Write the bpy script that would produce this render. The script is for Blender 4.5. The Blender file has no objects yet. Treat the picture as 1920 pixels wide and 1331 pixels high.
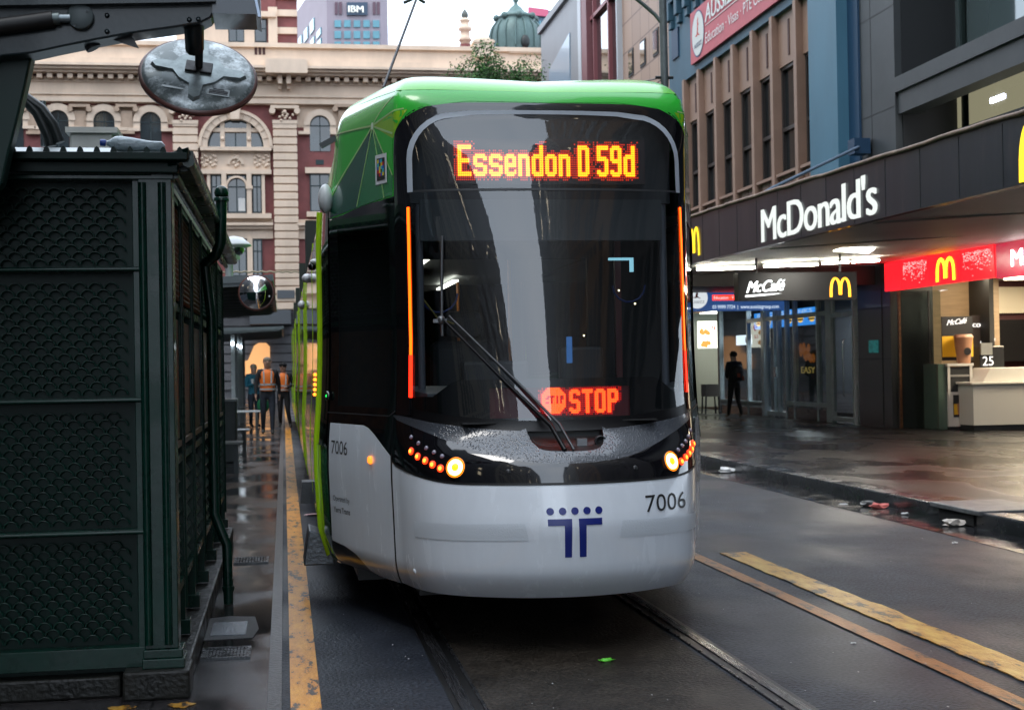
import bpy, bmesh, math, random
from mathutils import Vector, Matrix
from mathutils.geometry import delaunay_2d_cdt
random.seed(7)
S = bpy.context.scene
# ------------------------------------------------------------ camera, sky, sun, exposure
F = 2667.0; PX, PY = 960.0, 665.5; CAMH = 1.55
yaw = math.atan(428/F); pitch = 20/F; roll = .0175
f0 = Vector((math.sin(yaw)*math.cos(pitch), math.cos(yaw)*math.cos(pitch), math.sin(pitch)))
r0 = Vector((math.cos(yaw), -math.sin(yaw), 0)); u0 = r0.cross(f0)
RR = r0*math.cos(roll) - u0*math.sin(roll); UU = u0*math.cos(roll) + r0*math.sin(roll)
cd = bpy.data.cameras.new('camera'); cam = bpy.data.objects.new('camera', cd)
S.collection.objects.link(cam); S.camera = cam
cd.sensor_width = 36; cd.lens = 36*F/1920; cd.clip_start = .05; cd.clip_end = 3000
M3 = Matrix((RR, UU, -f0)).transposed()
cam.matrix_world = Matrix.Translation((0, 0, CAMH)) @ M3.to_4x4()
cd.dof.use_dof = True; cd.dof.focus_distance = 8.3; cd.dof.aperture_fstop = 5.6

w = bpy.data.worlds.new("World"); S.world = w; w.use_nodes = True
nt = w.node_tree; nt.nodes.clear()
out = nt.nodes.new('ShaderNodeOutputWorld'); bg = nt.nodes.new('ShaderNodeBackground')
sky = nt.nodes.new('ShaderNodeTexSky'); sky.sky_type = 'NISHITA'; sky.sun_disc = False
SUN_EL, SUN_ROT = math.radians(60), math.radians(240)
sky.sun_elevation = SUN_EL; sky.sun_rotation = SUN_ROT; sky.air_density = 1.0; sky.dust_density = 3.0
tc = nt.nodes.new('ShaderNodeTexCoord'); nz = nt.nodes.new('ShaderNodeTexNoise'); nz.inputs['Scale'].default_value = 2.6
nz.inputs['Detail'].default_value = 5
rp = nt.nodes.new('ShaderNodeValToRGB')
rp.color_ramp.elements[0].position = .3; rp.color_ramp.elements[0].color = (5.3, 6.3, 7.6, 1)
rp.color_ramp.elements[1].position = .7; rp.color_ramp.elements[1].color = (7.4, 8.1, 9.0, 1)
mx = nt.nodes.new('ShaderNodeMixRGB'); mx.inputs[0].default_value = .88      # thick white cloud in front of the blue sky
nt.links.new(tc.outputs['Generated'], nz.inputs['Vector']); nt.links.new(nz.outputs['Fac'], rp.inputs['Fac'])
nt.links.new(sky.outputs[0], mx.inputs[1]); nt.links.new(rp.outputs[0], mx.inputs[2])
nt.links.new(mx.outputs[0], bg.inputs['Color']); bg.inputs['Strength'].default_value = .145
nt.links.new(bg.outputs[0], out.inputs['Surface'])
sd = bpy.data.lights.new('sun', 'SUN'); sd.energy = .6; sd.angle = math.radians(25); sd.color = (1, .96, .9)
so = bpy.data.objects.new('sun', sd); S.collection.objects.link(so)
so.rotation_euler = (math.radians(90)-SUN_EL, 0, math.radians(180)-SUN_ROT + math.radians(0))
S.view_settings.view_transform = 'Standard'; S.view_settings.look = 'None'
S.view_settings.exposure = 1.35; S.view_settings.gamma = 1
S.cycles.use_denoising = True; S.cycles.max_bounces = 7; S.cycles.transparent_max_bounces = 12
S.cycles.sample_clamp_indirect = 6; S.cycles.caustics_reflective = False; S.cycles.caustics_refractive = False

# lamps of the lit shop: ceiling fittings over the counter room and under the awning
for nm_, loc_, sz_, e_, c_ in (('cafe_ceiling_lamp', (14.6, 25.2, 3.22), 1.6, 85, (1, .84, .6)), ('cafe_ceiling_lamp', (16.6, 27.6, 3.22), 1.4, 85, (1, .84, .6)), ('awning_panel_lamp', (9.0, 22.0, 3.20), .7, 32, (1, .95, .85)), ('awning_row_lamp', (11.4, 21.5, 3.36), .5, 22, (1, .93, .8)), ('kebab_lamp', (13.4, 44.0, 2.95), 1.0, 140, (.95, 1, .9)), ('shopfront_lamp', (13.2, 35.5, 3.0), .8, 70, (.9, .95, 1))):
    ld = bpy.data.lights.new(nm_, 'AREA'); ld.energy = e_; ld.size = sz_; ld.color = c_; lo = bpy.data.objects.new(nm_, ld); lo.location = loc_; S.collection.objects.link(lo)

# ------------------------------------------------------------ pixel rays -> points on real planes
def ray(u, v): return f0 + RR*((u-PX)/F) - UU*((v-PY)/F)
def atX(u, v, x): d = ray(u, v); return Vector((0, 0, CAMH)) + d*(x/d.x)
def atY(u, v, y): d = ray(u, v); return Vector((0, 0, CAMH)) + d*(y/d.y)
def atZ(u, v, z=0): d = ray(u, v); return Vector((0, 0, CAMH)) + d*((z-CAMH)/d.z)

# ------------------------------------------------------------ materials
MATS = {}
def mat(name, col=(.5, .5, .5), rough=.5, metal=0, var=0, vscale=3, bump=0, bscale=40, emit=None, estr=0, coat=0,
        rvar=0, spec=.5, dirt=None, stretch=None, col2=None):
    if name in MATS: return MATS[name]
    m = bpy.data.materials.new(name); m.use_nodes = True; n = m.node_tree; L = n.links.new
    b = n.nodes['Principled BSDF']; b.inputs['Base Color'].default_value = (*col, 1)
    b.inputs['Roughness'].default_value = rough; b.inputs['Metallic'].default_value = metal
    b.inputs['Specular IOR Level'].default_value = spec; b.inputs['Coat Weight'].default_value = coat
    b.inputs['Coat Roughness'].default_value = .05
    if emit: b.inputs['Emission Color'].default_value = (*emit, 1); b.inputs['Emission Strength'].default_value = estr
    g = n.nodes.new('ShaderNodeNewGeometry'); src = g.outputs['Position']
    if stretch:
        mp = n.nodes.new('ShaderNodeMapping'); mp.inputs['Scale'].default_value = stretch; L(src, mp.inputs[0]); src = mp.outputs[0]
    if var or col2 or rvar:
        t = n.nodes.new('ShaderNodeTexNoise'); t.inputs['Scale'].default_value = vscale; t.inputs['Detail'].default_value = 6
        t.inputs['Roughness'].default_value = .65; L(src, t.inputs['Vector'])
        if var or col2:
            r = n.nodes.new('ShaderNodeValToRGB'); c2 = col2 or tuple(min(1, c*(1+var)) for c in col)
            c1 = col if col2 else tuple(c*(1-var) for c in col)
            r.color_ramp.elements[0].position = .36; r.color_ramp.elements[0].color = (*c1, 1)
            r.color_ramp.elements[1].position = .64; r.color_ramp.elements[1].color = (*c2, 1)
            L(t.outputs['Fac'], r.inputs[0]); L(r.outputs[0], b.inputs['Base Color'])
        if rvar:
            mr = n.nodes.new('ShaderNodeMapRange'); mr.inputs[1].default_value = .4; mr.inputs[2].default_value = .6
            mr.inputs[3].default_value = max(.02, rough-rvar); mr.inputs[4].default_value = rough+rvar
            L(t.outputs['Fac'], mr.inputs[0]); L(mr.outputs[0], b.inputs['Roughness'])
    if bump:
        t2 = n.nodes.new('ShaderNodeTexNoise'); t2.inputs['Scale'].default_value = bscale; t2.inputs['Detail'].default_value = 4
        L(src, t2.inputs['Vector']); bp = n.nodes.new('ShaderNodeBump'); bp.inputs['Strength'].default_value = bump
        bp.inputs['Distance'].default_value = .02; L(t2.outputs['Fac'], bp.inputs['Height']); L(bp.outputs[0], b.inputs['Normal'])
    MATS[name] = m; return m
def glow(name, col, s):
    if name in MATS: return MATS[name]
    m = mat(name, tuple(c*.5 for c in col), .4, emit=col, estr=s); return m
def glass(name, tint=(.5, .55, .55), rough=.02, ior=1.5):
    if name in MATS: return MATS[name]
    m = bpy.data.materials.new(name); m.use_nodes = True; n = m.node_tree; n.nodes.clear(); L = n.links.new
    o = n.nodes.new('ShaderNodeOutputMaterial'); mixs = n.nodes.new('ShaderNodeMixShader')
    tr = n.nodes.new('ShaderNodeBsdfTransparent'); tr.inputs[0].default_value = (*tint, 1)
    gl = n.nodes.new('ShaderNodeBsdfGlossy'); gl.inputs['Roughness'].default_value = rough
    fr = n.nodes.new('ShaderNodeFresnel'); fr.inputs[0].default_value = ior
    gb_ = n.nodes.new('ShaderNodeNewGeometry'); mm_ = n.nodes.new('ShaderNodeMath'); mm_.operation = 'SUBTRACT'; mm_.inputs[0].default_value = 1; mk_ = n.nodes.new('ShaderNodeMath'); mk_.operation = 'MULTIPLY'
    L(gb_.outputs['Backfacing'], mm_.inputs[1]); L(mm_.outputs[0], mk_.inputs[0]); L(fr.outputs[0], mk_.inputs[1])   # the rear face of a pane passes light
    L(mk_.outputs[0], mixs.inputs[0]); L(tr.outputs[0], mixs.inputs[1]); L(gl.outputs[0], mixs.inputs[2])
    # rain film: faint vertical streaks and drops disturb the reflection
    g = n.nodes.new('ShaderNodeNewGeometry'); mp = n.nodes.new('ShaderNodeMapping'); mp.inputs['Scale'].default_value = (14, 14, 1.1)
    t = n.nodes.new('ShaderNodeTexNoise'); t.inputs['Scale'].default_value = 1; t.inputs['Detail'].default_value = 4
    bp = n.nodes.new('ShaderNodeBump'); bp.inputs['Strength'].default_value = .012; bp.inputs['Distance'].default_value = .02
    L(g.outputs['Position'], mp.inputs[0]); L(mp.outputs[0], t.inputs['Vector']); L(t.outputs['Fac'], bp.inputs['Height'])
    L(bp.outputs[0], gl.inputs['Normal'])
    L(mixs.outputs[0], o.inputs[0]); MATS[name] = m; return m

# ------------------------------------------------------------ mesh building
class MB:
    def __init__(s): s.v = []; s.f = []; s.m = []; s.sm = []; s.mats = []
    def mi(s, m):
        if m not in s.mats: s.mats.append(m)
        return s.mats.index(m)
    def add(s, vs, fs, m=None, smooth=False):
        b = len(s.v); s.v += [tuple(p) for p in vs]; k = s.mi(m) if m else 0
        for f in fs: s.f.append([b+i for i in f]); s.m.append(k); s.sm.append(smooth)
        return s
    def box(s, x0, x1, y0, y1, z0, z1, m=None):
        if x0 > x1: x0, x1 = x1, x0
        if y0 > y1: y0, y1 = y1, y0
        if z0 > z1: z0, z1 = z1, z0
        v = [(x, y, z) for z in (z0, z1) for y in (y0, y1) for x in (x0, x1)]
        return s.add(v, [(0, 2, 3, 1), (4, 5, 7, 6), (0, 1, 5, 4), (2, 6, 7, 3), (0, 4, 6, 2), (1, 3, 7, 5)], m)
    def obox(s, c, ax, ay, az, m=None):
        c, ax, ay, az = map(Vector, (c, ax, ay, az))
        v = [c+ax*i+ay*j+az*k for k in (-1, 1) for j in (-1, 1) for i in (-1, 1)]
        return s.add(v, [(0, 2, 3, 1), (4, 5, 7, 6), (0, 1, 5, 4), (2, 6, 7, 3), (0, 4, 6, 2), (1, 3, 7, 5)], m)
    def tube(s, pts, r, n=8, m=None, cap=True):
        pts = [Vector(p) for p in pts]; rs = r if isinstance(r, (list, tuple)) else [r]*len(pts)
        vs = []; prev = None
        for i, p in enumerate(pts):
            d = (pts[min(i+1, len(pts)-1)]-pts[max(i-1, 0)]).normalized()
            if prev is None:
                a = d.orthogonal().normalized()
            else:
                a = (prev - d*prev.dot(d))
                a = a.normalized() if a.length > 1e-6 else d.orthogonal().normalized()
            prev = a; b = d.cross(a)
            vs += [p+(a*math.cos(2*math.pi*k/n)+b*math.sin(2*math.pi*k/n))*rs[i] for k in range(n)]
        fs = [(i*n+k, i*n+(k+1) % n, (i+1)*n+(k+1) % n, (i+1)*n+k) for i in range(len(pts)-1) for k in range(n)]
        s.add(vs, fs, m, True)
        if cap: s.add(vs[:n], [tuple(range(n))[::-1]], m); s.add(vs[-n:], [tuple(range(n))], m)
        return s
    def lathe(s, c, prof, n=16, m=None, axis=(0, 0, 1), smooth=True):
        """prof = [(r, h)] along axis"""
        c = Vector(c); ax = Vector(axis).normalized(); a = ax.orthogonal().normalized(); b = ax.cross(a)
        vs = [c+ax*h+(a*math.cos(2*math.pi*k/n)+b*math.sin(2*math.pi*k/n))*max(r, 1e-4) for r, h in prof for k in range(n)]
        fs = [(i*n+k, i*n+(k+1) % n, (i+1)*n+(k+1) % n, (i+1)*n+k) for i in range(len(prof)-1) for k in range(n)]
        s.add(vs, fs, m, smooth)
        s.add(vs[:n], [tuple(range(n))[::-1]], m); s.add(vs[-n:], [tuple(range(n))], m)
        return s
    def prism(s, poly, d, m=None):
        """poly = list of 3D points (planar), d = extrude vector"""
        P = [Vector(p) for p in poly]; d = Vector(d); n = len(P)
        nrm = Vector((0, 0, 0))
        for i in range(n): nrm += P[i].cross(P[(i+1) % n])
        if nrm.dot(d) > 0: P = P[::-1]
        s.add(P+[p+d for p in P], [tuple(range(n)), tuple(range(2*n-1, n-1, -1))]+[(i, i+n, (i+1) % n+n, (i+1) % n) for i in range(n)], m)
        return s
    def sphere(s, c, r, m=None, n=12, sc=(1, 1, 1)):
        c = Vector(c); vs = []; k = n//2
        for i in range(k+1):
            t = math.pi*i/k
            for j in range(n):
                p = 2*math.pi*j/n
                vs.append(c+Vector((r*sc[0]*math.sin(t)*math.cos(p), r*sc[1]*math.sin(t)*math.sin(p), r*sc[2]*math.cos(t))))
        fs = [(i*n+j, (i+1)*n+j, (i+1)*n+(j+1) % n, i*n+(j+1) % n) for i in range(k) for j in range(n)]
        return s.add(vs, fs, m, True)
    def build(s, name, m=None, parent=None, bevel=0, weld=False):
        me = bpy.data.meshes.new(name); me.from_pydata(s.v, [], s.f)
        if s.mats and s.mats != [None]:
            for q in s.mats: me.materials.append(q if q else m)
            me.polygons.foreach_set('material_index', s.m)
        elif m: me.materials.append(m)
        me.polygons.foreach_set('use_smooth', s.sm); me.update()
        if weld:
            bm = bmesh.new(); bm.from_mesh(me); bmesh.ops.remove_doubles(bm, verts=bm.verts, dist=1e-4); bm.to_mesh(me); bm.free()
        o = bpy.data.objects.new(name, me); S.collection.objects.link(o)
        if parent is not None: o.parent = parent; o.matrix_parent_inverse = Matrix.Translation(-Vector(parent.location))
        if bevel:
            b = o.modifiers.new('bevel', 'BEVEL'); b.width = bevel; b.segments = 2; b.limit_method = 'ANGLE'
        return o
def build_each(mb, name, m, parent=None, **kw):
    """one object per separate piece of the mesh builder"""
    par = list(range(len(mb.v)))
    def find(i):
        while par[i] != i: par[i] = par[par[i]]; i = par[i]
        return i
    for f in mb.f:
        for i in f[1:]: par[find(i)] = find(f[0])
    gs = {}
    for k, f in enumerate(mb.f): gs.setdefault(find(f[0]), []).append(k)
    for ks in gs.values():
        q = MB(); q.mats = mb.mats; ids = sorted({i for k in ks for i in mb.f[k]}); mp = {i: j for j, i in enumerate(ids)}
        q.v = [mb.v[i] for i in ids]; q.f = [[mp[i] for i in mb.f[k]] for k in ks]; q.m = [mb.m[k] for k in ks]; q.sm = [mb.sm[k] for k in ks]
        q.build(name, m, parent, **kw)
def tag(o, label=None, cat=None, group=None, kind=None):
    if label: o['label'] = label
    if cat: o['category'] = cat
    if group: o['group'] = group
    if kind: o['kind'] = kind
    return o
def thing(name, loc, label, cat, group=None):
    o = bpy.data.objects.new(name, None); S.collection.objects.link(o); o.location = loc; o.empty_display_size = .2
    return tag(o, label, cat, group)
def copy_tree(o, parent=None):
    c = o.copy(); S.collection.objects.link(c)
    if parent is not None: c.parent = parent
    for ch in list(o.children): copy_tree(ch, c)
    return c
# ---- lettering as real thin mesh: returns list of (verts2d, faces)
def glyphs(txt, size=1, bold=0, shear=0, sx=1, space=1):
    cu = bpy.data.curves.new('t', 'FONT'); cu.body = txt; cu.size = size; cu.offset = bold; cu.shear = shear; cu.space_character = space
    cu.resolution_u = 4; cu.fill_mode = 'BOTH'; cu.extrude = 0
    o = bpy.data.objects.new('t', cu); S.collection.objects.link(o)
    dg = bpy.context.evaluated_depsgraph_get(); me = bpy.data.meshes.new_from_object(o.evaluated_get(dg))
    vs = [(v.co.x*sx, v.co.y) for v in me.vertices]; fs = [tuple(p.vertices) for p in me.polygons]
    bpy.data.objects.remove(o); bpy.data.curves.remove(cu); bpy.data.meshes.remove(me)
    x0 = min(v[0] for v in vs); x1 = max(v[0] for v in vs); y0 = min(v[1] for v in vs)
    return [(x-x0, y) for x, y in vs], fs, x1-x0
def text_on(mb, txt, org, ux, uy, width=None, height=None, m=None, bold=0, shear=0, space=1, d=None):
    """lay text with lower-left org, ux/uy unit directions; width / cap height in metres; thin extruded along d"""
    bold0 = bold; vs, fs, wd = glyphs(txt, 1, 0, shear, 1, space)
    h = .73; ux, uy, org = Vector(ux), Vector(uy), Vector(org)
    kx = width/wd if width else height/h; ky = height/h if height else kx
    dn = ux.cross(uy).normalized()
    for q, sh in enumerate((0,) if not bold0 else (-bold0, -bold0/2, 0, bold0/2, bold0)):
        P = [org+ux*((x+sh)*kx)+uy*(y*ky)+dn*(.0006*q) for x, y in vs]
        mb.add(P, fs, m)
    return wd*kx
# ------------------------------------------------------------ setting: ground, road, tracks
def wet(name, col, col2, scale, r0_, r1_, bump=.25, bscale=220, puddle=.9, brick=None, spec=.3):
    m = bpy.data.materials.new(name); m.use_nodes = True; n = m.node_tree; L = n.links.new; b = n.nodes['Principled BSDF']; b.inputs['Specular IOR Level'].default_value = spec
    g = n.nodes.new('ShaderNodeNewGeometry'); pos = g.outputs['Position']
    t = n.nodes.new('ShaderNodeTexNoise'); t.inputs['Scale'].default_value = scale; t.inputs['Detail'].default_value = 8; t.inputs['Roughness'].default_value = .7
    L(pos, t.inputs['Vector']); r = n.nodes.new('ShaderNodeValToRGB')
    r.color_ramp.elements[0].position = .35; r.color_ramp.elements[0].color = (*col, 1)
    r.color_ramp.elements[1].position = .68; r.color_ramp.elements[1].color = (*col2, 1); L(t.outputs['Fac'], r.inputs[0])
    p = n.nodes.new('ShaderNodeTexNoise'); p.inputs['Scale'].default_value = puddle; p.inputs['Detail'].default_value = 5
    mp = n.nodes.new('ShaderNodeMapping'); mp.inputs['Scale'].default_value = (1, .6, 1); L(pos, mp.inputs[0]); L(mp.outputs[0], p.inputs['Vector'])
    mr = n.nodes.new('ShaderNodeMapRange'); mr.inputs[1].default_value = .42; mr.inputs[2].default_value = .60
    mr.inputs[3].default_value = r0_; mr.inputs[4].default_value = r1_; L(p.outputs['Fac'], mr.inputs[0]); L(mr.outputs[0], b.inputs['Roughness'])
    f = n.nodes.new('ShaderNodeTexNoise'); f.inputs['Scale'].default_value = bscale; f.inputs['Detail'].default_value = 2; L(pos, f.inputs['Vector'])
    bp = n.nodes.new('ShaderNodeBump'); bp.inputs['Distance'].default_value = .012
    mr2 = n.nodes.new('ShaderNodeMapRange'); mr2.inputs[1].default_value = .42; mr2.inputs[2].default_value = .60
    mr2.inputs[3].default_value = bump*.15; mr2.inputs[4].default_value = bump; L(p.outputs['Fac'], mr2.inputs[0]); L(mr2.outputs[0], bp.inputs['Strength'])
    L(f.outputs['Fac'], bp.inputs['Height']); L(bp.outputs[0], b.inputs['Normal'])
    # speckled aggregate
    sp = n.nodes.new('ShaderNodeMixRGB'); sp.blend_type = 'MULTIPLY'; sp.inputs[0].default_value = .8
    rs = n.nodes.new('ShaderNodeValToRGB'); rs.color_ramp.elements[0].position = .38; rs.color_ramp.elements[0].color = (.25, .25, .25, 1)
    rs.color_ramp.elements[1].position = .62; rs.color_ramp.elements[1].color = (1.6, 1.6, 1.6, 1)
    L(f.outputs['Fac'], rs.inputs[0]); L(r.outputs[0], sp.inputs[1]); L(rs.outputs[0], sp.inputs[2]); col_out = sp.outputs[0]
    if brick:
        bw, bh, cc, mort = brick
        bt = n.nodes.new('ShaderNodeTexBrick'); bt.inputs['Scale'].default_value = 1; bt.inputs['Brick Width'].default_value = bw
        bt.inputs['Row Height'].default_value = bh; bt.inputs['Mortar Size'].default_value = mort; bt.inputs['Mortar Smooth'].default_value = .2
        bt.offset = .5; bt.inputs['Color1'].default_value = (1, 1, 1, 1); bt.inputs['Color2'].default_value = (.62, .62, .62, 1); bt.inputs['Mortar'].default_value = (*cc, 1)
        L(pos, bt.inputs['Vector']); m2 = n.nodes.new('ShaderNodeMixRGB'); m2.blend_type = 'MULTIPLY'; m2.inputs[0].default_value = 1
        L(col_out, m2.inputs[1]); L(bt.outputs[0], m2.inputs[2]); col_out = m2.outputs[0]
    L(col_out, b.inputs['Base Color']); MATS[name] = m; return m
ASPH = wet('wet_asphalt', (.015, .018, .025), (.042, .048, .060), 1.7, .38, .52, 1.0, 48, .8, spec=.2)
SLAB = wet('track_concrete', (.016, .013, .010), (.044, .036, .028), 3.1, .36, .54, .8, 55, 1.1, spec=.25)
BLUE = wet('bluestone_paving', (.022, .021, .023), (.05, .046, .046), 3, .06, .26, .18, 90, 1.6, (.62, .31, (.25, .25, .25), .006))
BLUE2 = wet('footpath_paving', (.010, .010, .011), (.024, .024, .026), 1.5, .2, .36, .3, 60, .8, spec=.14, brick=(1.1, .55, (.4, .4, .4), .006))
def sheet(name, x0, x1, y0, y1, z, m, kind='structure'):
    return tag(MB().add([(x0, y0, z), (x1, y0, z), (x1, y1, z), (x0, y1, z)], [(0, 1, 2, 3)]).build(name, m), kind=kind)
sheet('ground', -900, 900, -900, 1500, -.01, mat('far_ground', (.05, .05, .052), .6))
sheet('road', -17, 6.2, -120, 78, 0, ASPH)
sheet('cross_road', -120, 120, 66.5, 78, .004, ASPH)
sheet('track_bed', .865, 2.14, -60, 66, .004, SLAB)
sheet('kerb_gutter', 5.72, 6.2, -60, 66, .004, mat('gutter', (.014, .014, .016), .18, rvar=.08, vscale=3))
MB_ = MB().box(6.2, 6.42, -60, 66, -.3, .15); tag(MB_.build('kerb', mat('kerb_stone', (.022, .024, .028), .25, var=.25, vscale=3, rvar=.1, bump=.06), bevel=.015), kind='structure')
fp = MB().box(6.42, 12.6, -60, 66, -.3, .146); fp.box(12.6, 24, 19, 30, -.3, .142); tag(fp.build('footpath', BLUE2), kind='structure')
# tram stop platform on the left with a flush edging
pl = MB().box(-3.9, -.10, -30, 66, -.3, .03); tag(pl.build('platform_paving', BLUE), kind='structure')
tag(MB().box(-.10, -.035, -30, 66, -.3, .024).build('platform_edge', mat('edge_strip', (.03, .03, .032), .3, var=.4, vscale=9, bump=.3)), kind='structure')
# painted lines, worn
def paint(name, c1, c2, wear=.55):
    m = bpy.data.materials.new(name); m.use_nodes = True; n = m.node_tree; L = n.links.new; b = n.nodes['Principled BSDF']
    g = n.nodes.new('ShaderNodeNewGeometry'); t = n.nodes.new('ShaderNodeTexNoise'); t.inputs['Scale'].default_value = 5; t.inputs['Detail'].default_value = 8; t.inputs['Roughness'].default_value = .75
    mp = n.nodes.new('ShaderNodeMapping'); mp.inputs['Scale'].default_value = (1.6, .5, 1); L(g.outputs['Position'], mp.inputs[0]); L(mp.outputs[0], t.inputs['Vector'])
    r = n.nodes.new('ShaderNodeValToRGB'); e = r.color_ramp.elements; e[0].position = .43; e[0].color = (.035, .028, .022, 1); e[1].position = .66; e[1].color = (*c2, 1)
    k = r.color_ramp.elements.new(wear-.10); k.color = (*c1, 1)
    L(t.outputs['Fac'], r.inputs[0]); L(r.outputs[0], b.inputs['Base Color']); b.inputs['Roughness'].default_value = .3
    t3 = n.nodes.new('ShaderNodeTexNoise'); t3.inputs['Scale'].default_value = 70; bp = n.nodes.new('ShaderNodeBump'); bp.inputs['Strength'].default_value = .4; bp.inputs['Distance'].default_value = .008
    L(g.outputs['Position'], t3.inputs['Vector']); L(t3.outputs['Fac'], bp.inputs['Height']); L(bp.outputs[0], b.inputs['Normal'])
    MATS[name] = m; return m
ORG = paint('orange_line_paint', (.70, .25, .012), (.95, .46, .04)); ORG2 = paint('dull_orange_paint', (.26, .10, .02), (.40, .17, .04)); YEL = paint('yellow_line_paint', (.42, .19, .012), (.66, .46, .12))
sheet('platform_line', .005, .145, -30, 66, .008, ORG)
sheet('lane_line', 3.165, 3.275, -30, 66, .008, ORG2)
# wide worn yellow bar with chipped ragged outline
pts = []
for i in range(61):
    y = 3.6+i*(11.1-3.6)/60; pts.append((3.665+random.uniform(-.007, .007)+(.02 if 8.2 < y < 8.6 else 0), y))
for i in range(61):
    y = 11.1-i*(11.1-3.6)/60; pts.append((3.455+random.uniform(-.008, .008), y))
tag(MB().prism([(x, y, .004) for x, y in pts], (0, 0, .006)).build('wide_yellow_marking', YEL), kind='structure')
RAIL = mat('rail_steel', (.16, .16, .17), .22, metal=.9, rvar=.1, vscale=8, stretch=(20, .5, 1)); GRV = mat('rail_groove', (.006, .006, .006), .35)
LIP = mat('rail_lip', (.05, .052, .056), .3, metal=.7, rvar=.1, vscale=7)
for x, sgn in ((.865, -1), (2.15, 1)):
    t = MB()
    hx = (x, x-.075) if sgn < 0 else (x+.09-.02, x+.145)
    # running head, groove, check lip
    if sgn < 0: head, gro, lip = (.765, .825), (.825, .868), (.868, .885)
    else: head, gro, lip = (2.225, 2.285), (2.182, 2.225), (2.165, 2.182)
    t.box(head[0], head[1], -60, 62, -.02, .012, RAIL); t.box(gro[0], gro[1], -60, 62, -.02, .006, GRV); t.box(lip[0], lip[1], -60, 62, -.02, .011, LIP)
    t.box(head[0]-.03 if sgn < 0 else head[1], head[0] if sgn < 0 else head[1]+.03, -60, 62, -.02, .0065, GRV)
    o = t.build('tram_rail', RAIL, bevel=.003); tag(o, kind='structure')
# cover plates in the paving
def grate(cx, cy, wx, wy, bars, label, name='drain_grate'):
    t = thing(name, (cx, cy, .03), label, 'drain cover')
    fr = MB(); z0, z1 = .02, .042
    fr.box(cx-wx/2, cx+wx/2, cy-wy/2, cy-wy/2+.02, z0, z1); fr.box(cx-wx/2, cx+wx/2, cy+wy/2-.02, cy+wy/2, z0, z1)
    fr.box(cx-wx/2, cx-wx/2+.02, cy-wy/2+.02, cy+wy/2-.02, z0, z1); fr.box(cx+wx/2-.02, cx+wx/2, cy-wy/2+.02, cy+wy/2-.02, z0, z1)
    fr.build('frame', mat('cast_iron', (.06, .065, .07), .28, metal=.5, rvar=.1, vscale=20), t)
    MB().box(cx-wx/2+.02, cx+wx/2-.02, cy-wy/2+.02, cy+wy/2-.02, .02, .033).build('sump', mat('sump_dark', (.003, .003, .003), .9), t)
    b = MB()
    for i in range(bars):
        x = cx-wx/2+.02+(wx-.04)*(i+.5)/bars; b.box(x-.006, x+.006, cy-wy/2+.02, cy+wy/2-.02, .033, .039)
    for k in (.33, .66): y = cy-wy/2+wy*k; b.box(cx-wx/2+.02, cx+wx/2-.02, y-.006, y+.006, .034, .0395)
    b.build('grille', MATS['cast_iron'], t); return t
grate(-.33, 7.80, .26, .30, 12, 'square iron drain grate nearest the camera beside the green kiosk')
grate(-.28, 11.55, .27, .34, 10, 'narrow iron grate farther along the wet platform paving')
t = thing('access_cover', (-.35, 8.55, .03), 'patched steel access cover set in black asphalt on the platform', 'access cover')
pp = [(-.53, 8.2), (-.2, 8.22), (-.17, 8.5), (-.2, 8.92), (-.36, 8.97), (-.52, 8.9), (-.56, 8.5)]
MB().prism([(x, y, .026) for x, y in pp], (0, 0, .009)).build('patch', mat('patch_asphalt', (.02, .022, .024), .35, bump=.8, bscale=90), t)
MB().box(-.44, -.24, 8.32, 8.74, .034, .040).build('cover_plate', mat('cover_steel', (.16, .18, .2), .2, metal=.6, bump=.4, bscale=60), t)
# kerb inlet pit
t = thing('kerb_inlet', (6.3, 12.3, 0), 'concrete kerb inlet pit with dark opening catching litter', 'drain inlet')
MB().box(6.16, 6.9, 12.0, 13.0, .12, .165).build('lintel', mat('pit_concrete', (.12, .125, .13), .4, var=.3, vscale=8, bump=.3), t, bevel=.01)
MB().box(6.185, 6.21, 12.15, 12.85, .012, .115).build('opening', mat('black_void', (.002, .002, .002), .9), t)
# ------------------------------------------------------------ the tram: one curved nose surface, parts laid on it in metres (s across, v up)
TX = 1.51
def lerp(pts, x):
    if x <= pts[0][0]: return pts[0][1]
    for (a, b), (c, d) in zip(pts, pts[1:]):
        if x <= c: return b+(d-b)*(x-a)/(c-a)
    return pts[-1][1]
PROF = [(.30, 7.46), (.45, 7.40), (.7, 7.38), (.9, 7.43), (1.02, 7.47), (1.07, 7.51), (1.19, 7.675), (1.24, 7.695), (1.6, 7.75), (2.2, 7.84), (2.8, 7.97), (3.0, 8.05), (3.3, 8.2)]
ZS = 2.98; SXX, CYY = .87, 8.16; SL = math.hypot(.355, 1.09); KXX, KYY = .355/SL, 1.09/SL; AC = .87+1.14
def yc(z): return (lerp(PROF, z-.04)+2*lerp(PROF, z)+lerp(PROF, z+.04))/4
def plan(s, z):
    a = abs(s); y0 = yc(z)
    if a <= SXX: u = a/SXX; o = a; y = y0+(CYY-y0)*(.58*u*u+.42*u**11)
    elif a <= AC: o = SXX+(a-SXX)*KXX; y = CYY+(a-SXX)*KYY
    else:
        t = a-AC; L = .5; ox = SXX+(AC-SXX)*KXX; oy = CYY+(AC-SXX)*KYY
        if t < L: q = t/L; o = ox+(1.275-ox)*(1-(1-q)**2); y = oy+t*.97
        else: o = 1.275; y = oy+t-L*.03
    return o, y
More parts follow.
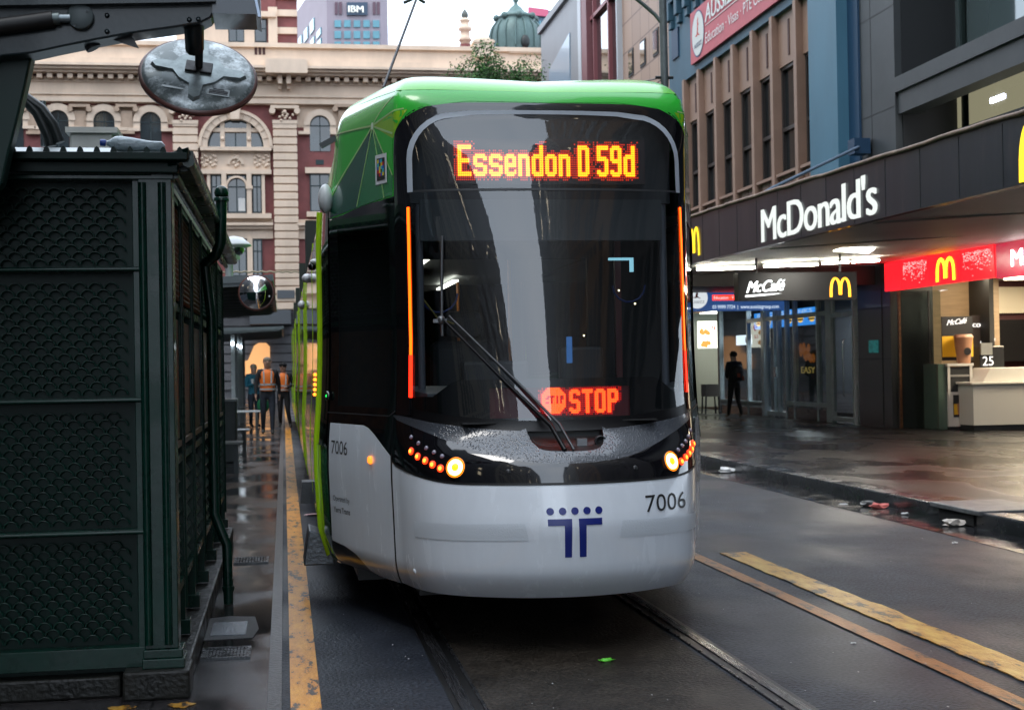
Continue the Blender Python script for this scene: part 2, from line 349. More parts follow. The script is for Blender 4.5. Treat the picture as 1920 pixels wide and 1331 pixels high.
def surf0(s, v):
    z = min(v, ZS); o, y = plan(s, z)
    if v > ZS:
        f = min(1, (v-ZS))*math.pi/2; q = 1-math.cos(f)
        rz = .305+.06*min(1, abs(s)/1.2)
        z = ZS+rz*math.sin(f)**.8; o *= 1-.28*q; y += .75*q
    lf = max(0, min(1, (abs(s)-1.75)/.6)); lf = lf*lf*(3-2*lf)
    if z > 2.50: dz = z-2.50; o -= lf*.22*dz*min(1, dz/.25)
    if v < .45: b = (.45-v)/.15; o *= 1-.035*b*b; y += .07*b*b
    if z > 1.2: o *= 1-.014*min(1, (z-1.2)/.5)
    if z < .9: o *= 1-.022*(.9-z)/.6
    if z < 1.4: k = min(1, (1.4-z)/.4); o *= 1+.016*k*k*(3-2*k)
    return Vector((TX+math.copysign(o, s), y, z))
def snorm(s, v):
    e = .012; a = surf0(s+e, v)-surf0(s-e, v); b = surf0(s, v+e)-surf0(s, v-e)
    n = a.cross(b)
    return n.normalized() if n.length > 1e-9 else Vector((0, -1, 0))
def SF(s, v, off=0): return surf0(s, v)+snorm(s, v)*off
def inpoly(p, poly):
    x, y = p; c = False; n = len(poly)
    for i in range(n):
        x1, y1 = poly[i]; x2, y2 = poly[i-1]
        if (y1 > y) != (y2 > y) and x < (x2-x1)*(y-y1)/(y2-y1)+x1: c = not c
    return c
def densify(poly, st, close=True):
    out = []; n = len(poly)
    for i in range(n if close else n-1):
        a, b = poly[i], poly[(i+1) % n]; d = math.hypot(b[0]-a[0], b[1]-a[1]); k = max(1, int(math.ceil(d/st)))
        out += [(a[0]+(b[0]-a[0])*j/k, a[1]+(b[1]-a[1])*j/k) for j in range(k)]
    if not close: out.append(poly[-1])
    return out
def smoothline(pts, n=6):
    out = []; P = [pts[0]]+list(pts)+[pts[-1]]
    for i in range(1, len(P)-2):
        p0, p1, p2, p3 = P[i-1:i+3]
        for k in range(n):
            t = k/n
            out.append(tuple(.5*(2*p1[j]+(p2[j]-p0[j])*t+(2*p0[j]-5*p1[j]+4*p2[j]-p3[j])*t*t+(3*p1[j]-p0[j]-3*p2[j]+p3[j])*t**3) for j in (0, 1)))
    out.append(tuple(pts[-1])); return out
def patch_geo(poly, holes=(), step=.05, off=0):
    loops = [densify(poly, step)]+[densify(h, step) for h in holes]
    P = []; E_ = []
    for L in loops:
        b = len(P); P += L; E_ += [(b+i, b+(i+1) % len(L)) for i in range(len(L))]
    xs = [p[0] for p in loops[0]]; ys = [p[1] for p in loops[0]]
    x = math.floor(min(xs)/step)*step
    while x < max(xs):
        y = math.floor(min(ys)/step)*step
        while y < max(ys):
            q = (x+.0013, y+.0017)
            if inpoly(q, loops[0]) and not any(inpoly(q, h) for h in loops[1:]):
                if all((q[0]-p[0])**2+(q[1]-p[1])**2 > (step*.4)**2 for L in loops for p in L): P.append(q)
            y += step
        x += step
    r = delaunay_2d_cdt([Vector(p) for p in P], E_, [], 0, 1e-5)
    V = r[0]; fs = []
    for f in r[2]:
        c = (sum(V[i].x for i in f)/len(f), sum(V[i].y for i in f)/len(f))
        if inpoly(c, loops[0]) and not any(inpoly(c, h) for h in loops[1:]):
            a, b_, c_ = V[f[0]], V[f[1]], V[f[2]]
            if (b_-a).cross(c_-a) < 0: f = f[::-1]
            fs.append(tuple(f))
    return [SF(v.x, v.y, off) for v in V], fs, [snorm(v.x, v.y) for v in V]
def patch(name, layers, parent, thick=0):
    """layers = [(poly, holes, material, offset, step)] joined in one mesh with exact surface normals"""
    V = []; Fs = []; N = []; MI = []; mats = []
    for poly, holes, m, off, step in layers:
        v, f, n = patch_geo(poly, holes, step, off); b = len(V); V += v; N += n
        if m not in mats: mats.append(m)
        Fs += [[b+i for i in q] for q in f]; MI += [mats.index(m)]*len(f)
    me = bpy.data.meshes.new(name); me.from_pydata(V, [], Fs); me.polygons.foreach_set('use_smooth', [True]*len(Fs))
    for m in mats: me.materials.append(m)
    me.polygons.foreach_set('material_index', MI); me.update(); me.normals_split_custom_set_from_vertices([tuple(n) for n in N])
    o = bpy.data.objects.new(name, me); S.collection.objects.link(o)
    if parent is not None: o.parent = parent; o.matrix_parent_inverse = Matrix.Translation(-Vector(parent.location))
    return o
def ribbon(pts, wdt):
    """closed polygon round a polyline in (s, v)"""
    L = []; R = []
    for i, p in enumerate(pts):
        a = pts[max(0, i-1)]; b = pts[min(len(pts)-1, i+1)]; dx, dy = b[0]-a[0], b[1]-a[1]; d = math.hypot(dx, dy) or 1
        nx, ny = -dy/d*wdt/2, dx/d*wdt/2; L.append((p[0]+nx, p[1]+ny)); R.append((p[0]-nx, p[1]-ny))
    return L+R[::-1]
def mir(l): return [(-x, y) for x, y in l][::-1]

WHT = mat('white_tram_paint', (.84, .90, .97), .22, coat=.6, var=.035, vscale=1.6, rvar=.06, bump=.015, bscale=6, stretch=(3, 3, .7))
GLS = mat('black_gloss_panel', (.006, .006, .008), .05, coat=1)
G_L = mat('bright_green_paint', (.13, .60, .045), .25, coat=.4, bump=.015, bscale=5); G_M = mat('mid_green_paint', (.035, .50, .045), .22, coat=.5, bump=.015, bscale=5)
G_D = mat('dark_green_paint', (.014, .22, .07), .2, coat=.9, bump=.015, bscale=5); G_T = mat('teal_green_paint', (.006, .10, .06), .2, coat=.9)
G_Y = mat('lime_paint', (.28, .55, .02), .2, coat=.9); G_LINE = mat('pale_green_line', (.42, .66, .25), .25, coat=.6)
LIME = mat('lime_trim', (.42, .72, .01), .3, coat=.4); RUB = mat('black_rubber', (.008, .008, .008), .5)
GREYL = mat('silver_line', (.45, .5, .56), .3); DKG = mat('dark_grey_plastic', (.03, .032, .035), .4)
WSG = glass('windscreen_glass', (.66, .71, .73), .012, 2.0)
TR = thing('tram', (TX, 24, 0), 'green, white and black tram with lit amber destination board heading towards the viewer', 'tram')
# --- white bumper, across the nose
top = smoothline([(-.93, 1.02), (-.87, .99), (-.76, .948), (-.61, .922), (-.35, .918), (-.1, .917), (0, .917)], 5)
top = top+mir(top)[1:]
bump = top+[(.93, .30), (-.93, .30)]
left_edge = densify([(-.93, .30), (-.93, 1.02)], .04)
patch('front_bumper', [(bump, [], WHT, 0, .045)], TR)
# underside lip closing the bumper
def lip(s0, s1, v, m, name):
    mb = MB(); n = 50; a = [SF(s0+(s1-s0)*i/n, v) for i in range(n+1)]
    b = [Vector((TX+(p.x-TX)*.93, p.y+.12, p.z-.02)) for p in a]; c = [Vector((TX+(p.x-TX)*.85, p.y+.5, p.z+.04)) for p in a]
    mb.add(a+b+c, [(k*(n+1)+i, k*(n+1)+i+1, (k+1)*(n+1)+i+1, (k+1)*(n+1)+i) for k in (0, 1) for i in range(n)], m, True)
    return mb.build(name, m, TR)
lip(-2.4, 2.4, .30, DKG, 'underside')
# light-grey reflective bands on the bumper
BAND = mat('reflective_band', (.70, .76, .82), .35, bump=.1, bscale=120)
patch('reflective_band', [([(-.80, .612), (-.245, .624), (-.262, .715), (-.80, .70)], [], BAND, .002, .04)], TR)
patch('reflective_band', [([(.80, .612), (.245, .624), (.262, .715), (.80, .70)], [], BAND, .002, .04)], TR)
# operator emblem: five dots over two mirrored T strokes
EMB = mat('emblem_blue', (.006, .018, .20), .3); lay = []
for k in range(5):
    cx = -.13+.065*k; lay.append(([(cx+.020*math.cos(t*math.pi/8), .775+.0195*math.sin(t*math.pi/8)) for t in range(16)], [], EMB, .0025, .03))
for sg in (-1, 1):
    l = [(.018*sg, .735), (.145*sg, .735), (.145*sg, .700), (.058*sg, .700), (.058*sg, .532), (.021*sg, .532)]
    lay.append((l if sg < 0 else l, [], EMB, .0025, .03))
patch('emblem', lay, TR)
def surf_text(name, txt, s0, v0, width, height, m, off=.003, bold=0, parent=None, flip=1):
    vs, fs, wd = glyphs(txt, 1, bold); kx = width/wd; ky = height/.73
    mb = MB(); mb.add([SF(s0+x*kx*flip, v0+y*ky, off) for x, y in vs], fs, m)
    return mb.build(name, m, parent or TR)
INK = mat('black_lettering', (.012, .012, .014), .4)
surf_text('fleet_number', '7006', .405, .745, .275, .095, INK)
surf_text('fleet_number', '7006', -1.93, 1.012, .285, .088, INK)
surf_text('operator_line', 'Operated by', -1.93, .712, .29, .036, INK); surf_text('operator_line', 'Yarra Trams', -1.93, .640, .29, .036, INK, bold=.02)
# --- headlight band (black) and the wet ledge above it
lt = smoothline([(-.93, 1.27), (-.875, 1.25), (-.646, 1.154), (-.49, 1.094), (-.334, 1.048), (-.17, 1.028), (0, 1.02)], 5); lt = lt+mir(lt)[1:]
patch('headlight_band', [(lt+top[::-1], [], GLS, .001, .04)], TR)
patch('band_seal', [(ribbon(top, .012), [], RUB, .003, .03)], TR)
gb = smoothline([(-.93, 1.30), (-.85, 1.275), (-.641, 1.232), (-.309, 1.196), (0, 1.19)], 5); gb = gb+mir(gb)[1:]
LEDGE = bpy.data.materials.new('wet_grey_ledge'); LEDGE.use_nodes = True; n_ = LEDGE.node_tree; b_ = n_.nodes['Principled BSDF']
b_.inputs['Base Color'].default_value = (.055, .062, .075, 1); b_.inputs['Coat Weight'].default_value = 1; b_.inputs['Coat Roughness'].default_value = .08
g_ = n_.nodes.new('ShaderNodeNewGeometry'); v_ = n_.nodes.new('ShaderNodeTexVoronoi'); v_.inputs['Scale'].default_value = 85
r_ = n_.nodes.new('ShaderNodeMapRange'); r_.inputs[1].default_value = .0; r_.inputs[2].default_value = .45; r_.inputs[3].default_value = 1; r_.inputs[4].default_value = 0
p_ = n_.nodes.new('ShaderNodeBump'); p_.inputs['Strength'].default_value = .5; p_.inputs['Distance'].default_value = .004
n_.links.new(g_.outputs['Position'], v_.inputs['Vector']); n_.links.new(v_.outputs[0], r_.inputs[0]); n_.links.new(r_.outputs[0], p_.inputs['Height'])
n_.links.new(p_.outputs[0], b_.inputs['Normal']); n_.links.new(p_.outputs[0], b_.inputs['Coat Normal']); b_.inputs['Roughness'].default_value = .3
slot = smoothline([(-.205, 1.205), (-.196, 1.17), (-.18, 1.13), (-.131, 1.092), (0, 1.083), (.131, 1.086), (.192, 1.108), (.215, 1.15), (.222, 1.205)], 4)
gl_l = [p for p in gb if p[0] < -.21]; gl_r = [p for p in gb if p[0] > .23]
patch('windscreen_ledge', [(lt[::-1]+gl_l+slot+gl_r, [], LEDGE, 0, .04)], TR)
# wiper recess: dark tub sunk behind the slot
t = MB(); tub = [SF(x, y, 0) for x, y in slot]; back = [p+Vector((0, .10, .02)) for p in tub]; n = len(tub)
t.add(tub+back, [(i, i+1, n+i+1, n+i) for i in range(n-1)], RUB); t.add(back, [tuple(range(n))], RUB); t.build('wiper_recess', mat('recess_black', (.003, .003, .003), .9, spec=0), TR); MB().box(TX-.55, TX+.55, 7.735, 8.0, 1.232, 1.240).build('display_light_block', RUB, TR)  # shelf over the recess added to keep out the display's light
c = SF(.20, 1.15, -.03); t = MB().lathe(c, [(.032, 0), (.032, -.03), (.024, -.03), (.024, -.015), (.001, -.012)], 18, DKG, axis=(0, 1, 0)); o = t.build('parking_sensor', DKG, TR)
MB().box(TX+.07, TX+.125, 7.64, 7.70, 1.10, 1.145).build('wiper_bracket', mat('zinc', (.25, .26, .27), .35, metal=.7), TR)
# lower black frit behind the windscreen foot with a window for the stop display
fr_top = [(-.94, 1.385), (-.70, 1.385), (-.60, 1.46), (-.56, 1.475), (.56, 1.475), (.60, 1.46), (.70, 1.385), (.94, 1.385)]
hole = [(-.395, 1.262), (.405, 1.262), (.405, 1.428), (-.395, 1.428)]
FRT = mat('black_frit', (.005, .005, .006), .35, spec=.3)
patch('lower_mask', [(gb+fr_top[::-1], [hole], FRT, -.004, .05)], TR)
# --- silver arch line, black arch around it, and the green front
def arch(w_, zt, r, y0, k=0, kx=1.0):
    """inverted U in (s,v): half width w_, crown height zt, corner radius r, feet at y0"""
    L = [(-w_, y0)]
    for i in range(9):
        a = math.pi-i*math.pi/16; L.append((-w_+r+r*math.cos(a), zt-r*kx+r*kx*math.sin(a)-k*abs(math.cos(a))))
    L += [(x, zt+(.02*(1-(x/w_)**2))) for x in [(-w_+r)+(2*(w_-r))*i/10 for i in range(1, 10)]]
    return L+[(-x, y) for x, y in L[:10]][::-1]
in_arch = arch(.775, 2.955, .24, 2.545); sil = arch(.795, 2.985, .25, 2.545); bk_out = arch(.90, 3.075, .30, 2.50)
patch('silver_arch_line', [(ribbon(sil, .030), [], GREYL, .004, .03)], TR)
glass_poly = gb+[(.80, 1.385)][:0]+sil[::-1]
glass_poly = [(x, y+.055) for x, y in gb if abs(x) < .79]+[(.795, 1.33)]+sil[::-1]+[(-.795, 1.33)]
patch('windscreen', [(glass_poly, [], WSG, .0, .05)], TR)
# black surround between windscreen and green paint, down the A pillars to the mask
sur = bk_out[::-1]+[(-.94, 2.50), (-.94, 1.28)]+[(-.80, 1.28)]+[(-.795, 2.5)]+[(x, y) for x, y in sil]+[(.795, 2.5), (.80, 1.28), (.94, 1.28), (.94, 2.50)]
patch('windscreen_surround', [(sur, [], GLS, .0015, .045)], TR)
# horizontal joint between destination window and windscreen
patch('glass_joint', [(ribbon([(-.78, 2.548), (-.4, 2.545), (0, 2.543), (.4, 2.545), (.78, 2.548)], .012), [], DKG, .005, .03)], TR)
# green nose: from the black arch up over the roof and back along the chamfers
ext = 2.55
green = [(-ext, 2.50)]+[(-.905, 2.535)]+bk_out[1:-1]+[(.905, 2.535), (ext, 2.50), (ext, 3.98), (-ext, 3.98)]
hub = (-1.216, 2.989)
def gp(pts, m, off=.0015): return (pts, [], m, off, .06)
def both(pts, m, off=.0015): return [gp(pts, m, off), gp([(-x, y) for x, y in pts], m, off)]
lay = [(green, [], G_M, 0, .06)]
lay += both([(-ext, 3.40), (-1.6, 3.32), (-.8, 3.25), (-.4, 3.245), (0, 3.25), (0, 3.97), (-ext, 3.97)], G_L)           # light crown of the roof
lay += both([(-.92, 3.16), (-.62, 3.24), (0, 3.247), (0, 3.10), (-.45, 3.105), (-.70, 3.05), (-.86, 2.95), (-.93, 2.99), hub], G_M, .002)
lay += both([hub, (-2.02, 2.62), (-2.02, 2.52), (-1.50, 2.535), ], G_T, .002)
lay += both([hub, (-1.50, 2.535), (-1.10, 2.545), (-1.18, 2.75)], G_D, .002)
lay += both([hub, (-.905, 2.90), (-.93, 2.68)], G_M, .002)
lay += both([hub, (-.80, 3.03), (-.90, 2.87)], G_Y, .0022)
lay += both([hub, (-1.18, 2.75), (-1.10, 2.545), (-.92, 2.545), (-.91, 2.66)], mat('deep_green_paint', (.016, .27, .06), .2, coat=.9), .0021)
lay += both([hub, (-2.0, 3.06), (-ext, 3.1), (-ext, 3.40), (-1.6, 3.32), (-.9, 3.18)], mat('leaf_green_paint', (.10, .50, .06), .2, coat=.9), .0018)
for a in ((-.90, 3.20), (-.82, 3.04), (-.905, 2.90), (-.915, 2.66), (-1.05, 2.545), (-1.50, 2.54), (-2.02, 2.64), (-2.0, 3.06)):
    lay += both(ribbon([hub, ((hub[0]+a[0])/2, (hub[1]+a[1])/2), a], .012), G_LINE, .0035)
lay += both([(hub[0]+.02*math.cos(k*math.pi/5), hub[1]+.022*math.sin(k*math.pi/5)) for k in range(10)], mat('pale_hub', (.65, .8, .6), .3), .005)
patch('roof_shell', lay, TR)
# roof cap closing the crown
t = MB(); n = 40; ring = [SF(-ext+2*ext*i/n, 3.98) for i in range(n+1)]; t.add(ring, [tuple(range(n+1))], G_L, False); t.build('roof_cap', G_L, TR)
# --- cab side chamfers, both sides: window, black pillar, white panel, dark sill
def quad(a, b, y0, y1): return [(a, y0), (b, y0), (b, y1), (a, y1)]
for sg in (-1, 1):
    q = lambda l: [(x*-sg if sg > 0 else x, y) for x, y in l]
    wpoly = [(-1.97, 1.205), (-1.389, 1.205), (-1.30, 1.19), (-1.205, 1.155), (-.95, 1.04), (-.94, .295), (-1.30, .295), (-1.42, .315), (-1.50, .36), (-1.588, .405), (-1.767, .435), (-2.0, .45)]
    patch('cab_side_panel', [(q(wpoly), [], WHT, .002, .05)], TR)
    patch('cab_sill', [(q([(-1.30, .295), (-1.42, .315), (-1.50, .36), (-1.588, .405), (-1.767, .435), (-2.03, .45), (-2.03, .295)]), [], mat('grey_sill', (.02, .025, .035), .3, coat=.5), 0, .05)], TR)
    win = [(-1.86, 1.315), (-.99, 1.315), (-.99, 2.40), (-1.86, 2.43)]
    blk = [(-2.05, 1.20), (-1.389, 1.205), (-1.30, 1.19), (-1.205, 1.155), (-.94, 1.035), (-.94, 2.50), (-.905, 2.536), (-1.4, 2.536), (-2.05, 2.50)]
    patch('cab_side_surround', [(q(blk), [q(win)], GLS, .001, .05)], TR)
    patch('cab_side_window', [(q(win), [], glass('side_glass', (.55, .6, .6), .02, 1.5), -.003, .06)], TR)
    patch('panel_gap', [(q(ribbon([(-.935, .295), (-.935, 1.05)], .011)), [], RUB, .004, .03), (q(ribbon([(-2.04, 1.27), (-.99, 1.27), (-.9, 1.30)], .008)), [], DKG, .004, .03)], TR)
    # round amber marker on the side panel
    c = SF(sg*1.251, 1.003); nn = snorm(sg*1.251, 1.003)
    if sg < 0: MB().lathe(c, [(.024, 0), (.024, .012), (.018, .02), (.001, .024)], 14, axis=nn).build('side_marker', glow('amber_dim', (1, .22, .02), .9), TR)
# tow eye cover on the bumper
c = SF(-.811, .412); nn = snorm(-.811, .412); MB().lathe(c, [(.016, 0), (.016, .004), (.001, .006)], 12, axis=nn).build('tow_cover', mat('pale_plug', (.7, .72, .75), .3), TR)
# framed pixel sticker on the green chamfer (generic coloured blocks)
lay = [([(-1.172, 2.632), (-.992, 2.628), (-.992, 2.80), (-1.172, 2.808)], [], mat('sticker_white', (.75, .77, .8), .5), .006, .05),
       ([(-1.145, 2.655), (-1.02, 2.651), (-1.02, 2.778), (-1.145, 2.785)], [], INK, .008, .05)]
pal = [mat('px_'+n_, c_, .5) for n_, c_ in (('yellow', (.8, .65, .02)), ('blue', (.02, .12, .5)), ('cyan', (.05, .5, .6)), ('red', (.6, .03, .03)))]
pix = ["0120", "2003", "1021", "3002", "0310"]
for j, row in enumerate(pix):
    for i, ch in enumerate(row):
        if (i+j*2) % 5 == 3: continue
        x = -1.132+i*.026; y = 2.754-j*.020; lay.append(([(x, y), (x+.026, y), (x+.026, y+.02), (x, y+.02)], [], pal[int(ch)], .010, .05))
patch('square_sticker', lay, TR)
# --- lamps
AMB = glow('amber_lamp', (1, .22, .005), 1.6); AMBC = glow('amber_core', (1, .62, .16), 4.5); RED_HALO = glow('red_glow_halo', (1, .035, .006), 1.3); REDC = glow('red_core', (1, .20, .02), 2.2)
CLR = mat('unlit_lens', (.28, .26, .34), .15, coat=1)
for sg in (-1, 1):
    c = SF(sg*.59, 1.004, .002); nn = snorm(sg*.59, 1.004)
    h = MB().lathe(c, [(.058, -.004), (.058, .004), (.050, .010), (.048, .004)], 22, DKG, axis=nn).build('headlight', DKG, TR)
    ring = MB()
    ring.lathe(c+nn*.004, [(.044, 0), (.044, .006), (.022, .006), (.022, 0)], 22, AMBC, axis=nn).build('light_ring', AMBC, h)
    MB().lathe(c+nn*.004, [(.020, 0), (.020, .008), (.001, .012)], 14, AMB, axis=nn).build('lens', AMB, h)
    MB().lathe(c+nn*.004, [(.056, 0), (.056, .003), (.046, .003), (.046, 0)], 22, AMB, axis=nn).build('outer_glow_ring', glow('amber_glow_halo', (1, .16, .005), 1.3), h)  # amber ring imitates the headlight's glow on the band around it
    for s_, v_ in ((.802, 1.082), (.772, 1.056), (.737, 1.036), (.703, 1.017), (.665, .998)):
        c = SF(sg*s_, v_, .001); nn = snorm(sg*s_, v_)
        k = MB().lathe(c, [(.021, 0), (.021, .005), (.013, .007)], 12, axis=nn).build('marker_lamp_halo', RED_HALO, TR)  # red disc widened to imitate the halo round the lamp core
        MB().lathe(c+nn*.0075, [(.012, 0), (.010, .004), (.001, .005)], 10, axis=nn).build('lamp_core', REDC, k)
    for s_, v_ in ((.801, 1.158), (.767, 1.127), (.730, 1.103), (.693, 1.082), (.655, 1.062)):
        c = SF(sg*s_, v_, .001); nn = snorm(sg*s_, v_)
        MB().lathe(c, [(.013, 0), (.013, .004), (.008, .008), (.001, .009)], 12, axis=nn).build('unlit_lamp', CLR, TR)
    # tall indicator strips on the A pillars: amber above, red below
    t = patch('indicator_strip', [(ribbon([(sg*.806, 1.62), (sg*.806, 2.46)], .014), [], glow('strip_amber', (1, .075, .003), 2.2), .006, .02),
                                  (ribbon([(sg*.806, 1.38), (sg*.806, 1.62)], .018), [], glow('strip_red', (1, .02, .006), 1.6), .006, .02)], TR)
# faint sensor discs and screw heads on the black band
for s_ in (-.33, .36):
    c = SF(s_, .985, .001); MB().lathe(c, [(.014, 0), (.012, .004), (.001, .005)], 12, axis=snorm(s_, .985)).build('sensor', DKG, TR)
# --- dot matrix displays
GL = {
'E': "1111111 1111111 1100000 1100000 1100000 1100000 1111110 1111110 1100000 1100000 1100000 1100000 1111111 1111111",
's': "0111110 1111111 1100011 1100000 1111100 0111111 0000011 1100011 1111111 0111110",
'e': "011110 111111 110011 110011 111111 111111 110000 110001 111111 011110",
'n': "111110 111111"+" 110011"*8, 'o': "011110 111111"+" 110011"*6+" 111111 011110",
'd': "000011 000011 000011 000011 011111 111111"+" 110011"*6+" 111111 011111",
'D': "111110 111111"+" 110011"*10+" 111111 111110",
'5': "111111 111111 110000 110000 110000 111110 111111 000011 000011 000011 000011 110011 111111 011110",
'9': "011110 111111 110011 110011 110011 110011 111111 011111 000011 000011 000011 110011 111111 011110",
'S': "011110 111111 110011 110000 110000 111110 011111 000011 000011 110011 111111 011110", 'T': "111111 111111"+" 001100"*10,
'O': "011110 111111"+" 110011"*8+" 111111 011110", 'P': "111110 111111 110011 110011 110011 111111 111110"+" 110000"*5}
def dots(txt, sp=1):
    out = []; x = 0
    for ch in txt:
        if ch == ' ': x += 3; continue
        rows = GL[ch].split(); h = len(rows)
        for j, r in enumerate(rows): out += [(x+i, h-1-j) for i, c_ in enumerate(r) if c_ == '1']
        x += len(rows[0])+sp
    return out, x-sp
def led_panel(name, cells, halo, s0, v0, ds, dv, y, mc, mh, board, parent, bs):
    """cells on a flat board at depth y (world), x measured from the tram centre"""
    bd = MB().box(TX+bs[0], TX+bs[1], y+.006, y+.03, bs[2], bs[3]).build(name, board, parent)
    on = MB()
    for (i, j) in cells:
        x = TX+s0+i*ds; z = v0+j*dv; on.box(x+ds*.10, x+ds*.90, y-.004, y+.002, z+dv*.10, z+dv*.90)
    on.build('lit_dots', mc, bd)
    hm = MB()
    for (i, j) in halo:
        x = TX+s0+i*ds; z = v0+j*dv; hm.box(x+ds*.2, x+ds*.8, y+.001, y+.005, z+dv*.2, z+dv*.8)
    hm.build('glow_halo_dots', mh, bd); return bd  # faint emissive dots imitate the glow round the lit letters
def halo_of(cells, r=2, p=.75, lim=None):  # cells round the lit ones that carry the imitated glow
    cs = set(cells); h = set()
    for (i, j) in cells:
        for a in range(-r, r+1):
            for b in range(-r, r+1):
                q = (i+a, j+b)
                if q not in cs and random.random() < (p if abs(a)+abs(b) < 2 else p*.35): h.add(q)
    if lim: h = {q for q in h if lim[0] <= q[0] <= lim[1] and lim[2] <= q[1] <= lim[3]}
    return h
BRD = mat('led_board', (.035, .018, .018), .5)
cells, wd = dots('Essendon D 59d')
lim = (-4, wd+4, -3, 16)
yd = 8.10
led_panel('destination_display', cells, halo_of(cells, 2, .8, lim), -.507, 2.642, 1.045/wd, .0129, yd, glow('led_amber', (1, .24, .005), 2.4), glow('led_glow_halo', (1, .035, .003), .38), BRD, TR, (-.56, .60, 2.60, 2.86))
cells2, w2 = dots('STOP')
oc = [(i, j) for i in range(13) for j in range(13) if abs(i-6)+abs(j-6) < 9.2]
small = ["1110 0100 1110", ]
pxs = {(2, 7), (3, 8), (3, 7), (2, 5), (3, 5), (5, 8), (5, 7), (5, 6), (5, 5), (4, 8), (6, 8), (8, 8), (8, 7), (8, 6), (8, 5), (10, 8), (10, 7), (10, 6), (10, 5), (11, 8), (11, 7)}
oc = [c_ for c_ in oc if c_ not in pxs]
cells2 = oc+[(i+15, j) for i, j in cells2]
led_panel('stop_display', cells2, halo_of(cells2, 2, .8, (-6, 48, -1, 13)), -.095, 1.278, .0104, .0112, 7.80, glow('led_red', (1, .065, .008), 2.2), glow('led_red_glow_halo', (1, .010, .008), .35), mat('stop_board', (.14, .008, .014), .4), TR, (-.40, .41, 1.25, 1.44))
# --- interior
INT = mat('cab_interior', (.022, .024, .028), .6); DASH = mat('dashboard', (.07, .078, .09), .45, var=.15, vscale=6)
t = MB()
t.box(TX-1.15, TX+1.15, 9.4, 33, .36, .40, mat('tram_floor', (.04, .04, .045), .5)); t.box(TX-1.18, TX+1.18, 9.3, 33, 2.50, 2.54, mat('tram_ceiling', (.22, .23, .24), .5))
t.box(TX-.78, TX+.78, 8.22, 8.30, 2.50, 3.05, INT); t.box(TX-.7, TX+.7, 8.30, 9.3, 2.50, 2.53, INT)
t.box(TX-1.2, TX+1.2, 30, 30.1, .4, 2.5, INT)
t.build('interior_shell', INT, TR)
# dashboard: plateau falling to the mask, with instrument hood
MB().prism([(TX-.72, 7.93, 1.40), (TX+.72, 7.93, 1.40), (TX+.86, 8.40, 1.44), (TX+.86, 8.75, 1.42), (TX-.86, 8.75, 1.42), (TX-.86, 8.40, 1.44)], (0, 0, -.05)).build('dashboard', DASH, TR)
hd = MB(); hd.box(TX-.45, TX-.05, 8.45, 8.62, 1.44, 1.58, INT); hd.box(TX+.15, TX+.42, 8.5, 8.58, 1.44, 1.66, INT)
hd.build('instrument_hood', INT, TR, bevel=.02)
MB().box(TX+.19, TX+.225, 8.494, 8.499, 1.56, 1.72).build('screen', glow('blue_screen', (.04, .16, .45), .3), TR)
MB().box(TX+.56, TX+.72, 8.9, 8.93, 2.215, 2.23).build('screen', glow('cyan_screen', (.3, .65, .8), .5), TR)
MB().box(TX+.70, TX+.72, 8.9, 8.93, 2.14, 2.215).build('screen', MATS['cyan_screen'], TR)
st = MB(); st.box(TX-.55, TX-.12, 9.35, 9.48, 1.05, 1.72, INT); st.box(TX-.46, TX-.2, 9.36, 9.46, 1.74, 1.92, INT); st.box(TX-.58, TX-.08, 8.95, 9.42, .95, 1.07, INT)
st.build('driver_seat', mat('seat_cloth', (.03, .03, .035), .8), TR, bevel=.05)
for x_, y_, z_ in ((.62, 8.9, 2.02), (.70, 8.8, 1.93), (.45, 9.2, 1.74)):
    MB().sphere((TX+x_, y_, z_), .007, None, 6).build('reflection_spot', glow('warm_reflection_spot', (1, .85, .5), 1.6), TR)  # small glowing spheres imitate light spots reflected in the windscreen
MB().box(TX+.62, TX+.66, 9.0, 9.04, 1.42, 2.4).build('door_edge', mat('door_dark_red', (.16, .02, .02), .4), TR)
blk = MB(); blk.box(TX-1.25, TX-.55, 9.85, 9.9, .4, 2.5, INT); blk.box(TX+.62, TX+1.2, 9.85, 9.9, .4, 2.5, INT); blk.box(TX-.55, TX+.62, 9.85, 9.9, 2.3, 2.5, INT)
blk.build('cab_partition', INT, TR)
for x, y0, y1 in ((-.33, 11.2, 13.6), (.28, 14.8, 17.2), (-.33, 19, 22), (.28, 24, 27)):
    MB().box(TX+x-.03, TX+x+.03, y0, y1, 2.44, 2.46).build('ceiling_light', glow('saloon_light', (.95, .93, .78), 2.2), TR)
POLE = mat('orange_handrail', (.55, .18, .02), .35)
for x, y in ((-.5, 12), (.5, 12.6), (-.4, 15), (.45, 16), (-.3, 18), (.3, 20)):
    MB().tube([(TX+x, y, .4), (TX+x, y, 2.5)], .018, 8).build('grab_pole', POLE, TR)
ss = MB()
for y in (13, 14, 15.5, 16.5, 19, 20):
    for x in (-.95, .95): ss.box(TX+x-.22, TX+x+.22, y, y+.12, .85, 1.45); ss.box(TX+x-.22, TX+x+.22, y-.4, y, .8, .9)
ss.build('passenger_seats', mat('seat_green', (.02, .10, .05), .7), TR, bevel=.03)
t = MB()
for x0, z0, a in ((-.60, 1.98, .11), (.55, 2.02, .10)):
    t.tube([(TX+x0+a*math.cos(k*.45), 8.35, z0+a*math.sin(k*.45)) for k in range(7, 15)], .006, 6)
t.build('looped_cable', mat('blue_cable', (.01, .03, .16), .4), TR)
MB().tube([(TX-.70, 8.3, 1.95), (TX-.62, 8.3, 1.84), (TX-.52, 8.3, 1.80)], .006, 6).build('looped_cable', mat('yellow_cable', (.2, .16, .04), .4), TR)
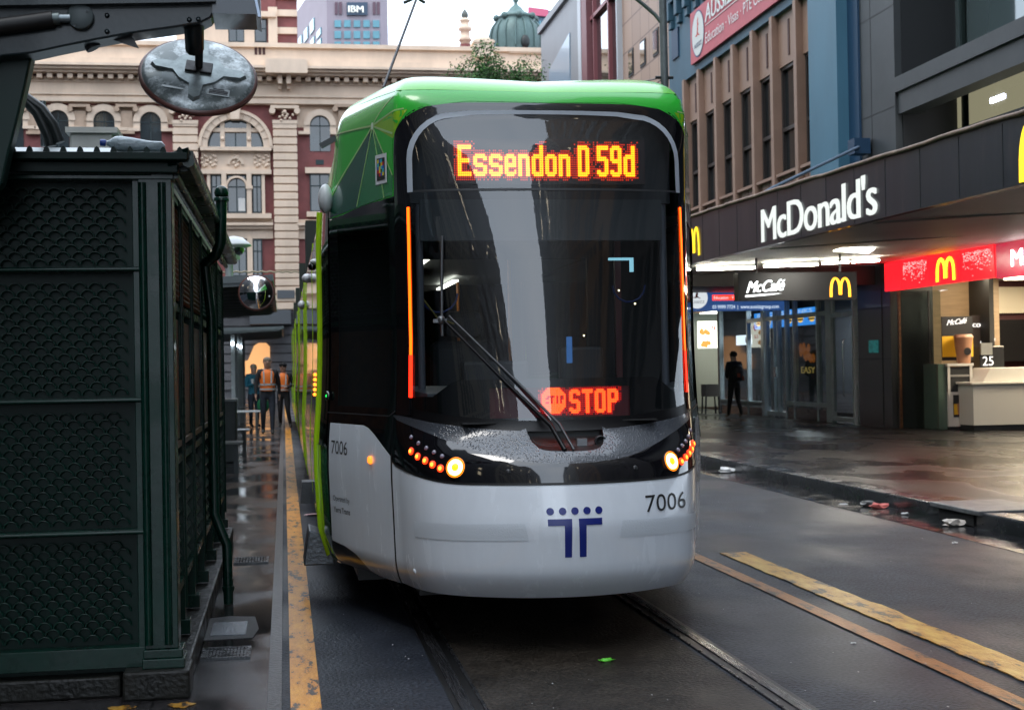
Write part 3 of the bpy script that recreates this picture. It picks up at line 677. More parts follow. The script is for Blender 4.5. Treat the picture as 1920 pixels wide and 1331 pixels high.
MB().box(TX-.72, TX+.72, 8.2, 8.26, 2.28, 2.52).build('sun_blind', mat('blind_grey', (.05, .055, .06), .6), TR)
for x in (-.72, .74): MB().tube([(TX+x, 8.24, 1.42), (TX+x, 8.26, 2.5)], .022, 8).build('pillar_trim', mat('trim_grey', (.12, .125, .15), .5), TR)
# --- wiper: twin parallel arms, spindle and long upright blade
WP = mat('wiper_black', (.012, .012, .013), .35, metal=.3); WL = mat('wiper_edge', (.13, .135, .14), .3, metal=.6)
def pw(s, v, o=.05): return SF(s, v, o)
wr = MB().tube([pw(-.02, 1.09, .0), pw(-.075, 1.2, .04), pw(-.30, 1.45, .05), pw(-.615, 1.80, .055)], [.014, .013, .010, .008], 8, WP)
wr.tube([pw(.03, 1.09, .0), pw(-.03, 1.2, .05), pw(-.25, 1.46, .06), pw(-.59, 1.825, .062)], [.009, .009, .008, .006], 8, WL)
wr.build('wiper_arm', WP, TR)
t = MB().tube([pw(-.635, 1.72, .03), pw(-.632, 2.0, .03), pw(-.622, 2.28, .03)], .008, 6, WL); t.tube([pw(-.635, 1.83, .02), pw(-.62, 2.27, .012)], .005, 4, WP)
t.build('wiper_blade', WL, TR)
t = MB().sphere(pw(-.632, 1.805, .05), .026, WL, 8); t.box(*[v for c_ in ((pw(-.632, 1.805, .05).x-.045, pw(-.632, 1.805, .05).x+.03),) for v in c_], pw(-.632, 1.805, .05).y-.012, pw(-.632, 1.805, .05).y+.012, 1.795, 1.815, WL); t.build('wiper_joint', WL, TR)
t = MB()
for a in (0, 1.05, 2.1): d = .016; t.obox(SF(-.02, 2.38, -.03), (math.cos(a)*d, 0, math.sin(a)*d), (0, .002, 0), (-math.sin(a)*.002, 0, math.cos(a)*.002))
t.lathe(SF(-.02, 2.38, -.03), [(.021, 0), (.021, .004), (.018, .004), (.018, 0)], 14, axis=(0, -1, 0)); t.build('rain_sensor', WL, TR)
# --- body side, module by module (both sides)
def side(sg, a, b, v0, v1, off, m, mb, nv=1):
    n = max(1, int((b-a)/1.5)) if a > 3 else max(2, int((b-a)/.2)); vs = []; 
    for j in range(nv+1):
        for i in range(n+1): vs.append(SF(sg*(a+(b-a)*i/n), v0+(v1-v0)*j/nv, off))
    w_ = n+1
    fs = [(j*w_+i, j*w_+i+1, (j+1)*w_+i+1, (j+1)*w_+i) for j in range(nv) for i in range(n)]
    if sg < 0: fs = [f[::-1] for f in fs]
    mb.add(vs, fs, m, True)
mods = [(2.03, 9.2), (9.8, 15.8), (16.4, 22.8), (23.4, 29.4), (30.0, 36)]
for k, (a, b) in enumerate(mods):
    bd = MB()
    for sg in (-1, 1):
        side(sg, a, b, .28, 1.05, 0, G_D if k % 2 == 0 else G_M, bd, 4); side(sg, a, b, 1.05, 2.62, 0, GLS, bd, 6)
        side(sg, a if k else 2.5, b, 2.62, 3.98, 0, G_M if k % 2 == 0 else G_L, bd, 14)
    top_ = [SF(-a, 3.98), SF(-b, 3.98), SF(b, 3.98), SF(a, 3.98)]; bd.add(top_, [(0, 1, 2, 3)], G_M)
    for yy in (a, b):
        pr_ = [SF(-yy, .28+(3.7*j/14)) for j in range(15)]; pr2 = [SF(yy, .28+(3.7*j/14)) for j in range(15)]
        if yy > 3: bd.add(pr_+pr2[::-1], [tuple(range(30))], DKG)
    bd.build('body_module', G_D, TR)
    for sg in (-1, 1):
        tr_ = MB()
        L0 = [a+.38, a+2.3, a+2.5, b-2.2, b-.1] if k else [2.42, 4.6, 4.78, 6.9, 9.0]
        for x in L0[::2]:
            dd = .028 if x < 3 else .012
            tr_ = MB(); nv = 12; VV = []; v0_ = .30 if x < 3 else .36
            for j in range(nv+1): v = v0_+(2.6-v0_)*j/nv; VV += [SF(sg*x, v, 0), SF(sg*x, v, dd), SF(sg*(x+.05), v, dd), SF(sg*(x+.05), v, 0)]
            tr_.add(VV, [(4*j+q, 4*j+q+1, 4*j+q+5, 4*j+q+4) for j in range(nv) for q in range(3)], LIME, True); tr_.build('door_trim', LIME, TR)
        wn = MB(); wg = glass('saloon_glass', (.3, .33, .33), .03, 1.6)
        for i in range(0, len(L0)-1, 2): side(sg, L0[i]+.1, L0[i+1]-.06, .5, 2.5, .012, mat('tinted_window', (.01, .012, .014), .04, coat=1), wn, 6)
        wn.build('door_leaf', None, TR)
        lm = MB()
        for j in range(5): lm.sphere(SF(sg*(a+1.9 if k else 2.9), 1.37+j*.035, .03), .013, None, 8)
        if k < 1: lm.build('side_indicator', glow('side_amber', (1, .16, .01), 2.2), TR)
for k in range(4):
    a = mods[k][1]; bb = MB()
    for i in range(6):
        y0 = SF(-a, 1).y+i*.1
        bb.box(TX-1.24, TX+1.24, y0, y0+.05, .4, 3.25); bb.box(TX-1.19, TX+1.19, y0+.05, y0+.1, .42, 3.2)
    bb.build('articulation_bellows', RUB, TR)
# black door pillar strip directly behind the cab, with green lit door button
blp = MB(); side(-1, 2.03, 2.42, 1.05, 2.62, .008, GLS, blp, 6); side(1, 2.03, 2.42, 1.05, 2.62, .008, GLS, blp, 6); build_each(blp, 'door_pillar', GLS, TR)
MB().lathe(SF(-2.02, 1.375, .012), [(.030, 0), (.030, .01), (.02, .014)], 14, axis=snorm(-2.02, 1.375)).build('door_button', mat('button_rim', (.02, .05, .03), .2, coat=1), TR)
MB().lathe(SF(-2.02, 1.375, .026), [(.010, 0), (.001, .003)], 10, axis=snorm(-2.02, 1.375)).build('button_light', glow('green_led', (.02, .9, .12), .9), TR)
WPL = mat('white_plastic', (.62, .64, .65), .3, coat=.3)
def cone_pod(s, v, r, ln):
    c = SF(s, v, 0); return MB().sphere(c+snorm(s, v)*r*.6, r, None, 14, (.8, 1.1, ln))
cone_pod(-1.99, 2.64, .06, 1.6).build('mirror_pod', WPL, TR)
MB().obox(SF(-2.10, 3.02, .05), (.05, .0, .028), (0, .012, 0), (-.01, 0, .015)).build('roof_marker', DKG, TR)
cone_pod(-2.85, 2.30, .045, .5).build('side_camera', WPL, TR); MB().sphere(SF(-2.85, 2.27, .045), .038, None, 10, (.8, .8, .8)).build('camera_lens', GLS, TR)
cone_pod(-5.6, 2.36, .06, .7).build('side_camera', WPL, TR); cone_pod(-9.5, 2.3, .06, .8).build('side_camera', WPL, TR)
# skirt step, underframe and wheels
MB().prism([(TX-1.40, 9.75, .22), (TX-1.19, 9.75, .22), (TX-1.19, 9.75, .40), (TX-1.36, 9.75, .46)], (0, .42, 0)).build('side_step', mat('step_grey', (.10, .11, .12), .35, metal=.4, bump=.4, bscale=40), TR, bevel=.01)
MB().prism([(TX-1.38, 13.4, .30), (TX-1.25, 13.4, .30), (TX-1.25, 13.4, .5), (TX-1.36, 13.4, .5)], (0, .3, 0)).build('side_step', MATS['step_grey'], TR)
uf = MB(); uf.box(TX-1.05, TX+1.05, 9.4, 43, .16, .36, RUB); uf.box(TX-.75, TX+.75, 8.3, 9.4, .22, .36, RUB); uf.build('underframe', RUB, TR)
for y in (10.6, 12.2, 21, 22.6, 31, 32.6):
    wl = MB()
    for x in (.795-.02, 2.255-.03): wl.lathe((x-.04, y, .31), [(.26, 0), (.30, .01), (.30, .08), (.26, .09)], 24, mat('wheel_steel', (.05, .05, .05), .4, metal=.8), axis=(1, 0, 0))
    wl.tube([(.8, y, .31), (2.2, y, .31)], .06, 8, RUB); wl.build('wheel_set', RUB, TR)
# ------------------------------------------------------------ green cast-iron kiosk on the left
KG = mat('kiosk_green_paint', (.0012, .024, .016), .3, spec=.25, coat=.15, var=.2, vscale=5, rvar=.06, bump=.05, bscale=25)
KD = mat('kiosk_green_dark', (.001, .015, .011), .42, spec=.2, coat=0, var=.3, vscale=4); STN = mat('bluestone_plinth', (.014, .014, .012), .4, spec=.3, var=.35, vscale=6, bump=.35, bscale=40, rvar=.12)
KX0, KX1, KY0, KY1 = -3.3, -.50, 6.93, 12.9
KI = thing('station_kiosk', (-1.9, 9.9, .03), 'dark green cast iron kiosk with fish scale lattice panels and a corrugated eave', 'kiosk')
t = MB(); t.box(KX0-.08, KX1-.28, KY0-.05, KY1+.08, .03, .13); t.box(KX1-.26, KX1+.045, KY0-.15, KY0+.12, .03, .165); t.box(KX1-.3, KX1+.03, KY0+.12, KY1+.08, .03, .15)
t.build('stone_plinth', STN, KI, bevel=.012)
t = MB(); t.box(KX0, KX1-.09, KY0+.06, KY1, .13, 2.5); t.build('wall', KD, KI)
# front face frames: corner pilaster with ribs, rails
t = MB(); t.box(KX1-.165, KX1-.01, KY0-.06, KY0+.10, .25, 2.46); 
for x in (-.145, -.055): t.tube([(KX1+x, KY0-.06, .27), (KX1+x, KY0-.06, 2.44)], .020, 8)
t.box(KX1-.175, KX1+.02, KY0-.10, KY0+.1, .165, .21); t.box(KX1-.17, KX1+.01, KY0-.08, KY0+.1, .21, .25)
t.build('corner_pilaster', KG, KI, bevel=.004)
t = MB()
for z in (.8, 1.42, 2.035): t.box(KX0, KX1-.165, KY0-.035, KY0+.06, z-.012, z+.012); t.tube([(KX0, KY0-.04, z), (KX1-.165, KY0-.04, z)], .011, 8)
t.box(KX0, KX1-.0, KY0-.07, KY0+.06, 2.455, 2.49); t.tube([(KX0, KY0-.075, 2.485), (KX1-.1, KY0-.075, 2.485)], .014, 8)
t.box(KX0, KX1-.165, KY0-.035, KY0+.06, .165, .26)
t.box(KX1-.195, KX1-.165, KY0-.03, KY0+.06, .165, 2.46); t.build('front_rails', KG, KI, bevel=.003)
# fish-scale lattice, three panels
def scales(mb, ox, oz, ux, uz, W, H, nrm, r=.036):
    ux, uz, nrm, o = Vector(ux), Vector(uz), Vector(nrm), Vector((ox[0], ox[1], oz)); pitch = r*2.02; rows = int(H/(r*.93)); seg = 7
    for j in range(rows):
        off = (j % 2)*pitch/2; cols = int((W-off)/pitch)
        for i in range(cols):
            c = o+ux*(off+pitch*(i+.5))+uz*(j*r*.93); P = []
            for k in range(seg+1):
                a = math.pi*k/seg; d = ux*math.cos(a)+uz*math.sin(a)*.92
                P += [c+d*(r*1.0)+nrm*.002, c+d*(r*.93)+nrm*.017, c+d*(r*.80)+nrm*.013, c+d*(r*.72)+nrm*.0]
            fs = [(4*k+q, 4*k+q+1, 4*k+5+q, 4*k+4+q) for k in range(seg) for q in (0, 1, 2)]
            mb.add(P, fs, None, True)
for k, (z0, z1) in enumerate(((.285, .775), (.83, 1.395), (1.445, 2.01), (2.06, 2.43))):
    m_ = MB(); scales(m_, (KX1-.20-1.92, KY0+.035), z0, (1, 0, 0), (0, 0, 1), 1.92, z1-z0, (0, -1, 0)); m_.build('lattice_panel', KG, KI)
# right-hand side: posts, recessed panels with louvres, notice frames
posts = [7.02, 7.75, 8.6, 9.6, 10.7, 11.8, 12.85]
for y in posts:
    t = MB().box(KX1-.12, KX1-.035, y-.035, y+.035, .165, 2.46); t.tube([(KX1-.035, y, .3), (KX1-.035, y, 2.44)], .014, 8); t.box(KX1-.12, KX1-.01, y-.05, y+.05, .165, .24); t.build('side_post', KG, KI, bevel=.004)
t = MB()
for z in (.45, 1.1, 1.88, 2.44): t.box(KX1-.1, KX1-.038, 7.0, 12.9, z-.02, z+.02)
t.build('side_rails', KG, KI)
BRZ = mat('bronze_notice_board', (.10, .045, .02), .3, metal=.3, var=.4, vscale=14); 
for a, b in zip(posts[:-1], posts[1:]):
    m_ = MB(); scales(m_, (KX1-.055, a+.04), 1.92, (0, 1, 0), (0, 0, 1), b-a-.08, .5, (1, 0, 0), .03); m_.build('side_lattice', BRZ if a < 8.7 else KG, KI)
    t = MB().box(KX1-.085, KX1-.048, a+.06, b-.06, 1.2, 1.82); t.box(KX1-.085, KX1-.036, a+.06, b-.06, 1.16, 1.19); t.build('notice_board', BRZ, KI)
    t = MB()
    for i in range(7): z = .52+i*.078; t.obox((KX1-.065, (a+b)/2, z), (.012, 0, -.02), (0, (b-a)/2-.05, 0), (.004, 0, .003))
    t.build('louvre', KG, KI)
# cornice, corrugated eave teeth, gutter and roof
EX = KX1+.075; ez = 2.50
t = MB(); t.box(KX0-.1, EX-.05, KY0-.12, KY0-.02, ez-.02, ez+.03); t.box(KX0-.1, EX, KY0-.19, KY0-.05, ez+.03, ez+.065)
t.prism([(KX1-.05, KY0-.1, ez), (EX, KY0-.19, ez+.03), (EX+.005, KY0-.19, ez+.09), (KX1-.05, KY0-.1, ez+.065)], (0, .2, 0)); t.build('cornice', KD, KI, bevel=.004)
t = MB(); x = KX0-.1
while x < EX-.03:
    P = [(x, ez+.06)]+[(x+.015, ez+.062), (x+.022, ez+.085), (x+.032, ez+.094), (x+.042, ez+.085), (x+.049, ez+.062), (x+.0745, ez+.06)]
    t.prism([(p[0], KY0-.17, p[1]) for p in P]+[(x+.0745, KY0-.17, ez+.04), (x, KY0-.17, ez+.04)], (0, .02, 0)); x += .0745
t.build('eave_teeth', KD, KI)
t = MB(); t.box(EX-.12, EX, KY0-.02, KY1+.1, ez-.0, ez+.055); t.tube([(EX, KY0-.15, ez+.03), (EX, KY1+.1, ez+.03)], .03, 8); t.tube([(EX-.07, KY0-.05, ez-.02), (EX-.07, KY1, ez-.02)], .02, 8)
y = KY0-.1
while y < KY1: t.box(EX-.05, EX+.02, y, y+.035, ez+.055, ez+.085); y += .075
t.build('gutter', KG, KI)
t = MB(); t.prism([(KX0-.1, KY0-.1, ez+.06), (EX-.13, KY0-.1, ez+.06), (EX-.20, KY0+.35, ez+.165), (KX0+.1, KY0+.35, ez+.165)], (0, 0, -.02)); t.box(KX0, EX-.2, KY0+.35, KY1, ez+.06, ez+.165)
t.build('roof', mat('zinc_roof', (.16, .19, .19), .35, metal=.3, var=.25, vscale=4), KI)
pp = atY(395, 470, 9.45)
DP = thing('vent_pipe', (-.41, 9.5, .03), 'green downpipe topped with a ball finial at the kiosk gutter', 'downpipe')
t = MB().tube([(-.50, 9.5, 2.25), (-.43, 9.46, 2.30), (-.395, 9.45, 2.38), (-.385, 9.45, 2.66)], .036, 10); t.sphere((-.385, 9.45, 2.71), .047, None, 12); t.lathe((-.385, 9.45, 2.655), [(.05, 0), (.05, .02), (.03, .03)], 12)
t.build('finial', KG, DP)
MB().tube([(-.50, 9.5, 2.26), (-.465, 9.5, 1.9), (-.465, 9.5, .62), (-.42, 9.46, .50), (-.385, 9.45, .42), (-.38, 9.45, .035)], .032, 10).build('pipe', KG, DP)
MB().lathe((-.38, 9.45, .12), [(.04, 0), (.04, .03)], 10).build('collar', KG, DP)
b = thing('plastic_bottle', (-1.05, 6.86, 2.6), 'empty plastic bottle with blue cap lying on the kiosk eave', 'bottle')
c0 = atY(188, 277, 6.86); c1 = atY(303, 286, 6.86); ax = (c1-c0).normalized(); c0.z = 2.625
MB().lathe(c0+ax*.03, [(.012, 0), (.014, .01), (.034, .035), (.038, .06), (.036, .10), (.03, .16), (.026, .2), (.028, .25), (.012, .265)], 14, axis=ax).build('bottle_body', mat('cloudy_plastic', (.38, .47, .52), .12, spec=.7, bump=.4, bscale=60), b)
MB().lathe(c0, [(.015, 0), (.016, .004), (.016, .022), (.015, .026)], 12, axis=ax).build('cap', mat('blue_cap', (.01, .06, .35), .35), b)
b = thing('rooftop_unit', (-1.6, 9.4, 2.66), 'white metal air conditioning box on the kiosk roof', 'air conditioner')
p0 = atY(130, 265, 9.2); p1 = atY(212, 265, 9.2)
MB().box(p0.x, p1.x, 9.2, 9.9, 2.66, 3.05).build('casing', mat('cream_metal', (.5, .5, .46), .4, var=.1), b, bevel=.015)
MB().box(p0.x-.02, p1.x+.03, 9.17, 9.93, 3.05, 3.085).build('lid', MATS['cream_metal'], b)
CB = thing('conduit_bundle', (-1.7, 7.6, 2.6), 'pair of thick black conduits bending down onto the kiosk roof beside the tapered arm', 'conduit')
for pts_ in (((20, 150), (45, 185), (70, 212), (92, 258), (96, 275)), ((40, 178), (78, 205), (100, 236), (112, 268))):
    MB().tube([atY(u, v, 7.6) for u, v in pts_], .028, 8).build('conduit', mat('conduit_black', (.01, .014, .014), .35), CB)
MB().tube([atY(80, 190, 7.7), atY(82, 275, 7.7)], .016, 8).build('steel_rod', mat('galvanised', (.25, .29, .31), .35, metal=.7), CB)

# ------------------------------------------------------------ cantilever arm, canopy edge, mirror seen from behind
AM = mat('blue_grey_steel', (.004, .014, .018), .38, coat=.2, var=.15, vscale=3, bump=.05); ST = mat('arm_green', (.002, .020, .015), .4, spec=.3)
CA = thing('canopy_arm', (-2.6, 6.5, .03), 'tapered dark steel stop canopy arm and strut crossing the top left corner', 'canopy')
Y = 6.42
pl_ = [(-230, 165), (0, 106), (60, 100), (120, 87), (180, 75), (245, 63), (325, 52), (375, 44), (395, 34), (404, 20), (404, 2), (-230, 2)]
MB().prism([atY(u, v, Y) for u, v in pl_], (0, .16, 0)).build('beam', AM, CA, bevel=.008)
MB().prism([atY(u, v, Y-.05) for u, v in [(-230, 14), (330, 5), (404, 3), (404, -14), (-230, -8)]], (0, .3, 0)).build('top_flange', AM, CA)
t = MB(); t.prism([atY(u, v, Y-.02) for u, v in [(398, 26), (480, 27), (489, 31), (487, -30), (398, -30)]], (0, .3, 0)); t.build('canopy_fascia', mat('canopy_blue', (.02, .035, .055), .3, coat=.4), CA)
MB().prism([atY(u, v, Y-.04) for u, v in [(478, -20), (489, 32), (484, 32), (473, -20)]], (0, .02, 0)).build('drip_edge', mat('edge_bright', (.3, .36, .45), .25, metal=.5), CA)
sx = [atY(61, 99, 6.52), atY(48, 160, 6.52), atY(34, 220, 6.52), atY(16, 290, 6.52), atY(4, 345, 6.52)]
p = sx+[Vector((-2.3, 6.52, 1.4)), Vector((-2.9, 6.52, .03)), Vector((-3.1, 6.52, .03)), Vector((-2.7, 6.52, 1.6)), atY(-130, 110, 6.52)]
MB().prism(p, (0, .10, 0)).build('strut', ST, CA, bevel=.01)
c = atY(152, 34, Y-.001); MB().lathe(c, [(.056, 0), (.056, .03), (.052, .034), (.001, .034)], 24, axis=(0, -1, 0)).build('junction_box', mat('box_grey', (.10, .125, .13), .5, var=.08), CA)
t = MB()
for u, v in ((163, 22), (140, 49)): t.lathe(atY(u, v, Y-.035), [(.006, 0), (.005, .003)], 8, axis=(0, -1, 0))
for u, v in ((201, 30), (201, 60), (355, 38), (372, 37)): t.lathe(atY(u, v, Y), [(.011, 0), (.011, .008), (.004, .012)], 8, axis=(0, -1, 0))
t.build('bolts', AM, CA)
MB().tube([atY(132, 35, Y-.03), atY(112, 35, Y-.03)], .020, 10).build('cable_gland', mat('galvanised', (.25, .29, .31), .35, metal=.7), CA)
MB().tube([atY(112, 35, Y-.03), atY(98, 36, Y-.03)], .028, 10).build('gland_nut', mat('nut_grey', (.14, .17, .17), .35, metal=.5), CA)
MB().tube([atY(100, 36, Y-.03), atY(60, 42, Y-.03), atY(0, 50, Y-.03), atY(-80, 60, Y-.03)], .036, 10).build('cable', RUB, CA)
MB().tube([atY(168, 78, Y+.1), atY(176, 92, Y+.1)], .034, 12, None).build('downlight', mat('fitting_grey', (.05, .05, .055), .4), CA)
MB().prism([atY(u, v, Y+.06) for u, v in [(208, 74), (240, 66), (250, 72), (260, 90)]], (0, .02, 0)).build('gusset', MATS['fitting_grey'], CA)
# mirror
MI_ = thing('traffic_mirror', (-1.2, 6.75, 3.0), 'weathered grey back of a large round convex mirror with cross ribs hanging from the arm', 'mirror')
mc = atY(372, 145, 6.78); R_ = .266
tl = math.radians(40); nb = Vector((.10, -math.cos(tl), math.sin(tl))).normalized()     # towards the viewer = back of the mirror, tipped up
a1 = Vector((math.cos(.12), 0, -math.sin(.12))); a1 = (a1-nb*a1.dot(nb)).normalized(); a2 = nb.cross(a1); a2 = a2 if a2.z > 0 else -a2
def disc(prof, n=40):
    V = []; Fc = []
    for r, h in prof:
        V += [mc+(a1*math.cos(2*math.pi*k/n)+a2*math.sin(2*math.pi*k/n))*r+nb*h for k in range(n)]
    for i in range(len(prof)-1): Fc += [(i*n+k, i*n+(k+1) % n, (i+1)*n+(k+1) % n, (i+1)*n+k) for k in range(n)]
    return V, Fc
BK = bpy.data.materials.new('mirror_back'); BK.use_nodes = True; n_ = BK.node_tree; b_ = n_.nodes['Principled BSDF']; b_.inputs['Roughness'].default_value = .28; b_.inputs['Metallic'].default_value = .2
g_ = n_.nodes.new('ShaderNodeNewGeometry'); t1 = n_.nodes.new('ShaderNodeTexNoise'); t1.inputs['Scale'].default_value = 9; t1.inputs['Detail'].default_value = 9; t1.inputs['Roughness'].default_value = .75
r_ = n_.nodes.new('ShaderNodeValToRGB'); r_.color_ramp.elements[0].position = .45; r_.color_ramp.elements[0].color = (.16, .19, .19, 1); r_.color_ramp.elements[1].position = .62; r_.color_ramp.elements[1].color = (.75, .82, .84, 1)
n_.links.new(g_.outputs['Position'], t1.inputs['Vector']); n_.links.new(t1.outputs[0], r_.inputs[0]); n_.links.new(r_.outputs[0], b_.inputs['Base Color'])
V, Fc = disc([(R_, 0), (R_*.97, .018), (R_*.9, .03), (R_*.5, .04), (.001, .045)]); MB().add(V, Fc, BK, True).build('back_shell', BK, MI_)
V, Fc = disc([(R_*.96, -.01), (R_*1.02, -.008), (R_*1.03, .006), (R_*1.0, .016), (R_*.95, .018)]); MB().add(V, Fc, None, True).build('rim', mat('rim_brown', (.13, .05, .04), .35), MI_)
V, Fc = disc([(R_*.98, 0), (R_*.7, -.03), (.001, -.05)]); MB().add(V, Fc, None, True).build('mirror_face', mat('mirror_chrome', (.8, .8, .8), .03, metal=1), MI_)
arms = MB()
outl = []
for k in range(4):
    th = k*math.pi/2
    for (rr, wv) in ((.085, -.085), (.12, -.032), (.20, -.026), (.222, 0), (.20, .026), (.12, .032)):
        outl.append((rr*math.cos(th)-wv*math.sin(th), rr*math.sin(th)+wv*math.cos(th)))
L0 = [mc+a1*x+a2*y+nb*.030 for x, y in outl]; L1 = [mc+a1*(x*.96)+a2*(y*.96)+nb*.052 for x, y in outl]; nn_ = len(outl)
arms.add(L0+L1, [(i, (i+1) % nn_, nn_+(i+1) % nn_, nn_+i) for i in range(nn_)]+[tuple(range(nn_, 2*nn_))], mat('rib_grey', (.26, .30, .30), .3, metal=.5, var=.3, vscale=12)); arms.build('pressed_ribs', None, MI_)
for s_ in (-1, 1): MB().obox(mc+a1*(.034*s_)+nb*.058, a1*.027, a2*.038, nb*.006).build('clamp_plate', mat('clamp_dark', (.03, .03, .03), .4, metal=.4, var=.5, vscale=30), MI_, bevel=.004)
top_ = atY(366, 42, 6.6)
MB().tube([mc+nb*.06, mc+nb*.09+Vector((0, -.01, .06)), Vector((top_.x, 6.52, top_.z-.14)), Vector((top_.x, 6.50, top_.z+.02))], [.018, .02, .042, .046], 12).build('hanger', mat('hanger_dark', (.008, .016, .018), .3), MI_)
LB = mat('paper_label', (.38, .42, .42), .5)
for (cx, cy, wx, wy) in ((-.10, -.145, .048, .010), (.105, -.135, .050, .028)):
    l = MB().obox(mc+a1*cx+a2*cy+nb*.0375, a1*wx, a2*wy+nb*-.002, nb*.0012).build('sticker', LB, MI_)
    if wy > .02:
        k = MB()
        for j in range(4): k.obox(mc+a1*cx+a2*(cy+.018-.011*j)+nb*.040, a1*(wx*(.5 if j == 0 else .85)), a2*(.003 if j != 2 else .0045), nb*.0004)
        k.build('print_lines', INK, l)

# ------------------------------------------------------------ platform furniture beyond the kiosk
SGR = mat('shelter_grey', (.13, .15, .16), .4, metal=.2, var=.1); SDK = mat('shelter_dark', (.05, .06, .065), .4); SLT = mat('pale_slat', (.42, .44, .45), .4)
def shelter(name, label, y0, y1, z, xr, xl, zl):
    s = thing(name, ((xl+xr)/2, y0, .03), label, 'shelter', 'tram stop shelters')
    t = MB(); t.prism([(xl, y0, zl), (xr, y0, z), (xr, y0, z+.04), (xl, y0, zl+.10)], (0, y1-y0, 0)); t.build('roof', SDK, s)
    n = int((y1-y0)/.9); t = MB()
    for i in range(n+1):
        y = y0+(y1-y0)*i/n; t.prism([(xl, y, zl-.05), (xr-.1, y, z-.06), (xr, y, z), (xl, y, zl)], (0, .06, 0))
    t.build('rafters', SGR, s)
    t = MB(); t.box(xr-.02, xr+.03, y0, y1, z-.01, z+.07); t.prism([(xl, y0-.03, zl+.02), (xr, y0-.03, z-.02), (xr, y0-.03, z+.06), (xl, y0-.03, zl+.12)], (0, .03, 0)); t.build('fascia', SGR, s)
    for i in range(3):
        y = y0+1+(y1-y0-2)*i/2
        MB().box(-1.32, -1.22, y, y+.1, .03, zl+.0).build('post', SGR, s)
    return s
s1 = shelter('tram_shelter', 'nearer dark grey stop shelter roof above the small round mirror', 17.2, 26.5, 2.62, -.14, -2.7, 2.50)
s2 = shelter('tram_shelter', 'farther pale edged stop shelter with three small lamps over the benches', 37.5, 47.0, 2.62, -.02, -2.7, 2.5)
for u, v in ((436, 644), (444, 648), (451, 650)):
    c = atY(u, v, 38+(u-436)*.25); MB().sphere(c, .045, None, 8).build('lamp', glow('white_led', (.8, .9, 1), 8), s2)
    MB().box(c.x-.05, c.x+.05, c.y+.06, c.y+.16, .03, 2.5).build('post', mat('post_pale', (.3, .33, .34), .4), s2)
def bench(label, x0, x1, y0, y1):
    s = thing('slatted_bench', ((x0+x1)/2, (y0+y1)/2, .03), label, 'bench', 'slatted platform benches')
    n = 5; 
    t = MB()
    for i in range(n): y = y0+(y1-y0)*i/n; t.box(x0, x1, y, y+(y1-y0)/n*.6, .47, .50)
    t.build('seat', SLT, s, bevel=.008)
    for x in (x0+.1, x1-.1): MB().box(x-.03, x+.03, (y0+y1)/2-.15, (y0+y1)/2+.15, .03, .47).build('leg', SGR, s)
bench('nearest slatted bench poking out past the kiosk corner', -1.6, -.62, 21.2, 21.8); bench('middle slatted bench poking out past the kiosk corner', -1.8, -.62, 25.6, 26.2)
bench('farthest slatted bench beside the walking man in the orange vest', -1.9, -.62, 37, 38.4); bench('slatted bench just behind the farthest one under the shelter', -1.9, -.7, 41, 42)
b = thing('litter_bin', (-1.1, 24, .03), 'grey steel bin cabinet past the corner of the kiosk', 'bin')
MB().box(-1.4, -.79, 24.0, 24.4, .03, 1.04).build('cabinet', SGR, b, bevel=.02); MB().box(-1.42, -.77, 23.98, 24.42, 1.04, 1.08).build('lid', mat('bin_lid', (.3, .32, .33), .3, metal=.4), b)
b = thing('dome_camera', (-.55, 17.4, 2.6), 'white dome security camera on a pole above the shelter roof', 'camera')
dc = atY(439, 466, 17.4); pb = atY(430, 540, 17.4)
MB().tube([(pb.x, 17.4, 2.6), (pb.x, 17.4, dc.z-.03)], .045, 10).build('pole', WPL, b); MB().lathe((dc.x, 17.4, dc.z), [(.12, 0), (.21, .03), (.20, .05), (.10, .13), (.001, .15)], 18).build('hood', WPL, b)
MB().sphere((dc.x, 17.38, dc.z), .125, None, 14, (1, 1, .9)).build('dome', mat('smoked_dome', (.03, .03, .035), .08, coat=1), b); MB().lathe((pb.x, 17.4, dc.z-.14), [(.13, 0), (.14, .08), (.1, .12)], 14).build('collar', WPL, b)
b = thing('convex_mirror', (-.25, 17.0, 2.5), 'small round convex mirror by the shelter reflecting the lit tram board', 'mirror')
c = atY(481, 549, 16.95); c = Vector(c)
MB().lathe(c, [(.205, 0), (.21, -.01), (.2, .0), (.17, .03), (.12, .055), (.06, .068), (.001, .072)], 28, axis=Vector((.02, -1, -.03))).build('mirror_face', mat('mirror_chrome2', (.75, .75, .75), .02, metal=1), b)
MB().lathe(c, [(.20, -.03), (.215, -.03), (.215, .008), (.195, .008)], 28, axis=(0, -1, 0)).build('rim', mat('rim_brown', (.13, .05, .04), .35), b)
MB().tube([c+Vector((0, .03, 0)), c+Vector((-.02, .12, .05)), (c.x-.1, 17.25, 2.6)], .02, 6).build('bracket', SGR, b)
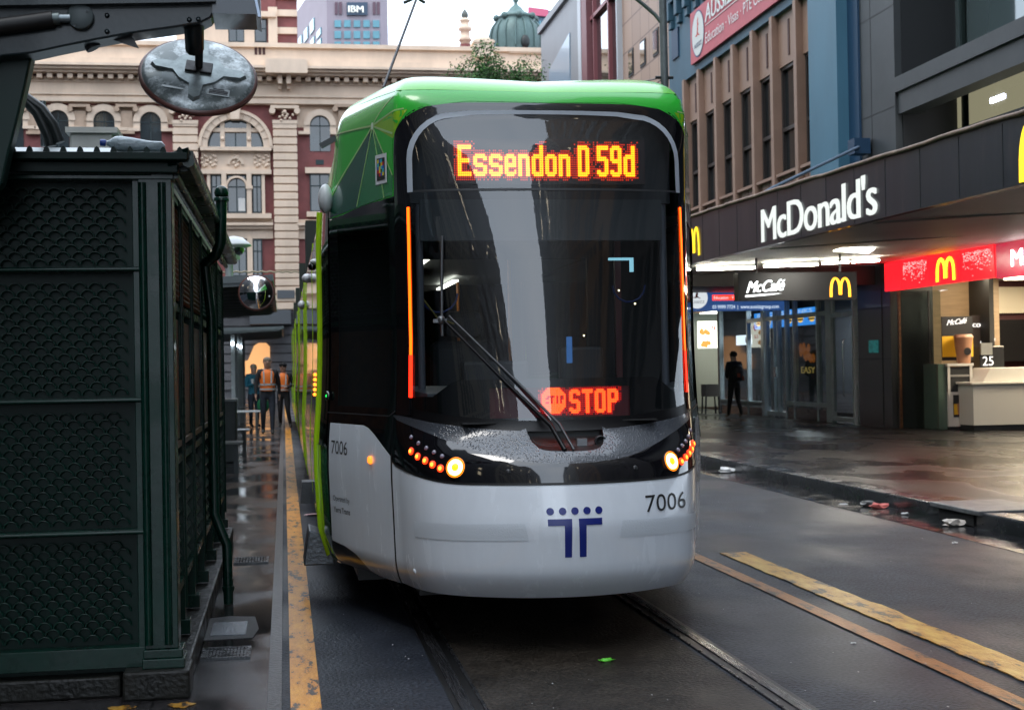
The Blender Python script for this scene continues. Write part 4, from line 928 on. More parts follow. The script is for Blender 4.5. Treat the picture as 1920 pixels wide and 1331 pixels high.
# ------------------------------------------------------------ railway station across the end of the street
SY = 80.0
CRM = mat('cream_render', (.66, .52, .40), .7, var=.10, vscale=.8, bump=.15, bscale=6, stretch=(1, 1, .35)); MRN = mat('maroon_render', (.19, .055, .052), .65, var=.18, vscale=1.2)
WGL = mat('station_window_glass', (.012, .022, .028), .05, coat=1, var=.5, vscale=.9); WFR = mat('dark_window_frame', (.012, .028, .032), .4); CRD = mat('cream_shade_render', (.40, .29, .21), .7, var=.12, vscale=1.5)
def PX_(u, v=300): return atY(u, v, SY).x
def PZ_(v, u=500): return atY(u, v, SY).z
STA = thing('railway_station', (0, SY, 0), 'long cream and maroon railway station with arched windows across the end of the street', 'building')
def sb(mb, u0, u1, v0, v1, d0, d1=0, m=None):
    """box from pixels on the facade plane; d0 = how far it stands proud, d1 = depth behind"""
    um = (u0+u1)/2 if abs(u1-u0) < 400 else 500; vm = (v0+v1)/2
    mb.box(PX_(u0, vm), PX_(u1, vm), SY-d0, SY+d1, PZ_(v1, um), PZ_(v0, um), m)
def at_station(u, v): p = atY(u, v, SY); return p.x, p.z
XL, XR = -24, 26
zp = PZ_(85, 510); zc = PZ_(130, 510)
t = MB(); t.box(XL, XR, SY, SY+8, 0, PZ_(143)); t.build('wall', MRN, STA)
t = MB(); t.box(XL, XR, SY-.15, SY+1, PZ_(198), PZ_(150)); t.build('frieze', CRM, STA)
t = MB()
for v0, v1, d in ((92, 120, .25), (84, 92, .45), (120, 131, .9), (131, 136, 1.25), (136, 141, 1.05), (141, 146, .8), (157, 160, .22), (180, 184, .35), (184, 190, .25), (190, 197, .4)): t.box(XL, XR, SY-d, SY+(1 if v0 < 130 else 0), PZ_(v1), PZ_(v0))
t.build('cornice', CRM, STA)
t = MB(); x = XL
while x < XR: t.box(x, x+.27, SY-.62, SY-.15, PZ_(155.5), PZ_(147)); x += .53
build_each(t, 'dentil', CRM, STA)
t = MB()
for u in (525, 541): sb(t, u-4, u+4, 146, 163, .95); sb(t, u-3, u+3, 163, 170, .5)
sb(t, 498, 576, 120, 146, 1.35); t.build('cornice_brackets', CRM, STA)
def arch_poly(c, z0, r, n=14): return [(c+r*math.cos(math.pi*k/n), z0+r*math.sin(math.pi*k/n)) for k in range(n+1)]
def ring(mb, c, z0, r1, r2, y, d, n=18, m=None):
    P = [(c+r1*math.cos(math.pi*k/n), y, z0+r1*math.sin(math.pi*k/n)) for k in range(n+1)]; Q = [(c+r2*math.cos(math.pi*k/n), y, z0+r2*math.sin(math.pi*k/n)) for k in range(n+1)]
    P2 = [(a, y+d, b) for a, _, b in P]; Q2 = [(a, y+d, b) for a, _, b in Q]; N = n+1
    mb.add(P+Q+P2+Q2, [(k, k+1, N+k+1, N+k) for k in range(n)]+[(k, 2*N+k, 2*N+k+1, k+1) for k in range(n)]+[(N+k, N+k+1, 3*N+k+1, 3*N+k) for k in range(n)], m)
def arched_window(uc, hw, vt, vb, rw):
    vm = (vt+vb)/2; xc, _ = at_station(uc, vm); zt = at_station(uc, vt)[1]; zb = at_station(uc, vb)[1]; r = hw/2667*81; z0 = zt-r; ro = r+rw/2667*81
    w_ = MB(); ring(w_, xc, z0, r, ro, SY-.28, .3, m=CRM); ring(w_, xc, z0, r*.9, r, SY-.06, .08, m=WFR)
    w_.box(xc-ro, xc-r, SY-.22, SY, z0-.35, z0, CRM); w_.box(xc+r, xc+ro, SY-.22, SY, z0-.35, z0, CRM)
    w_.box(xc-ro-.3, xc-r, SY-.30, SY, z0-.5, z0-.33, CRM); w_.box(xc+r, xc+ro+.3, SY-.30, SY, z0-.5, z0-.33, CRM)
    o = w_.build('window', CRM, STA)
    g = MB(); poly = [(xc+r, zb)]+arch_poly(xc, z0, r)+[(xc-r, zb)]; g.prism([(a, SY-.02, b) for a, b in poly], (0, -.01, 0)); g.build('pane', WGL, o)
    f = MB(); f.box(xc-.025, xc+.025, SY-.07, SY-.03, zb, z0+r*.9); f.box(xc-r, xc+r, SY-.07, SY-.03, z0-.03, z0+.03); f.build('sash_bars', WFR, o)
def rect_window(u0, u1, v0, v1, bars=True, sill=True, head=True, m=None):
    uc = (u0+u1)/2; vm = (v0+v1)/2; x0 = atY(u0, vm, SY).x; x1 = atY(u1, vm, SY).x; z0 = at_station(uc, v1)[1]; z1 = at_station(uc, v0)[1]
    w_ = MB(); 
    for a, b, c, d in ((x0, x0+.07, z0, z1), (x1-.07, x1, z0, z1), (x0+.07, x1-.07, z0, z0+.08), (x0+.07, x1-.07, z1-.08, z1)): w_.box(a, b, SY-.1, SY, c, d, WFR)
    if sill: w_.box(x0-.2, x1+.2, SY-.35, SY, z0-.28, z0, CRM)
    if head: w_.box(x0-.25, x1+.25, SY-.25, SY, z1, z1+.32, CRM)
    o = w_.build('window', WFR, STA)
    MB().box(x0+.07, x1-.07, SY-.03, SY-.01, z0+.08, z1-.08).build('pane', WGL, o)
    f = MB(); xm = (x0+x1)/2; f.box(xm-.03, xm+.03, SY-.09, SY-.03, z0+.08, z1-.08); f.box(x0+.07, x1-.07, SY-.085, SY-.035, z0+(z1-z0)*.68-.03, z0+(z1-z0)*.68+.03); f.build('sash_bars', WFR, o)
def pilaster(u0, u1, v0, v1, banded=True):
    um = (u0+u1)/2; x0 = PX_(u0, v0+60); x1 = PX_(u1, v0+60); t = MB(); z1 = PZ_(v0, um); z0 = PZ_(v1, um)
    if banded:
        z = z0; h = 14.3/2667*81
        t.box(x0+.05, x1-.05, SY-.35, SY, z0, z1-.9)
        while z < z1-.95: t.box(x0, x1, SY-.45, SY-.34, z+.05, z+h-.03); z += h
    else: t.box(x0, x1, SY-.3, SY, z0, z1)
    o = t.build('pilaster', CRM, STA, bevel=.02)
    c = MB(); c.box(x0-.12, x1+.12, SY-.6, SY, z1-.12, z1+.05); c.box(x0-.02, x1+.02, SY-.48, SY, z1-.95, z1-.75)
    for x in (x0-.02, x1+.02): c.tube([(x, SY-.62, z1-.25), (x, SY-.1, z1-.25)], .17, 12)
    w = x1-x0
    for i in range(9):
        a = i*2.4; rr = .1+.055*i; c.sphere(((x0+x1)/2+rr*math.cos(a)*w/1.5, SY-.47, z1-.55+rr*.5*math.sin(a)), .085, None, 8)
    c.sphere(((x0+x1)/2, SY-.5, z1-.3), .13, None, 8); c.build('capital', CRM, o)
for u0, u1 in ((512, 557), (325, 372), (-95, -50)): pilaster(u0, u1, 203, 582)
def small_pier(uc, vt=198):
    x, _ = at_station(uc, 220); t = MB(); zt = PZ_(vt, uc)
    t.box(x-.32, x+.32, SY-.25, SY, zt-1.5, zt-.35); t.box(x-.42, x+.42, SY-.3, SY, zt-1.6, zt-1.45); t.box(x-.55, x+.55, SY-.42, SY, zt-.16, zt)
    for s_ in (-1, 1): t.tube([(x+s_*.5, SY-.46, zt-.27), (x+s_*.5, SY-.1, zt-.27)], .15, 12)
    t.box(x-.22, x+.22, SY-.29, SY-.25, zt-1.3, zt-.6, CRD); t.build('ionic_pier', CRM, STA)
for u in (-22, 65, 151, 238, 645, 690): small_pier(u)
for u in (24, 110, 196, 283): arched_window(u, 18.5, 208+(u-110)*.02, 283+(u-110)*.02, 12)
arched_window(600, 18.5, 218, 284, 11); rect_window(581, 619, 326, 398); 
t = MB(); sb(t, 592, 607, 300, 309, .03); t.build('vent_grille', WFR, STA)
arched_window(688, 18.5, 220, 286, 11)
# cream field behind the small arcade
t = MB(); x0 = PX_(-60, 220); x1 = PX_(325, 220)
t.box(x0, x1, SY-.012, SY, PZ_(232, 150), PZ_(198, 150)); t.box(PX_(557, 225), PX_(760, 225), SY-.012, SY, PZ_(240, 600), PZ_(200, 600)); build_each(t, 'arcade_spandrel', CRM, STA)
# great arched bay
xc, z0 = at_station(442, 277); sc = 81/2667
t = MB(); ring(t, xc, z0, 50*sc, 67*sc, SY-.45, .5, 26, CRM); ring(t, xc, z0, 61*sc, 65*sc, SY-.52, .1, 26, CRM)
for k in range(13):
    if k in (0, 6, 12): continue
    a = math.pi*k/12; rv = Vector((math.cos(a), 0, math.sin(a))); tv = Vector((-math.sin(a), 0, math.cos(a)))
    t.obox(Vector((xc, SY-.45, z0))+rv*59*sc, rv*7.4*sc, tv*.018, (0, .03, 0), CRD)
t.box(xc-67*sc, xc-50*sc, SY-.45, SY, z0-.1, z0, CRM); t.box(xc+50*sc, xc+67*sc, SY-.45, SY, z0-.1, z0, CRM)
t.prism([(xc-.22, SY-.7, z0+48*sc), (xc+.22, SY-.7, z0+48*sc), (xc+.32, SY-.7, z0+73*sc), (xc-.32, SY-.7, z0+73*sc)], (0, .7, 0)); ba = t.build('great_arch', CRM, STA)
g = MB(); g.prism([(a, SY-.02, b) for a, b in arch_poly(xc, z0, 50*sc, 24)], (0, -.02, 0)); g.build('pane', WGL, ba)
f = MB()
for dx in (-23, 24): f.box(xc+(dx-4)*sc, xc+(dx+4)*sc, SY-.3, SY, z0, z0+44*sc); f.sphere((xc+dx*sc, SY-.3, z0+14*sc), .13, None, 8)
f.box(xc-45*sc, xc+45*sc, SY-.28, SY, z0+27*sc, z0+34*sc); f.build('mullion', CRM, ba)
f = MB(); f.box(xc-.03, xc+.03, SY-.1, SY-.03, z0, z0+27*sc); ring(f, xc, z0, 47*sc, 50*sc, SY-.1, .08, 24, WFR); f.build('sash_bars', WFR, ba)
t = MB(); sb(t, 376, 509, 278, 285, .5); sb(t, 378, 507, 285, 321, .2); sb(t, 376, 509, 320, 328, .4); sb(t, 376, 509, 402, 411, .5); sb(t, 380, 507, 411, 416, .2); build_each(t, 'spandrel', CRM, STA)
t = MB()
for u in (384, 400, 443, 483, 499):
    for k in range(7): a = k*.9; x, z = at_station(u+5*math.cos(a), 303+10*math.sin(a)); t.sphere((x, SY-.22, z), .1, None, 8)
x, z = at_station(442, 310); ring(t, x, z, .32, .45, SY-.32, .12, 12, CRM); build_each(t, 'carved_ornament', CRM, STA)
t = MB()
for u in (421, 468): sb(t, u-5, u+4, 328, 402, .4); sb(t, u-7, u+6, 350, 356, .45)
for u in (392, 494): sb(t, u-3, u+3, 328, 402, .3)
t.build('column', CRM, STA)
rect_window(396, 416, 328, 400, head=False, sill=False); rect_window(426, 462, 328, 400, head=False, sill=False); rect_window(473, 491, 328, 400, head=False, sill=False)
x, z = at_station(444, 352); t = MB(); ring(t, x, z, .5, .62, SY-.35, .3, 14, CRM); t.build('window_pediment', CRM, STA)
MB().box(atY(447, 375, SY).x, atY(461, 375, SY).x, SY-.06, SY-.045, PZ_(396, 450), PZ_(372, 450)).build('lit_blind', mat('bright_blind', (.6, .62, .62), .6), STA)
# middle string courses and lower storey
t = MB()
for v0, v1, d in ((412, 419, .15), (419, 424, .45), (424, 430, .3), (430, 448, .12), (521, 528, .4), (528, 545, .2), (545, 552, .5), (552, 572, .15), (572, 580, .6)): sb(t, 372, 512, v0, v1, d); sb(t, 557, 760, v0, v1, d)
t.build('string_courses', CRM, STA)
sbk = MB(); sb(sbk, 376, 398, 448, 521, .05); sb(sbk, 464, 474, 448, 521, .3); build_each(sbk, 'pier_strip', CRM, STA)
rect_window(434, 463, 449, 519, head=False); rect_window(474, 492, 449, 519, head=False); rect_window(583, 617, 449, 519, head=False)
BSG = mat('grey_rusticated_base', (.10, .10, .105), .6, var=.15, vscale=1)
t = MB(); t.box(XL, XR, SY-.2, SY, 0, PZ_(583)); z = .5
while z < PZ_(590): t.box(XL, XR, SY-.3, SY-.19, z, z+.42); z += .5
t.build('street_level_base', BSG, STA)
t = MB(); sb(t, 470, 545, 585, 610, 2.5); sb(t, 520, 552, 545, 560, .5); t.build('entrance_awning', mat('awning_grey', (.08, .09, .10), .5), STA)
dx0 = atY(468, 660, SY-.4).x; dx1 = atY(506, 660, SY-.4).x
t = MB(); zz0 = PZ_(708); P = [(dx0-.7, PZ_(680)), (dx0-.1, PZ_(675)), (dx0+.25, PZ_(648)), (dx0+.5, PZ_(643)), (dx1-.2, PZ_(643)), (dx1, PZ_(650)), (dx1, zz0), (dx0-.7, zz0)]
t.prism([(a, SY-.42, b) for a, b in P], (0, .1, 0)); t.build('lit_entrance', glow('peach_light', (1, .48, .18), .32), STA)
t = MB(); sb(t, 532, 552, 586, 612, .35); t.build('dark_doorway', mat('doorway_dark', (.015, .015, .018), .5), STA)
# small baluster openings, vent on the cornice, weeds
t = MB()
for u in (480, 487.5, 495): sb(t, u-2.5, u+2.5, 90, 105, .28)
t.build('baluster_slot', mat('slot_maroon', (.06, .02, .02), .7), STA); t = MB(); sb(t, 529, 543, 119, 127, .95); t.build('cornice_vent', WFR, STA)
# balustrade to the right
t = MB()
for i in range(12): u = 962+i*5; x, z = at_station(u, 118); t.lathe((x, SY-.2, PZ_(128, 985)), [(.05, 0), (.085, .25), (.04, .5), (.06, .75)], 8)
t.build('balusters', CRM, STA); t = MB(); sb(t, 953, 1030, 98, 103, .4); sb(t, 953, 1030, 127, 133, .5); t.build('balustrade_rail', CRM, STA)
x, z = at_station(905, 80); t = MB(); t.box(x-.55, x+.55, SY-.5, SY+.6, PZ_(110, 905), PZ_(78, 905)); t.sphere((x, SY, PZ_(79, 905)), .47, None, 16, (1, 1, .85)); t.box(x-.62, x+.62, SY-.56, SY+.66, PZ_(84, 905), PZ_(80, 905)); t.build('domed_pier', CRM, STA)
# tower block rising at the left
def tw(mb, u0, u1, v0, v1, d, m):
    y = SY+3; vm = (v0+v1)/2; mb.box(atY(u0, vm, y).x, atY(u1, vm, y).x, y-d, y+4, atY((u0+u1)/2, v1, y).z, atY((u0+u1)/2, v0, y).z, m)
t = MB(); tw(t, 330, 556, -160, 86, 0, MRN)
for v0, v1 in ((20, 32), (53, 65), (-12, 0), (-45, -33)): tw(t, 516, 557, v0, v1, .16, CRM)
tw(t, 330, 517, 24, 34, .5, CRM); tw(t, 330, 517, -14, 24, .1, MRN); tw(t, 503, 520, 16, 84, .3, CRM); tw(t, 458, 477, 30, 84, .15, CRM); tw(t, 405, 428, 30, 84, .15, CRM); tw(t, 330, 405, 30, 84, .15, CRM)
t.box(atY(330, 80, SY+3).x, atY(556, 80, SY+3).x, SY+2.0, SY+3, PZ_(90), PZ_(84), CRM); o = t.build('tower', MRN, STA)
for u0, u1 in ((428, 458), (477, 500), (386, 404)):
    w_ = MB(); tw(w_, u0, u1, 32, 80, .05, WFR); p_ = w_.build('window_frame', WFR, o)
g = MB()
for u0, u1 in ((430, 442.5), (444.5, 457), (479, 498), (388, 402)):
    for v0, v1 in ((34, 54), (56, 78)): tw(g, u0, u1, v0, v1, .07, WGL)
g.build('pane', WGL, o)
# turret and copper dome, standing on the station roof
def lathe_px(u, y, pairs, n=12, m=None):
    mb = MB(); x = atY(u, 60, y).x; s_ = y*1.02/2667; zb = atY(u, pairs[0][0], y).z
    mb.lathe((x, y, zb), [(hw*s_, atY(u, v, y).z-zb) for v, hw in pairs], n, m); return mb
TU = thing('roof_turret', (atY(872, 60, 84).x, 84, 19), 'slim cream and maroon ornamental chimney turret on the station parapet', 'turret')
lathe_px(872, 84, [(98, 10), (78, 9.5), (77, 13), (70, 9), (60, 8), (58, 12), (52, 13), (50, 8), (42, 7.5), (40, 11), (36, 7), (34, 4)], 8).build('shaft', CRM, TU)
lathe_px(872, 84, [(40, 7), (34, 5), (30, 7), (26, 6), (22, 3.5), (18, 1)], 10).build('finial', mat('turret_dark', (.08, .09, .08), .6), TU)
lathe_px(872, 84, [(98, 10.3), (84, 10.1)], 8).build('base_band', MRN, TU)
COP = mat('copper_dome', (.07, .12, .115), .5, var=.35, vscale=.9, stretch=(1, 1, .3), metal=.2)
CD = thing('copper_dome', (atY(968, 90, 92).x, 92, 20), 'dark green ribbed copper dome with finial above the station', 'dome')
lathe_px(968, 92, [(102, 49), (96, 49), (88, 50), (70, 50), (55, 46), (44, 38), (38, 36), (36, 39), (30, 30), (24, 18), (20, 14), (16, 11), (10, 4), (5, 3), (3, 6), (0, 5), (-4, 1)], 16).build('shell', COP, CD)
t = MB(); x = atY(968, 60, 92).x; s_ = 92*1.02/2667
for k in range(16):
    a = 2*math.pi*(k+.5)/16; t.tube([(x+hw*s_*math.cos(a)*1.01, 92+hw*s_*math.sin(a)*1.01, atY(968, v, 92).z) for v, hw in ((96, 49), (70, 50), (55, 46), (44, 38))], .07, 6)
t.build('ribs', COP, CD)
t = MB()
for k in range(8): a = 2*math.pi*k/8; t.sphere((x+37*s_*math.cos(a), 92+37*s_*math.sin(a), atY(968, 36, 92).z), .24, None, 8)
t.build('crockets', COP, CD); MB().sphere(atY(985, 78, 92-1.75), .3, None, 10, (1, .5, 1.5)).build('dormer', mat('dormer_dark', (.01, .015, .015), .5), CD)
# office tower with sign
TY = 350; TWR = mat('mauve_concrete', (.28, .235, .27), .7, var=.05, vscale=.2); TG = mat('teal_reflective_glass', (.05, .22, .28), .25, coat=.6, var=.3, vscale=.12)
OT = thing('office_tower', (atY(660, 90, TY).x, TY, 0), 'mauve concrete office tower with teal windows and illuminated company sign', 'building')
A = atY(613, 50, TY); B = atY(729, 50, TY); Cc = atY(556, 50, TY+45)
top_z = atY(613, -60, TY).z; P = [(A.x, TY, 0), (B.x-2, TY, 0), (B.x, TY+3, 0), (B.x, TY+50, 0), (Cc.x, TY+50, 0), (Cc.x, TY+45, 0)]
MB().prism(P, (0, 0, top_z)).build('wall', TWR, OT)
def twin(u0, u1, v0, v1, m, name='window', d=.3):
    p = [atY(u, v, TY-.05) for u, v in ((u0, v1), (u1, v1), (u1, v0), (u0, v0))]; MB().prism(p, (0, -d, 0)).build(name, m, OT)
for v0, v1 in ((39, 52), (59, 73), (79, 90)):
    for u in (627, 645, 663, 681, 699): twin(u, u+12.5, v0, v1, TG)
for u in (628, 636, 699, 707): twin(u, u+5, 5, 28, mat('mullion_maroon', (.10, .05, .07), .6), 'louvre_slot')
twin(650, 689, 6, 30, mat('sign_navy', (.02, .045, .085), .4), 'sign_panel', .6)
ln = (Vector((Cc.x, TY+45, 0))-Vector((A.x, TY, 0))); 
def lface(f0_, f1_, v0, v1, nm='window'):
    p0 = Vector((A.x, TY, 0))+ln*f0_; p1 = Vector((A.x, TY, 0))+ln*f1_; z0 = A.z+(50-v1)*TY/2667; z1 = A.z+(50-v0)*TY/2667; nr = Vector((ln.y, -ln.x, 0)).normalized()
    nr = nr if nr.y < 0 else -nr
    MB().prism([(p0.x, p0.y, z0), (p1.x, p1.y, z0), (p1.x, p1.y, z1), (p0.x, p0.y, z1)], nr*.3).build(nm, TG, OT)
for v0, v1 in ((39, 52), (59, 73), (79, 92), (3, 27)):
    for k in range(4):
        if v0 == 3 and k == 0: continue
        lface(.16+.21*k, .16+.21*k+.13, v0, v1)
o_ = atY(653.5, 23, TY-1.2); t = MB(); text_on(t, 'IBM', o_, (1, 0, 0), (0, 0, 1), width=27.5*TY/2667, height=12.5*TY/2667, bold=.022); t.build('sign_letters', glow('sign_white', (.9, .95, .9), .7), OT)
# thin gaps that turn the lettering into horizontal bars
t = MB()
for j in range(5): p0 = atY(653, 12.6+j*2.3, TY-1.3); t.box(p0.x, p0.x+28*TY/2667, TY-1.35, TY-1.28, p0.z-.035, p0.z+.035)
t.build('letter_gaps', MATS['sign_navy'], OT)
PB = thing('distant_block', (atY(1015, 40, 220).x, 220, 0), 'distant blue grey block with a pink rooftop sign behind the dome', 'building')
a = atY(998, 40, 220); b = atY(1060, 40, 220); MB().box(a.x, b.x, 220, 240, 0, atY(1010, 20, 220).z).build('wall', mat('distant_blue', (.10, .17, .24), .5, var=.2, vscale=.2), PB)
p = [atY(u, v, 219.8) for u, v in ((990, 30), (1027, 33), (1027, 20), (990, 15))]; MB().prism(p, (0, -.5, 0)).build('sign', mat('pink_sign', (.55, .10, .18), .5), PB)
for k in range(5):
    p = [atY(u, v, 219.8) for u, v in ((1006+k*5, 50), (1009+k*5, 50), (1009+k*5, 40), (1006+k*5, 40))]; MB().prism(p, (0, -.2, 0)).build('window', TG, PB)
# street tree in front of the station
def tree(x, y, h, r, label):
    T = thing('street_tree', (x, y, 0), label, 'tree'); t = MB(); t.tube([(x, y, 0), (x+.1, y, h*.35), (x-.1, y, h*.6)], [.22, .17, .12], 10)
    for k in range(7): a = k*.9; t.tube([(x, y, h*.45+k*.15), (x+math.cos(a)*r*.5, y+math.sin(a)*r*.5, h*.7), (x+math.cos(a)*r*.8, y+math.sin(a)*r*.8, h*.86)], [.08, .05, .02], 6)
    t.build('trunk', mat('bark', (.06, .045, .035), .8), T)
    c = MB(); rnd = random.Random(3); blobs = [(x+rnd.uniform(-1, 1)*r*.75, y+rnd.uniform(-1, 1)*r*.6, h*.80+rnd.uniform(-.20, .17)*h, rnd.uniform(.4, .75)) for _ in range(60)]
    m1 = mat('leaf_dark', (.02, .065, .015), .7, spec=.2); m2 = mat('leaf_mid', (.045, .13, .025), .7, spec=.2)
    for bx, by, bz, br in blobs:
        for _ in range(190):
            d = Vector((rnd.gauss(0, 1), rnd.gauss(0, 1), rnd.gauss(0, 1))).normalized()*br*rnd.uniform(.55, 1.12); q = Vector((bx, by, bz))+d
            a = Vector((rnd.uniform(-1, 1), rnd.uniform(-1, 1), rnd.uniform(-1, .2))).normalized(); b_ = a.orthogonal().normalized(); l = rnd.uniform(.10, .17)
            c.add([q, q+a*l*.5+b_*l*.28, q+a*l, q+a*l*.5-b_*l*.28], [(0, 1, 2, 3)], m1 if rnd.random() < .5 else m2)
    c.build('crown', m1, T)
tc_ = atY(940, 120, 58); tree(tc_.x, 58, tc_.z+.75, 2.2, 'leafy green street tree showing above the tram roof in front of the station')
# ------------------------------------------------------------ right-hand buildings along the street (facade plane x = 12.2)
FX = 12.2
def yz(u, v, x=FX): p = atX(u, v, x); return p.y, p.z
def fbox(mb, y0, y1, z0, z1, d, m=None, x=FX, back=.0): mb.box(x-d, x+back, y0, y1, z0, z1, m)
GRY = mat('pale_grey_cladding', (.22, .23, .25), .45, var=.05, vscale=.5); LBL = mat('pale_blue_reflection', (.22, .32, .42), .3, coat=.3)
b = thing('corner_building', (16, 61, 0), 'plain grey clad corner building with a painted pale blue reflection and sloping sky edge', 'building')
zt = yz(1015, 64)[1]; MB().box(FX, 30, 56.3, 65.8, 0, zt).build('wall', GRY, b)
p = [atX(u, v, FX) for u, v in ((1031, 132), (1069, 62), (1070, 170), (1031, 170))]; MB().prism(p, (-.04, 0, 0)).build('painted_reflection', LBL, b)  # pale blue patch paints a reflection onto the grey wall
MB().box(FX-.12, FX, 56.3, 56.9, 0, zt).build('edge_strip', mat('pale_edge', (.45, .48, .52), .4), b); MB().box(FX-.15, 30, 56.3, 65.85, zt, zt+.3).build('parapet', GRY, b)
MRD = mat('maroon_cladding', (.20, .075, .085), .45, var=.08, vscale=1); DGL = mat('dark_facade_glass', (.012, .016, .018), .03, coat=1, var=.3, vscale=.4)
b = thing('maroon_building', (16, 53, 0), 'maroon framed building with tall glazing between grey and tiled buildings', 'building')
MB().box(FX+.3, 30, 49.8, 56.3, 0, 28).build('wall', MRD, b)
t = MB(); t.box(FX-.1, FX+.3, 55.3, 56.3, 0, 28); t.box(FX-.05, FX+.3, 49.8, 50.1, 0, 28); t.box(FX, FX+.3, 50.1, 55.3, 3.3, 11.9); t.box(FX, FX+.3, 50.1, 55.3, 22.5, 28)
for i in range(12): t.box(FX-.02, FX, 50.1+i*.43, 50.13+i*.43, 3.3, 11.9)
t.build('frame', MRD, b); MB().box(FX+.2, FX+.3, 50.1, 55.3, 11.9, 22.5).build('curtain_glass', DGL, b)
t = MB(); t.box(FX+.05, FX+.2, 52.1, 52.25, 11.9, 22.5); t.box(FX+.05, FX+.2, 54.7, 54.8, 11.9, 22.5)
for z in (15.2, 18.6): t.box(FX+.05, FX+.2, 50.1, 55.3, z, z+.14)
t.build('mullion', mat('mullion_red', (.26, .09, .10), .4), b); MB().box(FX-.2, FX, 49.7, 49.85, 0, 28).build('edge_trim', mat('pale_edge', (.45, .48, .52), .4), b)
TIL = bpy.data.materials.new('beige_tile_cladding'); TIL.use_nodes = True; n_ = TIL.node_tree; b_ = n_.nodes['Principled BSDF']; b_.inputs['Roughness'].default_value = .5
g_ = n_.nodes.new('ShaderNodeNewGeometry'); sx_ = n_.nodes.new('ShaderNodeSeparateXYZ'); cx_ = n_.nodes.new('ShaderNodeCombineXYZ'); bt = n_.nodes.new('ShaderNodeTexBrick'); bt.offset = 0
for k_, v_ in (('Scale', 1), ('Brick Width', 1.15), ('Row Height', 1.05), ('Mortar Size', .025)): bt.inputs[k_].default_value = v_
bt.inputs['Color1'].default_value = (.40, .27, .20, 1); bt.inputs['Color2'].default_value = (.34, .225, .17, 1); bt.inputs['Mortar'].default_value = (.16, .10, .08, 1)
n_.links.new(g_.outputs['Position'], sx_.inputs[0]); n_.links.new(sx_.outputs[1], cx_.inputs[0]); n_.links.new(sx_.outputs[2], cx_.inputs[1]); n_.links.new(cx_.outputs[0], bt.inputs['Vector']); n_.links.new(bt.outputs[0], b_.inputs['Base Color'])
b = thing('tiled_building', (16, 46, 0), 'beige square tiled building with three small dark windows behind the pole', 'building')
MB().box(FX, 30, 43.6, 49.8, 0, 26).build('wall', TIL, b)
for u0, u1, v0, v1 in ((1179, 1189, 92, 145), (1201, 1212, 74, 126), (1225, 1236, 54, 106)):
    y0, z0 = yz(u1, v1-6); y1, z1 = yz(u0, v0+6); w_ = MB(); w_.box(FX-.03, FX+.02, y0, y1, z0, z1); o = w_.build('window', mat('window_reveal', (.03, .03, .032), .5), b); MB().box(FX-.05, FX-.03, y0+.08, y1-.08, z0+.08, z1-.08).build('pane', DGL, o)
# --- blue painted building with brown panelled upper floor
BLU = mat('petrol_blue_render', (.038, .10, .15), .55, var=.10, vscale=1.2, bump=.05); BLP = mat('lighter_blue_pier', (.055, .16, .24), .5, var=.08, vscale=1, stretch=(1, 1, .3)); BLD = mat('deep_blue_reveal', (.01, .045, .10), .5)
BRN = mat('brown_panel_render', (.29, .185, .14), .55, var=.08, vscale=2, bump=.06); SLB = mat('pale_sky_blue_render', (.18, .27, .33), .5)
b = thing('blue_building', (16, 36, 0), 'blue painted building with brown panelled upper windows and red education banner', 'building')
yL, yR = 43.6, yz(1547, 300)[0]; z_sill = 6.18; z_top = 8.83; z_pan = 10.15
t = MB(); t.box(FX+.0, 30, 41.9, 43.6, 3.7, 15.5); t.box(FX, 30, yR, 41.9, z_pan, 15.5); t.box(FX+.35, 30, yR-1.7, 41.9, 3.7, z_pan); t.box(FX, FX+.35, yR, 41.9, z_pan-.02, z_pan+.0); t.build('wall', BLU, b)
MB().box(FX+.1, 30, 28.9, 43.6, 15.5, 19).build('upper_wall', SLB, b)
t = MB(); t.box(FX-.25, FX+.2, 30.8, 43.6, 13.0, 13.25); t.box(FX-.15, FX, 30.8, 43.6, 12.75, 13.0)
for i in range(14):
    y = 31.2+i*.9; t.box(FX-.2, FX, y, y+.3, 12.2, 12.75); t.box(FX-.12, FX, y, y+.3, 11.95, 12.2)
t.build('cornice', BLU, b, bevel=.02)
MB().box(FX-.05, FX+.0, 42.4, 43.1, 11.0, 11.9).build('vent_grille', BLD, b)
MB().box(FX-.35, FX+.4, 29.05, yR, 3.7, 20).build('pier', BLP, b); MB().box(FX-.1, FX+.4, 28.5, 29.05, 3.7, 20).build('pier_return', BLD, b)
us = [1283, 1313, 1345, 1378, 1415, 1452, 1497, 1547]; ys = [yz(u, 250)[0] for u in us]; ys[0] = 41.9
t = MB(); x1 = FX+.34
t.box(FX+.12, x1, yR, 41.9, z_top, z_pan); t.box(FX+.10, x1, yR, 41.9, z_sill-1.6, z_sill); t.build('spandrel', BRN, b)
t = MB()
for y in ys: t.box(FX-.06, x1, y-.10, y+.10, z_sill-1.5, z_pan)
t.build('mullion', BRN, b, bevel=.01)
